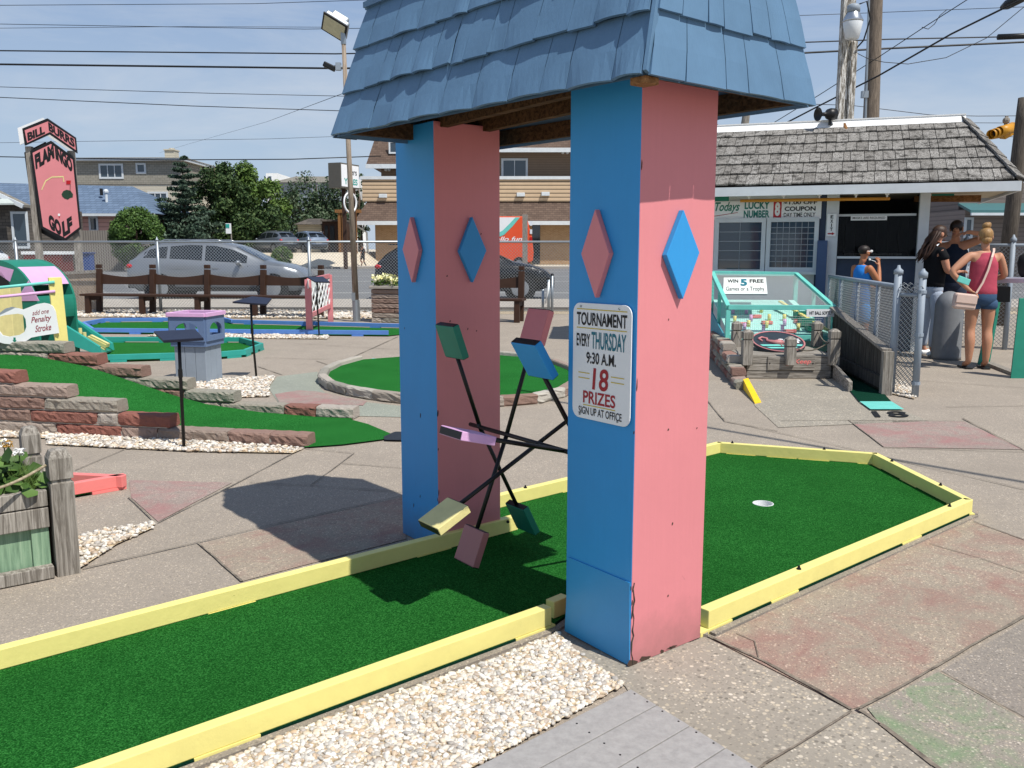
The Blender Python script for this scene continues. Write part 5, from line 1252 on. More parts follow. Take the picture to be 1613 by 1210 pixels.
for a, b in ((516,521),(524,531)):
    mb = MB(); bx(mb, Xs(a), Xs(b), 78.9, 78.99, 0, D(806,356,79).z); mb.build('doorway', M['black'], ds)
mb = MB(); bx(mb, Xs(511), Xs(546), 78.6, 83.2, D(806,349,79).z, D(806,346,79).z); mb.build('roof', M['darkshake'], ds)
wf = thing('timber_frame', 'raw wooden post and beam frame beside the motel corner', 'frame', (Xs(552), 78, 0))
for a in (540, 546, 564):
    mb = MB(); bx(mb, Xs(a), Xs(a+4), 78, 78.4, 0, D(806,336,79).z); mb.build('post', M['fresh_wood'], wf)
mb = MB(); bx(mb, Xs(536), Xs(575), 77.9, 78.5, D(806,336,79).z, D(806,331,79).z); mb.build('beam', M['fresh_wood'], wf)
for nm, lab, a, b, yt, Y in (('board_fence','grey vertical board fence below the pink house',132,200,363,60), ('board_fence','weathered board fence left of the round bush',195,262,366,63)):
    X = lambda px: (px-806.5)/F*Y; mb = MB(); bx(mb, X(a), X(b), Y, Y+.1, 0, D(806,yt,Y).z); o = mb.build(nm, M['boardfence'], None); tag(o, lab, 'fence')
sf = thing('scalloped_fence', 'scalloped wooden fence behind the parked crossovers', 'fence', (-24, 76, 1.1))
X = lambda px: (px-806.5)/F*76
for i, a in enumerate(range(268, 472, 22)):
    z_ = D(806,370,76).z; mb = MB(); pts = [V(X(a+22*q/8),76,z_-.3+.55*math.sin(math.pi*q/8)) for q in range(9)]; mb.prism([V(X(a),76,1.1)]+pts+[V(X(a+22),76,1.1)], (0,.08,0)); mb.build('panel', M['boardfence'], sf, fix=True)
    mb = MB(); bx(mb, X(a)-.09, X(a)+.09, 75.9, 76.14, 1.1, z_+.1); mb.build('post', M['boardfence'], sf)
mb = MB(); mb.add([V(-45,66.4,.10), V(-13.6,66.4,.10), V(-13.6,70,1.14), V(-45,70,1.14), V(-13.6,140,1.14), V(-45,140,1.14), V(-12.2,66.5,-.03), V(-12.2,140,-.03)], [(0,1,2,3),(3,2,4,5),(1,6,7,4,2)]); mb.build('sandy_lot', M['sand'], None, kind='structure')

# ================================================================== TREES
def tree(name, label, px, ytop, Y, w_px, kind, ybase=None, z0=0.0, n=5200, m='leafdark', seed=1, group='trees across the street'):
    k = Y/F; x = (px-806.5)*k; zt_ = D(806, ytop, Y).z; H_ = zt_-z0; wr = w_px*k/2; rnd = random.Random(seed)
    t = thing(name, label, 'tree', (x, Y, z0), group); P = V(x, Y, z0)
    mb = MB(); mb.tube([P, P+V(rnd.uniform(-.1,.1),0,H_*.4), P+V(rnd.uniform(-.2,.2),0,H_*.9)], [.03*H_+.05, .02*H_+.03, .02], 8); mb.build('trunk', M['bark'], t, True)
    cl, rd, mb = [], [], MB()
    if kind == 'spruce':
        z = .12
        while z < .99:
            r_ = wr*(1-z)**.75*1.08; nb = max(3, int(9*(1-z)+3))
            for i in range(nb):
                a = rnd.uniform(0, 6.28); L_ = r_*rnd.uniform(.6,1.1); e = P+V(math.cos(a)*L_, math.sin(a)*L_, z*H_+L_*.12)
                mb.cyl(P+V(0,0,z*H_), e, .04, .012, 4, cap=False)
                for f in (.35,.6,.82,1):
                    cl.append((P+V(0,0,z*H_)).lerp(e, f)+V(0,0,.04*L_)); s_ = .10*H_*(1.05-z)*(1.1-.45*f)+.10; rd.append((s_*1.0, s_*1.0, s_*.42))
            z += .055
    else:
        nb = {'round':34, 'broad':48, 'cedar':46, 'willow':60, 'bush':170, 'mass':70}[kind]
        for i in range(nb):
            a, u_ = rnd.uniform(0,6.28), rnd.uniform(-1,1); rr = rnd.random()**.33; s_ = math.sqrt(1-u_*u_)
            if kind == 'cedar': zc = .10+.85*rnd.random(); r_ = wr*(1-zc)**.45*rr; e = P+V(math.cos(a)*r_, math.sin(a)*r_, zc*H_); q = (.16*wr+.25, .16*wr+.25, .24*wr+.3)
            elif kind == 'mass': e = P+V(math.cos(a)*s_*wr*rr*.92, math.sin(a)*s_*wr*rr*.92, H_*(.53+.43*u_*rr)); q = (wr*.24, wr*.24, wr*.26)
            elif kind == 'bush': rr = .80+.2*rr; e = P+V(math.cos(a)*s_*wr*rr*.86, math.sin(a)*s_*wr*rr*.86, H_*.5+u_*rr*H_*.44); q = (wr*.20,)*3
            else:
                zc = .60+.36*u_*rr; e = P+V(math.cos(a)*s_*wr*rr*.95, math.sin(a)*s_*wr*rr*.95, zc*H_); g_ = wr*(.2 if kind == 'broad' else .24); q = (g_, g_, g_*.75)
                if kind == 'willow': q = (g_*.8, g_*.8, g_*1.2)
            cl.append(e); rd.append(q)
            if kind != 'bush': mb.cyl(P+V(0,0,H_*rnd.uniform(.25,.45)), e, .05, .015, 4, cap=False)
    if mb.v: mb.build('branches', M['bark'], t)
    cr = leaf_cloud(cl, rd, n, .135*(Y/70)**.5*(1.0 if kind != 'bush' else .6), M[m], 'crown', t, .6)
    return t
tree('spruce_tree', 'dark blue-green spruce with stepped branches left of the cedar', 300, 240, 69, 124, 'spruce', n=16000, m='leafspruce', seed=3)
tree('cedar_tree', 'dense dark cedar right behind the spruce', 352, 246, 73, 100, 'mass', n=16000, m='leafdark', seed=4)
tree('willow_tree', 'loose yellow-green tree right of the dark cedar', 405, 259, 76, 108, 'willow', n=16000, m='leaflight', seed=5)
tree('broad_tree', 'broad grey-green tree between the parked cars and the motel', 503, 277, 95, 142, 'mass', n=16000, m='leafgrey', seed=6)
tree('low_tree', 'dark low evergreen mass under the willow tree', 400, 312, 74, 120, 'mass', n=12000, m='leafdark', seed=8)
tree('slim_tree', 'thin bare-topped tree behind the street sign beside the motel', 571, 268, 98, 42, 'broad', n=900, m='leafgrey', seed=9)
tree('round_bush', 'round clipped dark green bush in front of the tan house', 224, 325, 58, 84, 'bush', n=30000, m='leaf', seed=7)
tree('round_bush', 'small leafy bush behind the parked crossovers', 425, 352, 75, 50, 'bush', n=6000, m='leaf', seed=10, z0=1.1)
tree('grass_clump', 'pale ornamental grass clump beyond the street behind the silver car', 448, 388, 66.0, 34, 'bush', n=4000, m='leaflight', seed=11, z0=.1)
# small things across the street
mb = MB(); p = V((142-806.5)/F*52, 52, 0); bx(mb, p.x-.35, p.x+.35, 51.7, 52.3, 0, 1.15); b_ = thing('wheelie_bin', 'dark blue wheelie bin on the sandy verge across the street', 'bin', tuple(p)); mb.build('body', paint('#2c4a86', .5), b_, bevel=.04)
mb = MB(); bx(mb, p.x-.4, p.x+.4, 51.6, 52.4, 1.15, 1.25); mb.build('lid', paint('#233c70', .5), b_, bevel=.03)
mb = MB(); Yq = 50; bx(mb, (45-806.5)/F*Yq, (105-806.5)/F*Yq, Yq, Yq+1.2, .0, D(0,401,Yq).z); tl = thing('low_trailer', 'low dark trailer with red skirting behind the fence beside the sign posts', 'trailer', ((75-806.5)/F*Yq, Yq, 0)); mb.build('bed', paint('#6a2a26', .8), tl); mb = MB(); bx(mb, (42-806.5)/F*Yq, (110-806.5)/F*Yq, Yq-.05, Yq+1.25, D(0,401,Yq).z, D(0,396,Yq).z); mb.build('top_board', M['white'], tl)
wp = thing('board_screen', 'leaning weathered plywood screen fixed behind the fence left of the bench', 'screen', tuple(G(130,490)))
mb = MB(); Yw = 20.55; mb.prism([D(94,500,Yw), D(160,500,Yw), D(158,428,Yw), D(95,432,Yw)], (0,.03,0)); mb.build('board', wood_grey('#b7a38d','#8f7f6e'), wp, fix=True); mb = MB(); mb.beam(D(93,431,Yw-.02), D(160,427,Yw-.02), .06, .07); mb.build('top_batten', M['wood'], wp)
ss = thing('street_sign', 'small white and green notice on a post beside the far parking lot', 'sign', ((369-806.5)/F*67, 67, 0)); X = lambda px: (px-806.5)/F*67
mb = MB(); mb.cyl(V(X(371),67,.1), V(X(370),67,D(0,352,67).z), .05, n=6); mb.build('post', M['wood'], ss); mb = MB(); mb.box(V(X(367),66.92,D(0,360,67).z), (.40,.03,.75)); mb.build('plate', M['white'], ss); mb = MB(); mb.box(V(X(366),66.89,D(0,356,67).z), (.26,.02,.28)); mb.build('green_mark', M['teal'], ss)
# bicycle shop sign on posts
Yk = 64; X = lambda px: (px-806.5)/F*Yk; Z = lambda py: D(806, py, Yk).z
bs = thing('shop_sign', 'white box sign with teal letters on brown posts left of the motel', 'sign', (X(552), Yk, 0))
a, b = V(X(547),Yk-1.0,Z(297)), V(X(567),Yk+1.2,Z(297)); dd = (b-a).normalized(); h_ = Z(258)-Z(297); nn2 = V(dd.y,-dd.x,0)
mb = MB(); mb.prism([a, b, b+V(0,0,h_), a+V(0,0,h_)], nn2*-1.0); mb.build('box', paint('#5c5850', .6), bs, fix=True)
mb = MB(); mb.prism([a+dd*.08+V(0,0,.1)+nn2*.002, b-dd*.08+V(0,0,.1)+nn2*.002, b-dd*.08+V(0,0,h_-.1)+nn2*.002, a+dd*.08+V(0,0,h_-.1)+nn2*.002], nn2*.02); mb.build('face', M['signwhite'], bs, fix=True)
Lf = (b-a).length
text('lters', bs, a+dd*Lf*.40+V(0,0,h_*.55)+nn2*.03, dd, V(0,0,1), Lf*.45, h_*.25, ink, bold=.01); text('YCLES', bs, a+dd*Lf*.16+V(0,0,h_*.15)+nn2*.03, dd, V(0,0,1), Lf*.72, h_*.25, M['teal'], bold=.03)
for px in (545.5, 560):
    mb = MB(); bx(mb, X(px)-.13, X(px)+.13, Yk+.2, Yk+.5, 0, Z(297)); mb.build('post', M['brownpaint'], bs)
mb = MB(); mb.lathe(V(X(558.5),Yk-.5,Z(320)), [(.62,-.03),(.74,-.04),(.74,.04),(.62,.03),(.62,-.03)], 24, axis=Matrix.Rotation(R(62),3,'Z')@Matrix.Rotation(R(90),3,'X'), cap=False); mb.build('wheel_ring', M['white'], bs, True)
# ================================================================== TICKET BOOTH
E0, E1 = D(1130,295,13.0), D(1608,283,11.7); E0.z = E1.z = (E0.z+E1.z)/2
ad = V(E1.x-E0.x, E1.y-E0.y, 0).normalized(); bd = V(-ad.y, ad.x, 0); bd = bd if bd.y > 0 else -bd
E0 = E0 - ad*1.4; ze_ = E0.z
R1 = D(1521,189,13.55); R0 = V(E0.x, E0.y, 0) + bd*((R1-E1).dot(bd)); R0.z = R1.z; R1 = R0 + ad*((R1-R0).dot(ad))
booth = thing('ticket_booth', 'white ticket booth with weathered grey shake roof at the right', 'booth', (E0.x, E0.y, 0))
dR = (R1-E1).dot(bd); E2, E3 = E1+bd*dR*2, E0+bd*dR*2
mb = MB(); lo = V(0,0,-.03); mb.add([E0+lo,E1+lo,R1+lo,R0+lo,E2+lo,E3+lo], [(0,1,2,3),(1,4,2),(4,5,3,2)]); broof = mb.build('roof', M['wooddark'], booth)
def _shake():
    t = NT('shake'); v = t.obj((14,14,1.3)); n = t.noise(6, 7, .72, v, .8); n2 = t.noise(9, 6, .7)
    k = t.ramp(n, [(.33, '#2e2c2a'), (.45, '#6b6864'), (.55, '#a19e99'), (.68, '#d6d5d1')]); k = t.mix(t.math('MULTIPLY', t.island(), .45), k, '#55504a'); k = t.mix(t.ramp(n2, [(.5,(0,0,0)),(.62,(.75,.75,.75))]), k, '#2b2926')
    t.bump(n, .6, .01); return t.done(k, .95, 0, .15)
M['shake'] = _shake()
mb = MB(); rows = 6; sl = R0-E0; nr_ = ad.cross(sl).normalized(); nr_ = nr_ if nr_.z > 0 else -nr_
for r in range(rows):
    t0, t1 = r/rows, (r+1.25)/rows; s = 0.0; Lf0 = (E1-E0).length; Lr0 = (R1-R0).length; Lrow = Lf0+(Lr0-Lf0)*(t0+t1)/2-.02
    while s < Lrow:
        w_ = random.uniform(.09,.2); e = min(s+w_, Lrow); j = random.uniform(-.012,.012); up_ = .030+random.uniform(0,.012)
        a, b = E0+sl*t0+ad*(s+.004)+sl.normalized()*j, E0+sl*t0+ad*(e-.004)+sl.normalized()*j; c, d = E0+sl*min(t1,1)+ad*(e-.004), E0+sl*min(t1,1)+ad*(s+.004)
        mb.add([a+nr_*up_, b+nr_*up_, c+nr_*.006, d+nr_*.006, a+nr_*(up_-.022), b+nr_*(up_-.022)], [(0,1,2,3),(4,5,1,0),(4,0,3),(5,2,1)]); s = e
mb.build('shakes', M['shake'], broof)
mb = MB(); hp_ = R1-E1
for r in range(6):
    a, b = E1+hp_*(r/6), E1+hp_*((r+1.15)/6); o_ = V(0,0,.028); mb.beam(a+o_+ad*.01, b+V(0,0,.012)+ad*.01, .16, .022, up=nr_+ad*.6)
mb.build('hip_shakes', M['shake'], broof)
mb = MB(); mb.beam(E1+hp_*.0+V(0,0,.012), R1+V(0,0,.004), .13, .03, up=nr_+ad*.6); mb.build('hip_board', M['wooddark'], broof)
mb = MB(); mb.prism([R0+V(0,0,.01)-bd*.10-V(0,0,.05), R1+V(0,0,.01)-bd*.10-V(0,0,.05), R1+V(0,0,.07), R0+V(0,0,.07)], bd*.02); mb.prism([R0+V(0,0,.075)-bd*.02, R1+V(0,0,.075)-bd*.02, R1+bd*.12+V(0,0,.0), R0+bd*.12], V(0,0,.015)); mb.build('ridge_cap', M['white'], broof, fix=True)
mb = MB(); mb.beam(E0-V(0,0,.075)-bd*.01, E1-V(0,0,.075)-bd*.01, .03, .125); mb.beam(E1-V(0,0,.075), E2-V(0,0,.075), .03, .125); mb.build('fascia', M['trimwhite'], booth)
WO = .55; WP0 = E0+bd*WO
def wq(px, py, o=0.0): return on_plane((px, py), WP0-bd*o, bd)
mb = MB(); a, b = wq(1060,300), wq(1298,300)
z_h = E0.z-.03
mb.prism([xy(a,0), xy(b,0), xy(b,z_h), xy(a,z_h)], bd*.10); mb.build('front_wall', M['trimwhite'], booth, fix=True)
mb = MB(); q = [E0-V(0,0,.10)+bd*.02, E1-V(0,0,.10)+bd*.02, E1-V(0,0,.10)+bd*2.4, E0-V(0,0,.10)+bd*2.4]; mb.poly(q); mb.build('soffit', paint('#b9ad93', .7), booth)
# windows
wt_ = [((1131,424),(1197.5,351)), ((1212,421),(1280,350))]
for i, ((xa, ya), (xb, yb)) in enumerate(wt_):
    a, b, c = wq(xa, ya, .005), wq(xb, ya, .005), wq(xa, yb, .005); W2, H2 = (b-a).dot(ad), c.z-a.z
    f = winpart(booth, a, W2, H2, 1, xd=ad, fr=.06, nrm=-bd, m=M['trimwhite'])
    mb = MB()
    for k in range(1, 8 if i else 5): z = H2*k/(8 if i else 5); mb.beam(a+V(0,0,z)-bd*.03, a+ad*W2+V(0,0,z)-bd*.03, .008, .008)
    for k in range(1, 7 if i else 2): mb.beam(a+ad*(W2*k/(7 if i else 2))-bd*.035, a+ad*(W2*k/(7 if i else 2))+V(0,0,H2)-bd*.035, .006, .006)
    mb.build('window_bars', M['galv'], f)
    mb = MB(); mb.beam(a-ad*.08-V(0,0,.08)-bd*.05, a+ad*(W2+.08)-V(0,0,.08)-bd*.05, .14, .04); mb.build('sill', M['trimwhite'], f)
# corner post, dark recess, open bay
def wbox(name, xa, xb, y0, y1, m, d0, d1, z0=None, z1=None, parent=booth, bevel=0):
    a, b = wq(xa, y0, -d0), wq(xb, y0, -d0); z0 = a.z if z0 is None else z0; z1 = wq(xa, y1, -d0).z if z1 is None else z1
    mb = MB(); mb.prism([xy(a,z0), xy(b,z0), xy(b,z1), xy(a,z1)], bd*(d1-d0)); return mb.build(name, m, parent, bevel=bevel, fix=True)
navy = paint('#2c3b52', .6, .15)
wbox('corner_post', 1298.5, 1318, 400, 320, M['trimwhite'], -.03, .16, 0, z_h)
wbox('navy_panel', 1284, 1298, 400, 320, navy, -.012, -.002, 0, z_h-.05)
wbox('right_post', 1444, 1460, 400, 320, M['trimwhite'], -.03, .14, 0, z_h)
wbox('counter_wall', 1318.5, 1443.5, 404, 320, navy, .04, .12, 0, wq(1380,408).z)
wbox('ledge', 1318.5, 1443.5, 404, 320, M['trimwhite'], -.06, .24, wq(1380,407.5).z, wq(1380,404).z)
wbox('transom_bar', 1318.5, 1443.5, 338, 320, M['trimwhite'], .10, .16, wq(1380,340).z, wq(1380,336.5).z)
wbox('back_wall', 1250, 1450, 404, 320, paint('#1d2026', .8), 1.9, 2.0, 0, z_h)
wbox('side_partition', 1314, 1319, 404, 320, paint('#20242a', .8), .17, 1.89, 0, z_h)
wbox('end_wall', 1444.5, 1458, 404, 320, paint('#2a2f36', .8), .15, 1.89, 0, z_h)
M['clearglass'] = glass_dark((.01,.012,.015), .05); M['clearglass'].node_tree.nodes['Principled BSDF'].inputs['Alpha'].default_value = .12; M['clearglass'].node_tree.nodes['Principled BSDF'].inputs['Specular IOR Level'].default_value = .5
wbox('glass_screen', 1319, 1443, 404, 320, M['clearglass'], .13, .136, wq(1380,403.9).z, wq(1380,340).z)
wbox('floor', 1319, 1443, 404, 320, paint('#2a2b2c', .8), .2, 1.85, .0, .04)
wbox('shelf', 1325, 1400, 404, 320, M['wood'], 1.5, 1.88, 1.0, 1.04); wbox('shelf', 1330, 1420, 404, 320, M['wood'], 1.55, 1.88, 1.35, 1.38)
mb = MB()
for i in range(6):
    p = wq(1330+i*17, 380, -1.84); mb.cyl(xy(p,1.05), xy(p,1.9), .009, n=6); mb.box(xy(p,1.07)-bd*.02, (.05,.02,.04))
mb.build('putter_rack', M['plastic'], booth)
ts = text
# signs on the booth
def wsign(name, label, xa, xb, y0, y1, lines, d=.02, m=None, parent=None, rules=()):
    a, b, c = wq(xa, y0, d), wq(xb, y0, d), wq(xa, y1, d); t = thing(name, label, 'sign', tuple(a)) if parent is None else parent; W2, H2 = (b-a).dot(ad), c.z-a.z
    mb = MB(); mb.prism([a, a+ad*W2, a+ad*W2+V(0,0,H2), a+V(0,0,H2)], -bd*.01); mb.build('board', m or M['signwhite'], t, bevel=.002, fix=True)
    for (s, x0, x1, v0, v1, mm, k) in lines: text(s, t, a+ad*(W2*x0)+V(0,0,H2*v0)-bd*.0125, ad, V(0,0,1), W2*(x1-x0), H2*(v1-v0), mm, **k)
    return t, a, W2, H2
t_, a_, W_2, H_2 = wsign('lucky_number_sign', 'long white lucky number sign above the booth windows', 1100, 1293, 346.5, 318, [
    ('Todays', .14,.345,.32,.95, M['green_paint'], dict(bold=.02, shear=.35)), ('LUCKY', .385,.59,.55,.97, paint('#15766b'), dict(bold=.035)), ('NUMBER', .38,.59,.08,.48, paint('#15766b'), dict(bold=.035)),
    ('$1.00 OFF', .70,.965,.74,.97, ink, dict(bold=.03)), ('COUPON', .71,.955,.42,.66, ink, dict(bold=.035)), ('DAY TIME ONLY', .705,.955,.10,.33, ink, dict(bold=.015))])
mb = MB(); p = lambda x, v_: a_+ad*(W_2*x)+V(0,0,H_2*v_)-bd*.0115
mb.poly([p(.62,.08), p(.685,.08), p(.685,.98), p(.62,.98)]); mb.build('red_square', M['redlamp'] if False else paint('#b5202c', .5, .05), t_)
text('8', t_, p(.632,.16)-bd*.004, ad, V(0,0,1), W_2*.042, H_2*.74, M['signwhite'], bold=.05)
mb = MB(); mb.poly([p(.12,.16), p(.33,.36), p(.33,.39), p(.12,.20)]); mb.build('underline', redink, t_)
t_, a_, W_2, H_2 = wsign('exit_sign', 'small upright exit sign with a red arrow on the booth corner post', 1301.5, 1316, 372.5, 337, [(ch, .36,.66 if ch != 'I' else .46, v0, v0+.15, ink, dict(bold=.04)) for ch, v0 in (('E',.79),('X',.60),('T',.24))] + [('I',.46,.56,.42,.57, ink, dict(bold=.04))], d=.05)
mb = MB(); p = lambda x, v_: a_+ad*(W_2*x)+V(0,0,H_2*v_)-bd*.0125
mb.poly([p(.14,.09),p(.6,.09),p(.6,.05),p(.9,.12),p(.6,.19),p(.6,.15),p(.14,.15)]); mb.build('arrow', redink, t_)
wsign('mask_notice', 'narrow white notice about masks inside the dark booth opening', 1340, 1397, 347.5, 340.5, [('MASKS ARE REQUIRED', .05,.95,.22,.8, ink, dict(bold=.01))], d=-.10)
wbox('green_board', 1126, 1148, 317, 308, M['green_paint'], -.30, -.28, parent=booth)
a, b = on_plane((1166,316.5), WP0-bd*.30, bd), on_plane((1402,313), WP0-bd*.30, bd)
tl = thing('light_tube', 'long amber light tube hanging under the booth eave', 'light', tuple(a)); mb = MB(); mb.cyl(a, b, .022, n=10); mb.build('tube', paint('#c98a2a', .35, .05), tl, True)
for f in (.06,.3,.54,.78,.98):
    q = a.lerp(b, f); mb = MB(); mb.beam(q-V(0,0,.01), q+V(0,0,.075), .02, .02); mb.cyl(q+V(0,0,.05), q+V(0,0,.075), .03, n=8); mb.build('bracket', M['white'], tl)
bb = wbox('blue_board', 1283, 1299, 470, 380, paint('#3d5277', .6), -.16, -.05, .1, wq(1290,379).z, None, .004); tag(bb, 'slim blue padded board leaning between the booth window and the corner post', 'board')
for nm, xa, xb, y0, y1, m in (('green_beam',1468,1503,309,301,M['green_paint']), ('tan_beam',1440,1545,318,309,M['fresh_wood'])):
    a, b = on_plane((xa,y0), WP0+bd*.5, bd), on_plane((xb,y0), WP0+bd*.5, bd); z1 = on_plane((xa,y1), WP0+bd*.5, bd).z; mb = MB(); mb.prism([a, b, xy(b,z1), xy(a,z1)], bd*.05); mb.build(nm, m, booth, fix=True)
# white pole with lamp and horn speaker
Yw_ = 14.3
wp_ = thing('light_pole', 'peeling white wooden pole rising through the booth roof', 'pole', tuple(D(1325,210,Yw_)))
_pp = NT('peeling_paint'); _n = _pp.noise(5, 8, .75, _pp.obj((9,9,1.1)), .6); _pp.bump(_n, .6, .01); M['peeling'] = _pp.done(_pp.ramp(_n, [(.42,'#5d564c'),(.5,'#8b857b'),(.56,'#d6d4cf'),(.9,'#e4e3df')]), .85)
px0 = D(1325,215,Yw_); mb = MB(); mb.box(V(px0.x, px0.y, px0.z+2.0), (.19,.15,4.4)); mb.box(V(px0.x+.09, px0.y-.10, px0.z+.6), (.10,.05,1.6)); mb.build('pole', M['peeling'], wp_, bevel=.015)
lm = thing('area_lamp', 'grey dusk-to-dawn lamp with frosted shade on the peeling white pole', 'lamp', tuple(D(1343,62,Yw_-.25))); c = D(1342,62,Yw_-.25)
mb = MB(); mb.lathe(c, [(.085,.0),(.10,.01),(.145,.24),(.14,.25)], 18); mb.build('shade', paint('#cfd3d6', .3, .05), lm, True)
mb = MB(); mb.lathe(c+V(0,0,.25), [(.148,0),(.15,.02),(.09,.13),(.085,.14)], 18); mb.build('reflector', M['rim'], lm, True)
mb = MB(); mb.lathe(c+V(0,0,.39), [(.095,0),(.095,.09),(.07,.11)], 14); mb.beam(c+V(0,0,.44), c+V(0,.16,.44), .05, .05); mb.build('housing', M['greypaint'], lm, True)
mb = MB(); mb.tube([c+V(.06,.03,.5), c+V(.2,.02,.55), c+V(.27,.03,.30), c+V(.2,.06,.0), c+V(.12,.1,-.1)], .012, 6); mb.build('cable', M['black'], lm, True)
hs = thing('horn_speaker', 'black horn loudspeaker mounted on the peeling white pole', 'loudspeaker', tuple(D(1305,188,Yw_-.15))); c = D(1308,180,Yw_-.2); dxx = V(-.95,-.3,-.05).normalized(); ax_ = dxx.to_track_quat('Z','Y').to_matrix()
mb = MB(); mb.lathe(c, [(.02,-.09),(.085,-.08),(.09,.0),(.075,.05),(.032,.08),(.028,.15),(.05,.18),(.105,.225),(.095,.22),(.04,.18)], 18, axis=ax_); mb.build('horn', M['black'], hs, True)
mb = MB(); mb.beam(c-V(0,0,.06), c-V(0,0,.16), .04, .03); mb.beam(c-V(0,0,.15), c+V(.12,.1,-.15), .03, .02); mb.build('bracket', M['blackmetal'], hs)
mb = MB(); mb.tube([D(1330,196,Yw_-.2), D(1333,206,Yw_-.35), D(1337,212,Yw_-.45)], [.03,.035,.02], 6); tag(mb.build('curled_flashing', M['fresh_wood'], None, True), 'curled strip of flashing at the foot of the peeling white pole', 'flashing')

# ================================================================== GAME BOX in front of the booth
bxm = M['mint']; FL, FR, BL_, BR_ = D(1147,484,11.2), D(1314,485,11.05), D(1122,430,12.62), D(1254,432,12.5)
box_ = thing('ball_game_box', 'mint green screened ball game box with pegs in front of the booth', 'game box', (FL.x, FL.y, 0))
zb1 = .345; fl0, fr0, bl0, br0 = xy(FL, zb1), xy(FR, zb1), xy(BL_, .62), xy(BR_, .62)
def fbeam(a, b, w_=.055, h_=.05, nm='frame_rail'):
    mb = MB(); mb.beam(a, b, w_, h_); mb.build(nm, bxm, box_, bevel=.003)
fbeam(FL, FR, .06, .06); fbeam(BL_, BR_, .06, .06); fbeam(FL, BL_); fbeam(FR, BR_); fbeam(fl0, fr0, .05, .07)
for p, z in ((FL,.0),(FR,.0),(BL_,.0),(BR_,.0)):
    mb = MB(); mb.beam(xy(p,z+.0), p-V(0,0,.035), .055, .055); mb.build('corner_post', bxm, box_, bevel=.003)
mb = MB(); mb.beam(xy(FR.lerp(BR_,.5),.3), FR.lerp(BR_,.5)-V(0,0,.03), .04, .04); mb.beam(xy(FL.lerp(BL_,.5),.3), FL.lerp(BL_,.5)-V(0,0,.03), .04, .04); mb.build('mid_post', bxm, box_)
mb = MB(); a = xy(FL,.0); mb.prism([xy(FL,.02)-V(.03,0,0), xy(BL_,.02)-V(.03,0,0), bl0-V(.03,0,0), fl0-V(.03,0,0)], (.02,0,0)); mb.build('side_panel', paint('#4a93a6', .55), box_, fix=True)
mb = MB(); mb.prism([xy(FR,.02)+V(.03,0,0), xy(BR_,.02)+V(.03,0,0), br0+V(.03,0,0), fr0+V(.03,0,0)], (-.02,0,0)); mb.build('side_panel', bxm, box_, fix=True)
fz = lambda p, k: p
pf = [fl0+V(.02,.03,.05), fr0+V(-.02,.03,.05), xy(BR_,.74)+V(-.02,-.03,0), xy(BL_,.74)+V(.02,-.03,0)]
mb = MB(); mb.prism(pf, (0,0,-.02)); mb.build('playing_field', paint('#a9dfd6', .6, .08, 8), box_, fix=True)
FP = lambda a, b: pf[0].lerp(pf[1], a).lerp(pf[3].lerp(pf[2], a), b)
cols_ = [M['yellow'], M['lilac'], M['coral']]
for i, (a, b) in enumerate(((.12,.3),(.30,.34),(.24,.18),(.18,.1),(.42,.16),(.36,.05),(.5,.36),(.62,.22),(.66,.36),(.55,.06),(.72,.1),(.30,.55),(.48,.6),(.15,.55),(.08,.06))):
    p = FP(a, b); mb = MB(); mb.cyl(p, p+V(0,0,.085), .022, n=10); mb.build('peg', cols_[i % 2], box_, True)
for a, b in ((.2,.22),(.45,.26),(.62,.03),(.38,.44),(.8,.3)):
    p = FP(a, b); mb = MB(); mb.box(p+V(0,0,.02), (.13,.09,.04)); mb.build('block', M['coral'], box_, bevel=.005)
for a, b in ((.84,.22),(.86,.42),(.86,.08)):
    p = FP(a, b); mb = MB(); mb.box(p+V(0,0,.05), (.17,.16,.10)); mb.build('green_block', M['green_paint'], box_, bevel=.004)
mb = MB(); mb.beam(FP(.70,.65)+V(0,0,.13), FP(.97,.0)+V(0,0,.05), .05, .02); mb.build('yellow_strip', M['yellow'], box_)
def wires(A, B, Cc, Dd, nu, nv, r, m, nm):     # screen of thin wires over the quad A-B-C-D
    mb = MB()
    for i in range(nu+1): mb.cyl(A.lerp(B,i/nu), Dd.lerp(Cc,i/nu), r, n=3, cap=False)
    for j in range(nv+1): mb.cyl(A.lerp(Dd,j/nv), B.lerp(Cc,j/nv), r, n=3, cap=False)
    mb.build(nm, m, box_)
wires(FL, FR, BR_, BL_, 70, 74, .0011, M['wiredull'], 'top_screen'); wires(fl0, fr0, FR, FL, 50, 14, .0011, M['wire'], 'front_screen')
ntop = (FR-FL).cross(BL_-FL).normalized(); ntop = ntop if ntop.z > 0 else -ntop
def tp_(x, y): return on_plane((x, y), FL+ntop*.012, ntop)
wa, wb2, wc = tp_(1139,463.5), tp_(1209,463.5), tp_(1140,438); wx, wy = (wb2-wa), (wc-wa); wx_, wy_ = wx.normalized(), wy.normalized()
ws = thing('win_sign', 'white win five free games sign lying on the screened game box', 'sign', tuple(wa)); mb = MB(); mb.prism([wa, wb2, wb2+wy, wa+wy], ntop*.006); mb.build('board', paint('#dfe6e2', .5, .05), ws, fix=True)
def wtx(s, x0, x1, v0, v1, m, **k): text(s, ws, wa+wx*x0+wy*v0+ntop*.008, wx_, wy_, wx.length*(x1-x0), wy.length*(v1-v0), m, **k)
wtx('WIN', .09,.345,.66,.88, ink, bold=.03); wtx('5', .395,.55,.46,.90, tealink, bold=.05); wtx('FREE', .61,.94,.66,.88, ink, bold=.03); wtx('Games or a Trophy', .06,.94,.10,.42, ink, bold=.005)
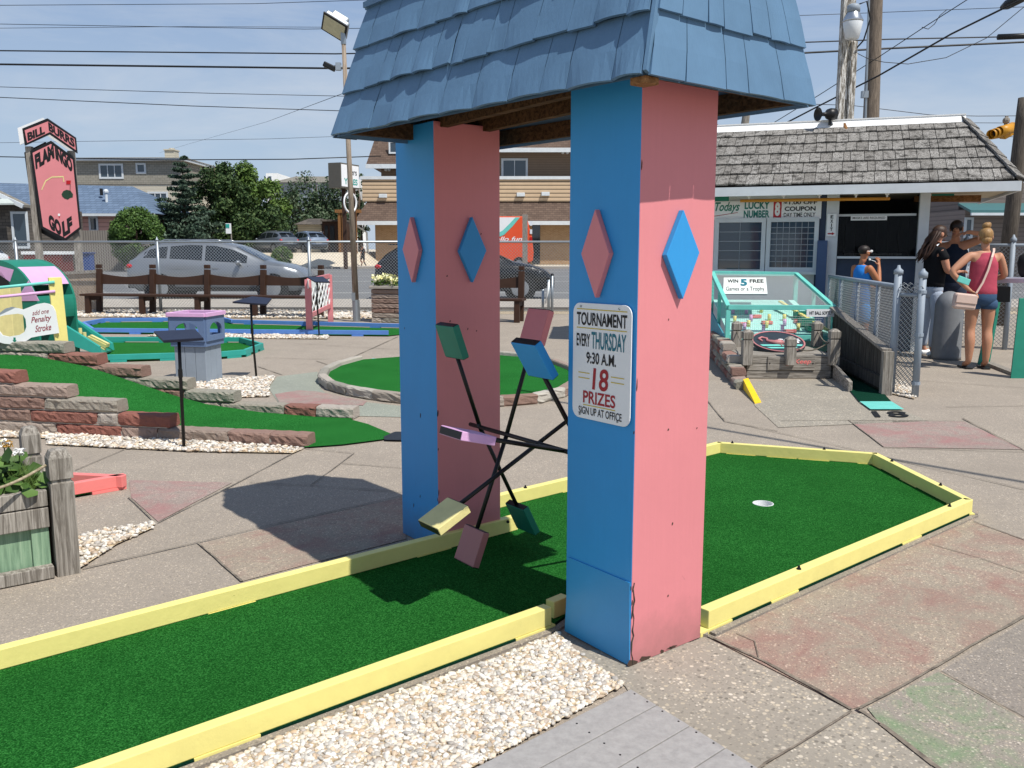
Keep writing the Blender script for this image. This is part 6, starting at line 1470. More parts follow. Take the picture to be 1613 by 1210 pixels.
ya, yb_ = D(1270,499,11.0), D(1313.5,499,10.98); hs_ = thing('softly_sign', 'small white hit ball softly sign on the front of the game box', 'sign', tuple(ya)); zz = D(1270,487,11.0).z-ya.z
mb = MB(); mb.prism([ya, yb_, yb_+V(0,0,zz), ya+V(0,0,zz)], (0,-.008,0)); mb.build('board', M['signwhite'], hs_, fix=True); text('HIT BALL SOFTLY', hs_, ya.lerp(yb_,.1)+V(0,-.0105,zz*.28), yb_-ya, V(0,0,1), (yb_-ya).length*.84, zz*.45, ink, bold=.015)

# ------------------------------------------------------------------ small deck with posts, ropes and round sign
dz = .26; da, db = G(1172,560,dz), G(1313,560,dz); da.y = db.y = (da.y+db.y)/2; ydk = da.y
dk_ = thing('plank_deck', 'weathered grey plank deck with five short posts below the game box', 'deck', (da.x, ydk, 0))
dx_ = db.x-da.x
for i in range(8):
    y0 = ydk+.004+i*.145; mb = MB(); bx(mb, da.x-.02, db.x+.02, y0, y0+.138, dz-.03, dz); mb.build('deck_board', M['woodx'], dk_, bevel=.003)
for z0, z1 in ((.006,.085),(.09,.17),(.175,.255)):
    mb = MB(); bx(mb, da.x+.03, db.x-.03, ydk-.03, ydk, z0, z1); mb.build('front_board', M['woodx'], dk_, bevel=.003)
for x in (da.x+.01, db.x-.01):
    mb = MB(); bx(mb, x-.03, x+.03, ydk+.02, ydk+1.15, .006, dz-.035); mb.build('side_board', M['woody'], dk_)
ptops = []
def dpost(px, ytop, Y):
    p = D(px, ytop, Y); b = V(p.x, p.y, .16 if Y < ydk+.05 else dz); h = p.z; mb = MB(); r_ = .055
    for z0, z1, k in ((b.z,h-.12,1),(h-.12,h-.105,.8),(h-.105,h-.03,1)): bx(mb, p.x-r_*k, p.x+r_*k, p.y-r_*k, p.y+r_*k, z0, z1)
    o = mb.v; mb.add([V(p.x+a*r_,p.y+b2*r_,h-.03) for a,b2 in ((-1,-1),(1,-1),(1,1),(-1,1))]+[V(p.x+a*r_*.4,p.y+b2*r_*.4,h) for a,b2 in ((-1,-1),(1,-1),(1,1),(-1,1))], [(0,1,5,4),(1,2,6,5),(2,3,7,6),(3,0,4,7),(4,5,6,7)])
    mb.build('post', M['wood'], dk_, bevel=.003); ptops.append(V(p.x, p.y, h-.11))
for px, yt, Y in ((1178,519,ydk-.05),(1246,530,ydk-.05),(1315,518,ydk-.05),(1161,506,ydk+.95),(1288,506,ydk+.95)): dpost(px, yt, Y)
for i, j, lab in ((0,3,'thin rope sagging between the two left deck posts'), (1,2,'thin rope sagging from the middle to the right front deck post'), (2,4,'thin rope sagging between the two right deck posts')):
    a, b = ptops[i], ptops[j]; mb = MB(); mb.tube([a.lerp(b,f)-V(0,0,.09*math.sin(math.pi*f)) for f in np.linspace(0,1,9)], .008, 6); tag(mb.build('rope', wood_grey('#8d8578','#5f594f','x'), None, True), lab, 'rope')
mb = MB(); a, b = D(1209,583,ydk-.045), D(1283,583,ydk-.045); h_ = D(1209,561.5,ydk-.045).z-a.z; pq = thing('wooden_plaque', 'small wooden plaque with painted lettering on the deck front', 'plaque', tuple(a)); mb.prism([a, b, b+V(0,0,h_), a+V(0,0,h_)], (0,.014,0)); mb.build('board', M['woodx'], pq, bevel=.002, fix=True)
text('Keep', pq, a+(b-a)*.56+V(0,-.003,h_*.38), b-a, V(0,0,1), (b-a).length*.36, h_*.42, M['coral'], bold=.02, shear=.2)
mb = MB(); c = a+(b-a)*.42+V(0,-.003,h_*.45); mb.prism([c+V(.03*math.cos(t),0,.022*math.sin(t)) for t in np.linspace(0,6.28,10)[:-1]], (0,-.003,0)); mb.build('painted_bird', M['pink'], pq, fix=True)
for f in (.04,.96):
    mb = MB(); mb.cyl(a+(b-a)*f+V(0,-.004,h_*.5), a+(b-a)*f+V(0,.0,h_*.5), .008, n=6); mb.build('screw', M['blackmetal'], pq)
dc = D(1226,534,ydk+.55); dc.z = dz+.10; rotd = Matrix.Rotation(R(17),3,'X'); rd_ = .31
rs = thing('round_golf_sign', 'round black golf sign with pink rim and flamingo lying on the plank deck', 'sign', tuple(dc)); mb = MB(); mb.lathe(dc, [(rd_,-.03),(rd_,0),(rd_-.001,.001)], 36, axis=rotd); mb.build('disc', paint('#2a333d', .5, .1), rs)
dl_p = lambda x, y, o=.004: dc+rotd@V(x*rd_, y*rd_, o)
mb = MB(); mb.lathe(dc, [(rd_*.94,.003),(rd_*1.0,.003),(rd_*1.0,.008),(rd_*.94,.008),(rd_*.94,.003)], 36, axis=rotd, cap=False); mb.build('rim', M['pink'], rs)
mb = MB(); mb.poly([dl_p(x,y) for x, y in ((-.78,-.30),(.85,-.30),(.78,-.45),(-.70,-.45))]); mb.poly([dl_p(x,y) for x, y in ((-.6,-.55),(.6,-.55),(.45,-.68),(-.45,-.68))]); mb.build('teal_band', M['mint'], rs)
text('GOLF', rs, dl_p(.0,-.18,.006), rotd@V(1,0,0), rotd@V(0,1,0), rd_*.85, rd_*.42, M['signwhite'], bold=.04)
mb = MB(); mb.tube([dl_p(x,y,.008) for x, y in ((-.62,.0),(-.70,.22),(-.55,.36),(-.38,.22),(-.42,.0),(-.2,-.16),(.0,-.2),(.2,-.1))], [.012,.014,.014,.016,.018,.03,.045,.01], 8); mb.tube([dl_p(0,-.22,.008), dl_p(.02,-.5,.008)], .006, 6); mb.tube([dl_p(.06,-.22,.008), dl_p(.16,-.5,.008)], .006, 6); mb.build('flamingo', M['pink'], rs, True)
# brick border, wedge, side board
bw = thing('brick_border', 'short stepped stack of rough bricks left of the plank deck', 'brick wall', tuple(G(1150,612))); p0, p1 = G(1116,560), G(1158,614); mb = MB(); L_ = (p1-p0).length; dd = (p1-p0).normalized()
for c_i, f in enumerate((1, .86, .72, .55)):
    x = 0
    while x < L_*f-.05:
        w_ = min(random.choice((.22,.3,.38)), L_*f-x); sd += 1; rough_block(mb, p0+dd*x+V(0,0,c_i*.085+.004), p0+dd*(x+w_-.01)+V(0,0,c_i*.085+.004), .17, .08, sd, .006, .06); x += w_
mb.build('bricks', M['brick'], bw, fix=True)
mb = MB(); a, b = G(1169,615), G(1196,637); mb.prism([a, a+V(.10,.0,0), a+V(.10,0,.11), a+V(0,0,.11)], (0,0,.0001)) if False else None
q0, q1 = G(1170,613), G(1178,611); f0_, f1_ = G(1189,637), G(1199,635); zq = .105
mb.add([q0+V(0,0,.004), q1+V(0,0,.004), f1_+V(0,0,.004), f0_+V(0,0,.004), xy(q0,zq), xy(q1,zq), xy(f1_,.012), xy(f0_,.012)], [(3,2,1,0),(4,7,6,5),(0,4,5,1),(2,6,7,3),(0,3,7,4),(1,5,6,2)])
tag(mb.build('kerb_wedge', paint('#f2c81e', .5, .08), None, fix=True), 'bright yellow wedge kerb beside the pebbled ramp', 'kerb')
a, b = G(1311,597), G(1336,618); mb = MB(); mb.prism([a, b, b+V(0,0,.11), a+V(0,0,.17)], (.04,.0,0)); tag(mb.build('edge_board', M['woody'], None, bevel=.003, fix=True), 'low weathered edge board right of the pebbled ramp', 'board')
# dark ramp lane, mats, number
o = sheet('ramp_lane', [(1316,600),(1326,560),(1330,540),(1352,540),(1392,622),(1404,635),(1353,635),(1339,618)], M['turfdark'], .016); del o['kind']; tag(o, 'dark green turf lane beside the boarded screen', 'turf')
o = sheet('tee_mat', [(1354,635.5),(1404,635.5),(1424,648),(1371,648)], M['mint'], .020); del o['kind']; tag(o, 'mint tee mat in front of the dark ramp lane', 'mat')
a, b = G(1379,659), G(1434,659); text('18', None, a+V(0,0,.012), b-a, (G(1372,650)-G(1379,659)), (b-a).length, (G(1372,650)-G(1379,659)).length*1.05, ink, bold=.015, name='painted_number'); tag(bpy.data.objects['painted_number'], 'black number 18 painted on the paving by the mint mat', 'painted number')
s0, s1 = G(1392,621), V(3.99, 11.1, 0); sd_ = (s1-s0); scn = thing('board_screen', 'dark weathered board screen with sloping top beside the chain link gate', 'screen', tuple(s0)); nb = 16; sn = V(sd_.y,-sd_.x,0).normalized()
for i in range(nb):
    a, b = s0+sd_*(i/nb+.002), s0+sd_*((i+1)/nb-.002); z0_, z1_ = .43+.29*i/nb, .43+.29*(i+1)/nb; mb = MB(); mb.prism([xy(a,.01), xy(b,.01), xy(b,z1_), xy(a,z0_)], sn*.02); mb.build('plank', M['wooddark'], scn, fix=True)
mb = MB(); mb.beam(xy(s0,.445)-sd_.normalized()*.02, xy(s1,.735), .09, .03); mb.build('cap_rail', M['wood'], scn); mb = MB(); mb.beam(xy(s0,.0)-sn*.0-sd_.normalized()*.05, xy(s0,.44)-sd_.normalized()*.05, .10, .09, up=sd_); mb.build('end_post', M['wood'], scn)
mb = MB(); mb.beam(xy(s0,.12)-sn*.03, xy(s1,.12)-sn*.03, .03, .12); mb.build('skirting', M['wooddark'], scn)
# chain link gate and fences at the right
gf = thing('chain_link_fence', 'short chain link fence running back beside the board screen to the booth', 'fence', tuple(G(1403,620))); g0, g1 = G(1403,620), V(4.37,12.3,0); gz_ = 1.08
mb = MB(); mb.cyl(xy(g0,0), xy(g0,1.23), .036, n=12); mb.lathe(xy(g0,1.2), [(.045,0),(.045,.04),(.02,.06),(.012,.09)], 10); mb.build('post', M['greypaint'], gf, True)
for f in (.22,.5,.78,1): mb = MB(); p = g0.lerp(g1, f); mb.cyl(xy(p,0), xy(p,gz_-.01), .024, n=10); mb.build('post', M['greypaint'], gf, True)
mb = MB(); mb.cyl(xy(g0,gz_), xy(g1,gz_), .024, n=10); mb.build('top_rail', M['greypaint'], gf, True)
mb = MB(); chain(mb, xy(g0.lerp(g1,.012),0), xy(g1,0), .08, gz_+.02, .055, .0034, 4); mb.build('wire_mesh', M['wire'], gf)
gt = thing('gate_post', 'grey steel gate post with rolled end of chain link mesh', 'gate post', tuple(G(1441,625))); h0 = G(1441,625)
mb = MB(); mb.cyl(xy(h0,0), xy(h0,1.20), .034, n=12); mb.lathe(xy(h0,1.17), [(.043,0),(.043,.05),(.02,.07),(.01,.09)], 10); mb.build('post', M['greypaint'], gt, True)
mb = MB()
for z in (.12,.6,1.02): mb.cyl(xy(h0,z), xy(h0,z+.03), .042, n=10)
mb.build('band', M['greypaint'], gt)
mb = MB(); chain(mb, xy(g0,0), xy(h0,0), .10, 1.04, .05, .0034, 4); chain(mb, xy(g0,0)+V(.02,.05,0), xy(h0,0)+V(.02,.05,0), .10, 1.06, .05, .0034, 4)
for k in range(7):
    th = 2*math.pi*k/7; o_ = V(0,.05*math.cos(th),.05*math.sin(th)+1.06); a, b = xy(g0,0)+o_, xy(h0,0)+o_; mb.tube([a.lerp(b,f)+V(0,.012*(-1)**i,.012*(-1)**(i+k)) for i, f in enumerate(np.linspace(0,1,9))], .0034, 4)
mb.build('rolled_mesh', M['wire'], gt); mb = MB(); mb.cyl(xy(g0,1.0), xy(h0,1.0), .02, n=8); mb.build('crossbar', M['greypaint'], gt, True)
rf_ = thing('chain_link_fence', 'chain link fence behind the counter at the right edge', 'fence', (6.5,13,0)); r0_, r1_ = V(6.62,13.1,0), V(7.9,12.5,0); z_ = 1.5
for f in (0,.42,1): mb = MB(); p = r0_.lerp(r1_,f); mb.cyl(xy(p,0), xy(p,z_+.06), .036, n=10); mb.lathe(xy(p,z_+.05), [(.045,0),(.045,.04),(.02,.07),(.01,.1)], 8); mb.build('post', M['greypaint'], rf_, True)
mb = MB(); mb.cyl(xy(r0_,z_), xy(r1_,z_), .024, n=8); mb.build('top_rail', M['greypaint'], rf_, True)
mb = MB(); chain(mb, r0_, r1_, .05, z_, .055, .0034, 4); mb.build('wire_mesh', M['wire'], rf_)
# dome bin, counter
cb_ = V((1494-806.5)/F*11.75, 11.75, 0)
mb = MB(); prf = [(.19,.0),(.185,.05),(.17,.70)]+[(.17*math.cos(R(a)), .70+.20*math.sin(R(a))) for a in range(10,86,12)]; mb.lathe(cb_, prf, 22); tag(mb.build('domed_bin', paint('#75787c', .6, .12, 10), None, True), 'tall grey dome-topped bin between the two standing women', 'bin')
ct_ = thing('service_counter', 'white topped counter with green board legs at the right edge', 'counter', (6.4,10.6,0)); ca, cb2 = D(1569,446,11.0), D(1640,446,10.4)
mb = MB(); mb.prism([ca, cb2, cb2+V(.3,.35,0), ca+V(.15,.35,0)], (0,0,.06)); mb.build('counter_top', paint('#c9c6d2', .5), ct_, bevel=.006, fix=True)
for (xa, xb, yb3, xt0, xt1, yt, Y) in ((1540,1558,574,1563,1577,470,11.15),(1592,1622,598,1606,1630,470,9.95)):
    mb = MB(); mb.prism([D(xa,yb3,Y), D(xb,yb3+5,Y), D(xt1,yt,Y+.1), D(xt0,yt,Y+.1)], (.02,.05,0)); mb.build('leg', M['green_paint'], ct_, bevel=.003, fix=True)
mb = MB(); mb.prism([D(1566,476,10.95), D(1591,476,10.9), D(1592,452,10.9), D(1567,452,10.95)], (.1,.25,0)); mb.build('black_box', M['black'], ct_, fix=True)
mb = MB(); mb.beam(G(1556,575)+V(0,0,.02), G(1600,592)+V(0,0,.02), .1, .04); tag(mb.build('base_board', M['wood'], None), 'weathered base board lying under the counter fence', 'board')
mb = MB(); P_ = V((1590-806.5)/F*10.9, 10.9, 1.06); mb.lathe(V((1611-806.5)/F*10.9, 10.9, 1.10), [(.05,0),(.09,.06),(.11,.18),(.09,.27),(.03,.30)], 14); tag(mb.build('black_bag', paint('#101012', .8, .3, 60), None, True), 'black fluffy bag standing on the counter at the right edge', 'bag')
# buildings far right
Yr = 42; X = lambda px: (px-806.5)/F*Yr; Z = lambda py: D(806, py, Yr).z
tr_ = thing('taupe_building', 'taupe sided building with dark teal porch roof behind the counter', 'building', (X(1560),Yr,0))
mb = MB(); bx(mb, X(1508), X(1720), Yr, Yr+10, 0, Z(330)); mb.build('wall', siding_mat('#8d8079', .2, dark=.75), tr_); mb = MB(); bx(mb, X(1512), X(1720), Yr+.9, Yr+10, Z(330)+.004, Z(286)); mb.build('upper_wall', siding_mat('#7f736d', .25, dark=.7), tr_)
mb = MB(); mb.prism([V(X(1496),Yr-1.2,Z(337)), V(X(1720),Yr-1.2,Z(337)), V(X(1720),Yr+1,Z(322)), V(X(1512),Yr+1,Z(322))], (0,0,.12)); mb.build('porch_roof', paint('#3f6a6c', .6), tr_, fix=True); mb = MB(); bx(mb, X(1496), X(1720), Yr-1.3, Yr-1.2, Z(341), Z(337)); mb.build('gutter', M['trimwhite'], tr_)
winpart(tr_, V(X(1511),Yr,Z(372)), X(1518)-X(1511), Z(346)-Z(372), 1, fr=.1)
wbk = block('white_shop', 'white shop front seen between the booth post and the taupe building', 1440, 1506, 333, 60, M['white'], [(1462,1472,345,370),(1480,1492,345,370)])
tree('palm_shrub', 'leafy green tree over the white shop front beyond the booth', 1483, 318, 55, 44, 'round', n=1200, m='leaf', seed=21)
car6 = dup(car, (0,0,0), 0, 'pale grey car beyond the booth post at the right', cg); recolour(car6, '#c9ccd0', .2); place(car6, (1470-806.5)/F*34, 34, .004, 10)
# ================================================================== GOLF SIGN on two posts
Yz = 21.2
gs = thing('golf_sign', 'pink and black hexagonal golf sign with a chevron top board on two wooden posts', 'sign', (D(80,400,Yz).x, Yz, 0))
sgx = V(.998,.06,0).normalized(); sgn_ = V(.06,-.998,0).normalized(); sg0 = D(80,300,Yz)
def sgp(x, y, o=0.0): return on_plane((x, y), sg0+sgn_*o, sgn_)
def spoly(name, pxs, o, th, m):
    mb = MB(); mb.prism([sgp(x,y,o) for x, y in pxs], sgn_*th); return mb.build(name, m, gs, fix=True)
hexo = [(48,238.5),(81,222),(117.5,249),(128.5,360),(103.5,380.5),(64.5,359.5)]; hexi = [(51.5,241),(80.5,227),(114.5,252),(125,358),(102.8,375),(68,357)]
chev = [(36.5,203),(76,187),(120,217),(122.5,242),(79,212),(40.5,229.5)]; chevi = [(39,205.5),(75.5,191.5),(117.5,219),(119.5,236.5),(79,208),(43,225)]
spoly('back_board', [(x-9,y+2) for x, y in hexo], -.25, .03, M['black']); spoly('back_board', [(x-8,y-1) for x, y in chev], -.25, .03, M['signwhite'])
spoly('main_board', hexo, 0, .03, M['black']); spoly('pink_field', hexi, .031, .006, M['pink'])
spoly('chevron_board', chev, .0, .05, M['black']); spoly('chevron_field', chevi, .051, .006, M['pink'])
def stx(s, ll, lr, hgt, m=ink, o=.041, **k):
    a, b = sgp(*ll, o), sgp(*lr, o); c = sgp(ll[0]-hgt*.10, ll[1]-hgt, o); text(s, gs, a, b-a, c-a, (b-a).length, (c-a).length, m, **k)
stx('BILL', (44,222.5), (71,210.5), 13, o=.061, bold=.05); stx('BURRS', (77,206), (118,233), 14, o=.061, bold=.05)
stx('FLAM', (56.5,267), (86,249), 23, bold=.065); stx('INGO', (88,251), (115,273), 23, bold=.065); stx('GO', (78,360), (97.5,373), 24, bold=.065); stx('LF', (99.5,374), (115,364), 24, bold=.065)
spoly('painted_green', [(97,306),(100,301),(105,299),(111,300.5),(115,306),(114.5,311),(110,312),(107,314.5),(102,313),(98.5,310)], .038, .004, paint('#1f3d2a', .6)); spoly('painted_flag', [(104.5,284.5),(111.5,284.5),(111,290.5),(104.5,290.5)], .043, .004, M['redlamp'])
spoly('painted_pole', [(110.4,290),(111,290),(110.4,306),(109.8,306)], .043, .003, M['black']); spoly('painted_club', [(65,299),(66.4,299.5),(72.5,286),(82,280),(99,279.5),(100.2,287),(101.4,287),(100.2,277.5),(82,278),(71.3,284.5)], .038, .004, M['paleyellow'])
spoly('painted_ball', [(93+1.9*math.cos(t),338.5+2.2*math.sin(t)) for t in np.linspace(0,6.28,10)[:-1]], .038, .004, M['white']); spoly('painted_tee', [(92.3,341),(94.6,341),(93.4,344.5)], .038, .004, M['redlamp'])
for (x0, y0), (x1, y1), r_ in (((46,231),(71,500),.085), ((112,238),(131,500),.085)):
    a = sgp(x0, y0, -.11); b = D(x1, y1, a.y); b.z = 0; mb = MB(); mb.beam(b, a, .14, .14, up=sgn_); mb.build('post', M['wood'], gs, bevel=.01)

# ================================================================== light pole left
lp0 = G(562, 506.5); lp = thing('light_pole', 'slender pale wooden lamp pole with two floodlights left of the pavilion', 'lamp post', tuple(lp0)); ptop = D(541, 62, lp0.y)
mb = MB(); mb.cyl(lp0.lerp(ptop,.07), ptop, .062, .040, 12); mb.build('pole', wood_grey('#a8998a','#7f7264'), lp, True)
mb = MB(); mb.cyl(lp0, lp0.lerp(ptop,.08), .075, n=12); mb.box(lp0+V(-.04,-.06,.5), (.07,.05,.16)); mb.build('base_sleeve', M['galv'], lp)
def pj(*q): return D(*q, lp0.y)
fx = Matrix.Rotation(R(38),3,'Y') @ Matrix.Rotation(R(0),3,'Z'); cF = pj(527,43)
nF = V(-.42,-.62,-.66).normalized(); eF = V(.82,-.05,-.52); eF = (eF-nF*eF.dot(nF)).normalized(); gF = nF.cross(eF); rF_ = Matrix((eF, gF, nF)).transposed()
fl = thing('floodlight', 'large grey floodlight tilted down on top of the slender lamp pole', 'floodlight', tuple(cF))
mb = MB(); mb.box(cF-nF*.06, (.50,.40,.12), rot=rF_); mb.box(cF-nF*.20-eF*.02, (.34,.26,.18), rot=rF_); mb.build('housing', M['galv'], fl, bevel=.03)
mb = MB(); mb.box(cF+nF*.008, (.53,.43,.03), rot=rF_); mb.build('lens_frame', M['blackmetal'], fl, bevel=.01); mb = MB(); mb.box(cF+nF*.026, (.45,.35,.012), rot=rF_); mb.build('lens', paint('#b8b49a', .15, .2, 8), fl)
mb = MB(); mb.beam(ptop-V(0,0,.1), ptop+V(0,0,.12), .09, .09); mb.beam(ptop+V(0,0,.10), cF-nF*.16+eF*.12, .06, .04); mb.build('bracket', M['galv'], fl, bevel=.01)
cS = pj(519,105); fs_ = thing('floodlight', 'small black floodlight clamped halfway up the slender lamp pole', 'floodlight', tuple(cS)); mb = MB(); mb.box(cS, (.24,.14,.10), rot=Matrix.Rotation(R(25),3,'Y')); mb.build('housing', M['black'], fs_, bevel=.02)
mb = MB(); mb.cyl(cS+V(.10,0,.0), pj(540,106), .03, n=8); mb.box(pj(533,105), (.10,.09,.14)); mb.build('bracket', M['greypaint'], fs_)

# ================================================================== poles, signal, wires at the right
def upole(name, label, px_b, px_t, yb_, yt_, Y, r0, r1, m=None):
    b, t_ = D(px_b, yb_, Y), D(px_t, yt_, Y); b0 = b + (b-t_)*(b.z/(t_.z-b.z)); t1 = t_ + (t_-b)*.25; t = thing(name, label, 'pole', tuple(b0)); mb = MB(); mb.tube([b0, b, t_, t1], [r0, r0, r1, r1*.95], 16); mb.build('pole', m or M['wood'], t, True); return t
up = upole('utility_pole', 'thick brown grey utility pole behind the booth roof', 1372, 1379.5, 188, 0, 24, .20, .17, wood_grey('#8a7d70','#5d544b'))
mb = MB(); mb.cyl(D(1363,200,23.75), D(1369.5,-30,23.75), .03, n=8); mb.box(D(1362,149,23.75), (.16,.12,.17)); mb.build('conduit', M['galv'], up)
upole('utility_pole', 'dark wooden pole rising at the right edge behind the booth eave', 1595, 1611, 330, 190, 17, .135, .125, wood_grey('#6a625a','#47423c'))
upole('utility_pole', 'distant pale pole top beneath the right end of the pavilion roof', 1172, 1175, 205, 184, 34, .15, .14)
Yt_ = 36; tcen = D(1578,204,Yt_); tl_ = thing('traffic_signal', 'amber traffic signal hanging from a span wire at the right', 'traffic light', tuple(tcen))
axT = V(-.80,-.45,-.22).normalized(); mb = MB(); upT = V(.35,0,-.2)
bT = [D(x,y,Yt_) for x, y in ((1583,206),(1589,203),(1594,199))]
amber = paint('#c58a1e', .45, .12)
mb.beam(D(1577,212,Yt_+.15), D(1600,200,Yt_+.25), .42, .34, up=(0,1,.3)); mb.build('housing', amber, tl_, bevel=.04)
for p, q in zip([(1561,212),(1567,210),(1574,207)], [(1572,210),(1579,207),(1594,202)]):
    a, b = D(*p,Yt_-.35), D(*q,Yt_); mb = MB(); d = (b-a).normalized(); mt = d.to_track_quat('Z','Y').to_matrix(); L_ = (b-a).length; mb.lathe(a, [(.17,0),(.19,0),(.20,L_),(.17,L_-.02),(.16,.02),(.17,0)], 16, axis=mt, cap=False); mb.build('visor', amber, tl_, True); mb = MB(); mb.cyl(a+d*L_*.5, a+d*(L_*.5+.02), .17, n=14); mb.build('lens', M['black'], tl_)
mb = MB(); mb.beam(D(1584,197,Yt_), D(1586,183,Yt_), .10, .08); mb.ball(D(1585,190,Yt_), .14, 8, 6); mb.build('hanger', M['wood'], tl_)
def wire(label, pts, Y, r, sag=0.0, Y2=None):
    P = [D(x, y, Y if Y2 is None else Y+(Y2-Y)*i/(len(pts)-1)) for i, (x, y) in enumerate(pts)]
    if len(P) == 2: a, b = P; P = [a.lerp(b,f)-V(0,0,sag*4*f*(1-f)) for f in np.linspace(0,1,12)]
    if pts[0][0] <= -190: P = [P[0]+(P[0]-P[1]).normalized()*45] + P
    if pts[-1][0] >= 1690: P = P + [P[-1]+(P[-1]-P[-2]).normalized()*45]
    mb = MB(); mb.tube(P, r, 5); o = mb.build('overhead_wire', M['black'], None, True); tag(o, label, 'wire', 'overhead wires')
wire('thickest black cable, lower of the two heavy cables crossing the sky', [(-200,99),(0,101.5),(535,108),(900,101),(1258,84),(1400,76.5),(1613,66.5),(1750,60)], 30, .032)
wire('heavy black cable just above the thickest cable crossing the sky', [(-200,79),(0,80),(528,85),(900,78),(1263,67),(1400,62),(1613,57.5),(1750,52)], 30, .022)
wire('thin high wire running above the two heavy cables on the left', [(-200,36),(0,38),(480,46),(760,42),(1290,23.5),(1613,11)], 31, .010)
wire('topmost thin wire above the floodlight', [(-200,8),(0,8.5),(400,6),(640,-2),(900,-14)], 31, .010)
wire('thin wire below the two heavy cables on the left', [(-200,134),(0,137),(330,147),(560,152)], 30, .010)
wire('second thin wire below the heavy cables, reaching the pavilion roof', [(-200,150),(0,153.5),(300,167),(545,175)], 30, .013)
wire('thin dark wire crossing behind the golf sign and the tan house', [(-200,243),(0,247),(260,252),(460,251),(600,246)], 40, .022)
wire('faint thin wire behind the top of the golf sign', [(-200,230),(0,225),(120,223),(420,219),(590,213)], 40, .008)
wire('slanting service wire from the lamp pole down to the tan house', [(541,147),(420,192),(300,226),(250,241)], 18, .006, 0, 75)
wire('faint wire near the top left, second from the top', [(-200,44),(0,44.5),(300,42),(520,43)], 32, .008)
wire('steep heavy cable slanting across the utility pole', [(1180,224),(1290,167),(1383,120),(1498,54),(1620,-6)], 26, .022, 0, 19)
wire('thin slanting wire above the steep heavy cable', [(1200,205),(1290,150),(1384,90),(1454,44),(1523,0),(1580,-36)], 26, .011, 0, 20)
wire('slack wire looping from the peeling pole to the upper right', [(1344,81),(1366,92),(1392,98),(1430,101),(1490,91),(1554,60),(1613,11),(1640,-14)], 22, .009)
wire('drooping thin twisted wire hanging from the slanting wire', [(1452,43),(1462,46),(1472,38),(1480,25),(1492,15)], 21.5, .009)
wire('span wire holding the traffic signal', [(1130,160),(1340,166),(1464,181),(1540,183),(1613,182.5),(1700,181)], 36, .013)
wire('thin straight wire above the traffic signal', [(1510,193.5),(1613,194),(1700,194)], 38, .011)
wire('thin straight wire below the traffic signal', [(1540,214.5),(1613,216),(1700,217)], 38, .011)
ga, gb = G(1060,664), G(1760,785); hgt_ = 6.0; ofs = sun_dir*(hgt_/sun_dir.z)
mb = MB(); mb.tube([ga.lerp(gb,f)+ofs-V(0,0,.05*math.sin(math.pi*f)) for f in np.linspace(-.6,1.6,9)], .026, 8); tag(mb.build('service_cable', M['black'], None, True), 'thick service cable overhead that shades a line across the paving', 'cable')
mb = MB(); a, b = D(1578,12,21), D(1630,-14,20); mb.tube([a, a.lerp(b,.2), b], [.05,.11,.11], 8); tag(mb.build('cable_splice', M['black'], None, True), 'thick black cable splice at the upper right corner', 'cable splice')
mb = MB(); a, b = D(1572,58.5,29.5), D(1660,55,29.5); mb.cyl(a, b, .09, n=10); tag(mb.build('cable_splice', M['black'], None, True), 'horizontal black cable splice on the heavy cable near the right edge', 'cable splice')

# ================================================================== PEOPLE
def skinmat(c):
    t = NT('skin'); n = t.noise(30, 3); k = t.mix(n, dk(c,.92), dk(c,1.05)); t.p.inputs['Subsurface Weight'].default_value = .08; t.p.inputs['Subsurface Radius'].default_value = (.02,.008,.004); return t.done(k, .55, 0, .35)
def cloth(c, rough=.85):
    t = NT('cloth'); n = t.noise(14, 5, .6); k = t.mix(n, dk(c,.85), dk(c,1.1)); t.bump(t.noise(9, 3, .5), .35, .03); return t.done(k, rough, 0, .15)
def skinned(name, nodes, edges, mat_, parent, sub=2, smooth=True):
    """nodes = {key: (x, y, z, rx, ry)}; grows one continuous surface along the edges"""
    keys = list(nodes); ix = {k: i for i, k in enumerate(keys)}; me = bpy.data.meshes.new(name)
    me.from_pydata([nodes[k][:3] for k in keys], [(ix[a], ix[b]) for a, b in edges], []); o = bpy.data.objects.new(name, me); col.objects.link(o); o.parent = parent
    sk = o.modifiers.new('skin', 'SKIN'); sk.use_smooth_shade = True; sk.branch_smoothing = .6; ss_ = o.modifiers.new('sub', 'SUBSURF'); ss_.levels = sub; ss_.render_levels = sub
    lay = me.skin_vertices[0].data
    for i, k in enumerate(keys):
        r_ = nodes[k][3:]; lay[i].radius = (r_[0], r_[1] if len(r_) > 1 else r_[0]); lay[i].use_root = (i == 0)
    me.materials.append(mat_); return o
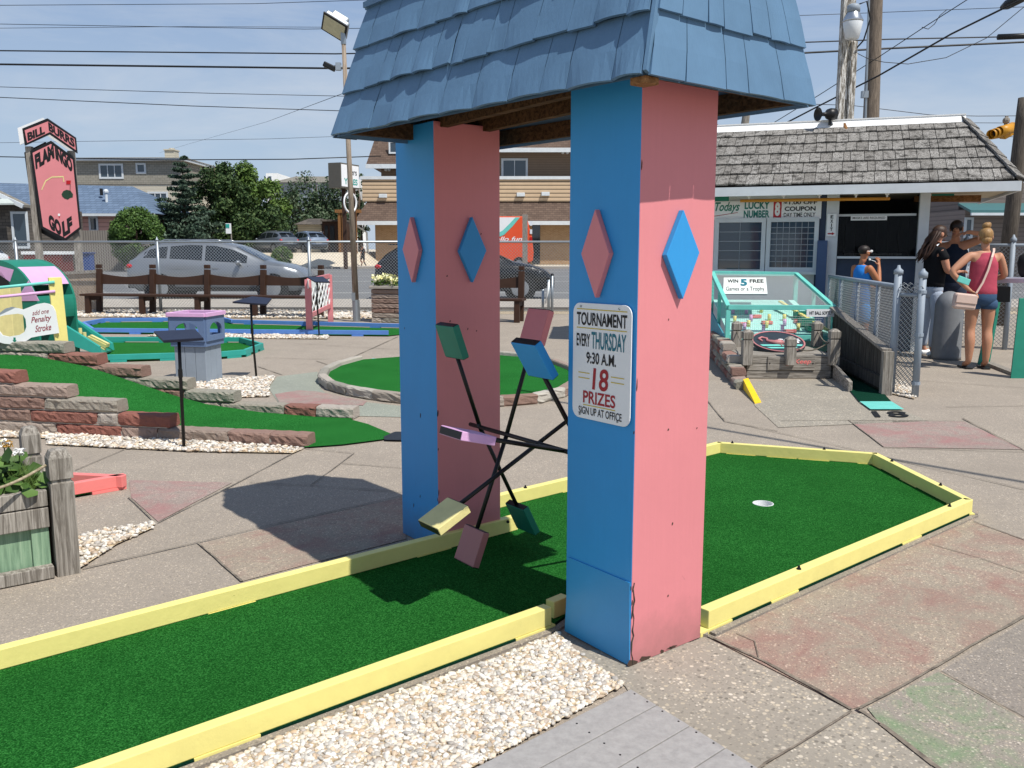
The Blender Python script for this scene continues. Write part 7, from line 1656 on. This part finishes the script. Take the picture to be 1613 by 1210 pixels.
def person(label, loc, rz, scale, skin_c, pose, group='people by the ticket booth'):
    """pose overrides joints of a standing figure 1.70 m tall facing +y"""
    t = thing('person', label, 'person', (0,0,0), group)
    J = dict(pelvis=(0,0,.93,.145,.105), waist=(0,.01,1.07,.125,.09), chest=(0,.005,1.25,.145,.10), upper=(0,-.01,1.37,.13,.085), neck0=(0,-.015,1.455,.055,.055), neck1=(0,.005,1.515,.050,.052),
        jaw=(0,.028,1.565,.058,.066), face=(0,.022,1.615,.073,.088), crown=(0,.008,1.675,.064,.078), nose=(0,.118,1.60,.012,.014),
        shL=(-.165,-.01,1.40,.062), elL=(-.235,-.03,1.13,.043), wrL=(-.25,.05,.90,.028), shR=(.165,-.01,1.40,.062), elR=(.235,-.03,1.13,.043), wrR=(.25,.05,.90,.028),
        hipL=(-.085,0,.88,.09), knL=(-.10,.02,.49,.060), caL=(-.10,-.015,.36,.056), anL=(-.10,-.02,.085,.036), toL=(-.115,.12,.03,.036,.022), hipR=(.085,0,.88,.09), knR=(.10,.02,.49,.060), caR=(.10,-.015,.36,.056), anR=(.10,-.02,.085,.036), toR=(.115,.12,.03,.036,.022))
    for k, v_ in pose.items():
        if k in J: J[k] = tuple(v_) + tuple(J[k][len(v_):]) if len(v_) < len(J[k]) else tuple(v_)
    E = [('pelvis','waist'),('waist','chest'),('chest','upper'),('upper','neck0'),('neck0','neck1'),('neck1','jaw'),('jaw','face'),('face','crown'),('face','nose'),('pelvis','hipL'),('pelvis','hipR')]
    for s_ in 'LR':
        E += [('upper','sh'+s_),('sh'+s_,'el'+s_),('el'+s_,'wr'+s_),('hip'+s_,'kn'+s_),('kn'+s_,'ca'+s_),('ca'+s_,'an'+s_),('an'+s_,'to'+s_)]
        w_ = Vector(J['wr'+s_][:3]); d = pose.get('hand'+s_); d = Vector(d).normalized() if d else (w_-Vector(J['el'+s_][:3])).normalized(); side = d.cross(V(0,0,1)) if abs(d.z) < .9 else V(0,1,0); side.normalize(); nn_ = side.cross(d)
        J['pa'+s_] = tuple(w_+d*.05)+(.026,.018); J['kb'+s_] = tuple(w_+d*.085)+(.030,.014); E += [('wr'+s_,'pa'+s_),('pa'+s_,'kb'+s_)]; curl = nn_*(-1)
        for q, (o_, L_) in enumerate(((-.033,.055),(-.011,.068),(.012,.064),(.033,.048))):
            b_ = w_+d*.10+side*o_; J[f'f{q}a{s_}'] = tuple(b_+d*L_*.35+curl*.004)+(.0095,); J[f'f{q}b{s_}'] = tuple(b_+d*L_*.75+curl*.022)+(.0085,); J[f'f{q}c{s_}'] = tuple(b_+d*L_*.9+curl*.038)+(.007,); E += [('kb'+s_,f'f{q}a{s_}'),(f'f{q}a{s_}',f'f{q}b{s_}'),(f'f{q}b{s_}',f'f{q}c{s_}')]
        J['th0'+s_] = tuple(w_+d*.055+side*(-.04)+curl*.01)+(.011,); J['th1'+s_] = tuple(w_+d*.095+side*(-.05)+curl*.022)+(.009,); E += [('pa'+s_,'th0'+s_),('th0'+s_,'th1'+s_)]
    sm = skinmat(skin_c); skinned('body', J, E, sm, t, 2)
    hd = Vector(J['face'][:3]); fw = pose.get('look', (0,1,0)); fw = Vector(fw).normalized(); rt = fw.cross(V(0,0,1)).normalized(); up_ = rt.cross(fw)
    rotm = Matrix((rt, fw, up_)).transposed()
    for s_ in (-1, 1):
        mb = MB(); mb.ball(hd+rotm@V(.076*s_,-.005,-.005), (.012,.026,.034), 8, 6); mb.build('ear', sm, t, True)
        mb = MB(); mb.ball(hd+rotm@V(.031*s_,.082,.012), (.013,.008,.008), 8, 5); mb.build('eye', paint('#1c1512', .3), t, True)
    mb = MB(); mb.ball(hd+rotm@V(0,.088,-.05), (.024,.008,.006), 8, 5); mb.build('mouth', paint('#8d4a42', .5), t, True)
    def fin(): t.location = loc; t.rotation_euler = (0,0,R(rz)); t.scale = (scale,)*3; WORLD_LOC[t.name] = tuple(loc)
    return t, J, fin, rotm, hd
def shell(name, J, spec, edges, m, t, sub=2):
    """garment: joints of the body with radii grown"""
    nodes = {}
    for k, (src, g_) in spec.items():
        j = J[src] if isinstance(src, str) else src; r_ = j[3:] if len(j) > 4 else (j[3], j[3]); nodes[k] = tuple(j[:3])+(r_[0]+g_, r_[1]+g_)
    return skinned(name, nodes, edges, m, t, sub)
def lerpj(J, a, b, f, r_=None):
    p = Vector(J[a][:3]).lerp(Vector(J[b][:3]), f); ra = J[a][3]; rb = J[b][3]; q = ra+(rb-ra)*f if r_ is None else r_; return (p.x, p.y, p.z, q, q)
def rings(mb, rr, n=20):
    vs = []
    for x, y, z, a, b in rr:
        for k in range(n): th = 2*math.pi*k/n; vs.append((x+a*math.cos(th), y+b*math.sin(th), z))
    fs = [(i*n+k, i*n+(k+1) % n, (i+1)*n+(k+1) % n, (i+1)*n+k) for i in range(len(rr)-1) for k in range(n)]
    mb.add(vs, fs + [tuple(range(n-1,-1,-1)), tuple(range((len(rr)-1)*n, len(rr)*n))])
def torso_shirt(J, t, m, sleeves=None, hem=.0, grow=.0):
    mb = MB(); p, w_, c, u_, nk = J['pelvis'], J['waist'], J['chest'], J['upper'], J['neck0']; g = grow
    mid = lambda a, b, f: tuple(a[i]+(b[i]-a[i])*f for i in range(3))
    rr = [(p[0],p[1],p[2]-hem,p[3]+g+.008,p[4]+g+.008), (p[0],p[1],p[2]+.05,p[3]+g,p[4]+g), (*w_[:3],w_[3]+g,w_[4]+g), (*mid(w_,c,.55),c[3]+g-.004,c[4]+g-.004), (*mid(c,u_,.25),c[3]+g-.002,c[4]+g), (*mid(c,u_,.75),c[3]+g-.014,c[4]+g-.012)]
    if sleeves: rr += [(u_[0],u_[1],u_[2]+.03,.150,.085+g*.4), (u_[0],u_[1],u_[2]+.062,.105,.068), (nk[0],nk[1],nk[2]+.0,.062,.060)]
    else: rr += [(u_[0],u_[1],u_[2]-.0,.118,.084+g*.4), (u_[0],u_[1],u_[2]+.035,.102,.074), (u_[0],u_[1],u_[2]+.062,.092,.062)]
    rr = [(x+random.uniform(-.003,.003), y, z, a*random.uniform(.985,1.015), b*random.uniform(.98,1.02)) for x, y, z, a, b in rr]; rings(mb, rr)
    if sleeves:
        for s_ in 'LR':
            a = Vector(J['sh'+s_][:3]); b = a.lerp(Vector(J['el'+s_][:3]), sleeves); mb.tube([a.lerp(Vector(J['upper'][:3]), .45)+V(0,0,.0), a+V(0,0,-.006), a.lerp(b,.5), b], [.062,.070,.068,.070], 14)
    o = mb.build('shirt', m, t, True); ss_ = o.modifiers.new('sub','SUBSURF'); ss_.levels = ss_.render_levels = 1; return o
def trousers(J, t, m, to=.35, name='shorts', grow=.018, ankle=False):
    mb = MB(); p = J['pelvis']; hl, hr2 = J['hipL'], J['hipR']
    rings(mb, [(p[0],p[1],p[2]+.065,p[3]-.004,p[4]+.0), (p[0],p[1],p[2],p[3]+.008,p[4]+.012), (p[0],p[1]-.004,p[2]-.07,p[3]+.012,p[4]+.012), (p[0],p[1],p[2]-.13,p[3]-.02,p[4]-.01), (p[0],p[1],p[2]-.16,p[3]*.4,p[4]*.5)])
    for s_ in 'LR':
        h, k, c, a = [Vector(J[q+s_][:3]) for q in ('hip','kn','ca','an')]; r0 = J['hip'+s_][3]
        if ankle: mb.tube([h+V(0,0,.02), h.lerp(k,.35), h.lerp(k,.75), k, k.lerp(c,.8), c.lerp(a,.5), a.lerp(c,.1)], [r0*.98, r0*.98, .078, .068, .064, .055, .050], 16)
        else: e = h.lerp(k, to); mb.tube([h+V(0,0,.02), h.lerp(e,.5), e], [r0*.99, r0*1.0, r0*.98], 16)
    o = mb.build(name, m, t, True); ss_ = o.modifiers.new('sub','SUBSURF'); ss_.levels = ss_.render_levels = 1; return o
def strands(t, hd, rotm, m, n, length, rad, seed, back=.1):
    rnd = random.Random(seed); mb = MB()
    for i in range(n):
        a = rnd.uniform(math.pi*.02, math.pi*.98)+math.pi; e = rnd.uniform(.1,1.1); x, y, z = math.cos(a)*math.cos(e)*.082, math.sin(a)*math.cos(e)*.095, math.sin(e)*.095+.01
        top_ = (x*.5, y*.3+.03, .115-.02*abs(x)/.08); L_ = length*rnd.uniform(.75,1.1); ph = rnd.uniform(0,6.28); xs = math.copysign(.085, x)*rnd.uniform(.35,1.1); yb = -.075*rnd.uniform(.3,1.15)-.01
        P = [top_, (x*1.02, y*1.0, z), (xs, yb, -.04)] + [(xs*(1+.1*math.sin(ph+q))+.01*math.sin(ph+2.2*q), yb-back*q/4*.5+.012*math.cos(ph+1.9*q), -.04-L_*q/4) for q in (1,2,3,4)]
        mb.tube([hd+rotm@V(*p) for p in P], [rad*.7, rad, rad, rad, rad*.95, rad*.8, rad*.25], 6)
    return mb.build('hair_strands', m, t, True)
def hair(t, hd, rotm, m, cuts, name='hair'):
    mb = MB()
    for (x, y, z), r_ in cuts: mb.ball(hd+rotm@V(x,y,z), r_, 14, 8, rot=rotm)
    return mb.build(name, m, t, True)
def hairmat(c, c2):
    t = NT('hair'); n = t.noise(6, 6, .7, t.obj((22,22,1.5)), .4); t.bump(n, .5, .006); return t.done(t.ramp(n, [(.35, c2), (.65, c)]), .5, 0, .4)
# woman in the pink top, back to the viewer
t, J, fin, rm, hd = person('person in pink tank top and denim shorts leaning on the counter', tuple(G(1537,581)), -8, .985, '#b9866a',
    dict(elL=(-.40,-.08,1.19), wrL=(-.20,-.10,.99), handL=(.8,-.3,-.5), elR=(.275,.06,1.14), wrR=(.20,.30,1.10), handR=(-.3,.9,0), look=(.05,1,-.25), pelvis=(0,0,.93,.165,.125), waist=(0,.0,1.07,.15,.115), chest=(0,0,1.24,.155,.115), hipL=(-.09,0,.86,.105), hipR=(.09,0,.86,.105), caL=(-.10,-.02,.35,.066), caR=(.10,-.02,.35,.066)))
torso_shirt(J, t, cloth('#b04a5c'), None, .06, .010); trousers(J, t, cloth('#3d5573'), .36, 'shorts', .018)
hm = hairmat('#b08a55', '#6a4a2c'); hair(t, hd, rm, hm, [((0,-.018,.022),(.083,.094,.095)), ((0,-.05,-.05),(.06,.045,.05)), ((.0,-.045,.125),(.052,.05,.042)), ((.02,-.055,.14),(.03,.03,.028))])
for s_ in 'LR':
    a = Vector(J['an'+s_][:3]); b = Vector(J['to'+s_][:3]); mb = MB(); mb.prism([V(a.x-.045,a.y-.06,.004), V(a.x+.045,a.y-.06,.004), V(b.x+.05,b.y+.06,.004), V(b.x-.05,b.y+.06,.004)], (0,0,.018)); mb.build('sandal', M['black'], t, bevel=.006)
fin()
bagm = paint('#cdb3a6', .5, .08)
wl = G(1537,581); bag = thing('shoulder_bag', 'small beige shoulder bag hanging at the hip of the person in pink', 'bag', tuple(D(1519,474,wl.y-.16))); c = D(1519,475,wl.y-.17)
rb2 = Matrix.Rotation(R(6),3,'Y'); mb = MB(); mb.box(c, (.27,.09,.19), rot=rb2); mb.build('body', bagm, bag, bevel=.03); mb = MB(); mb.box(c+rb2@V(0,-.05,.03), (.25,.012,.10), rot=rb2); mb.build('flap', bagm, bag, bevel=.005)
mb = MB(); P = [D(x,y,wl.y+dy) for x, y, dy in ((1538,462,-.17),(1548,446,-.16),(1557,425,-.15),(1563,405,-.14),(1566,395,-.10),(1566,391,-.02))]
vs = []
for p in P: vs += [p-V(.013,0,0), p+V(.013,0,0)]
mb.add(vs+[q+V(0,.006,0) for q in vs], [(2*i,2*i+1,2*i+3,2*i+2) for i in range(len(P)-1)]+[(12+2*i,12+2*i+2,12+2*i+3,12+2*i+1) for i in range(len(P)-1)]); mb.build('strap', bagm, bag)
mb = MB(); mb.box(D(1518,442,wl.y-.16), (.15,.02,.075), rot=Matrix.Rotation(R(20),3,'Y')); tag(mb.build('phone', M['mint'], None, bevel=.006), 'mint cased phone in the hand of the person in pink', 'phone')
# woman in black tee facing right
t, J, fin, rm, hd = person('person with long dark hair, black t-shirt and pale jeans holding a phone', tuple(G(1462,561)), -82, 1.02, '#b98268',
    dict(elL=(-.20,.05,1.13), wrL=(-.09,.28,1.13), elR=(.21,.05,1.13), wrR=(.06,.30,1.12), handL=(.4,.9,.1), handR=(-.3,.9,.1), look=(.1,1,-.35), jaw=(0,.045,1.56), face=(0,.045,1.61), crown=(0,.03,1.67), nose=(0,.138,1.585), chest=(0,.015,1.25,.155,.12), waist=(0,.01,1.07,.135,.11)))
torso_shirt(J, t, cloth('#17181b'), .5, .05, .016); trousers(J, t, cloth('#9fa9b8'), .4, 'jeans', .018, True)
hm = hairmat('#4a3124', '#1e1410'); hair(t, hd, rm, hm, [((0,-.015,.028),(.085,.098,.09)), ((0,-.075,-.05),(.078,.04,.10))]); strands(t, hd, rm, hm, 46, .36, .013, 5)
for s_ in 'LR':
    a = Vector(J['an'+s_][:3]); mb = MB(); mb.ball(a+V(0,.05,-.045), (.05,.13,.045), 12, 7); mb.build('shoe', M['white'], t, True)
text('SOUTH', t, V(-.07,.145,1.30), (1,0,0), (0,0,1), .14, .05, M['signwhite'], bold=.03) if False else None
fin()
mb = MB(); mb.box(D(1506,423,11.95), (.02,.07,.14), rot=Matrix.Rotation(R(35),3,'Y')); tag(mb.build('phone', M['black'], None, bevel=.005), 'dark phone held by the person in the black t-shirt', 'phone')
# man behind, arm raised to the fence post
t, J, fin, rm, hd = person('person in dark navy tank top resting a raised arm on the fence', (D(1492,560,12.7).x, 12.7, 0), 150, 1.07, '#a87558',
    dict(elL=(-.40,.02,1.52), wrL=(-.16,.16,1.57), handL=(.8,.3,-.2), elR=(.27,.02,1.15), wrR=(.22,.22,1.05), shL=(-.18,-.01,1.43), look=(.25,1,-.2), chest=(0,0,1.25,.16,.115)))
torso_shirt(J, t, cloth('#1b2433'), None, .08, .012); trousers(J, t, cloth('#2a3142'), .8, 'shorts', .022)
hair(t, hd, rm, hairmat('#2c1c18', '#140c0a'), [((0,-.012,.03),(.082,.095,.085))])
for s_ in 'LR':
    a = Vector(J['an'+s_][:3]); mb = MB(); mb.ball(a+V(0,.05,-.045), (.05,.13,.045), 12, 7); mb.build('shoe', M['black'], t, True)
fin()
# boy in blue tank
t, J, fin, rm, hd = person('child in bright blue tank top and white sunglasses by the booth', (D(1354,500,11.6).x, 11.6, 0), -72, .87, '#a9704f',
    dict(elR=(.20,.14,1.16), wrR=(.07,.24,1.40), handR=(-.3,.1,.9), elL=(-.21,.03,1.14), wrL=(-.12,.25,1.10), look=(0,1,0), jaw=(0,.028,1.565,.06,.068), face=(0,.022,1.615,.078,.092), crown=(0,.008,1.68,.068,.082)))
torso_shirt(J, t, cloth('#2f7fd0'), None, .14, .014); trousers(J, t, cloth('#3f93dc'), .85, 'shorts', .024)
hair(t, hd, rm, hairmat('#2a1d16', '#120c09'), [((0,-.012,.034),(.078,.090,.072))])
mb = MB()
for s_ in (-1, 1): mb.ball(hd+rm@V(.036*s_,.088,.014), (.034,.014,.022), 10, 6, rot=rm); mb.beam(hd+rm@V(.07*s_,.075,.016), hd+rm@V(.084*s_,-.02,.012), .006, .014)
mb.build('sunglasses', M['white'], t, True); mb = MB()
for s_ in (-1, 1): mb.ball(hd+rm@V(.037*s_,.097,.013), (.026,.009,.016), 10, 6, rot=rm)
mb.build('lens', M['glassblue'], t, True)
for s_ in 'LR':
    a = Vector(J['an'+s_][:3]); mb = MB(); mb.ball(a+V(0,.05,-.045), (.05,.13,.045), 12, 7); mb.build('shoe', M['white'], t, True)
fin()
mb = MB(); a, b = D(1370,409,11.4), D(1379,412,11.35); mb.cyl(a, b, .004, n=6); mb.ball(a, .014, 8, 6); tag(mb.build('lollipop', M['white'], None, True), 'lollipop stick held at the mouth of the child in blue', 'lollipop')
# far pedestrian
t, J, fin, rm, hd = person('distant person in dark clothes on the far pavement left of the motel', (D(572,421,72).x, 72, .0), 60, 1.03, '#8a5f48', dict(knL=(-.10,.16,.50), anL=(-.10,.10,.10), toL=(-.11,.24,.05), knR=(.10,-.02,.49), anR=(.10,-.22,.11), toR=(.11,-.10,.03)), None)
torso_shirt(J, t, cloth('#1a1b1f'), .8, .05, .014); trousers(J, t, cloth('#17181c'), .5, 'trousers', .018, True); hair(t, hd, rm, hairmat('#1a1412','#0c0908'), [((0,-.012,.03),(.082,.095,.085))]); fin()
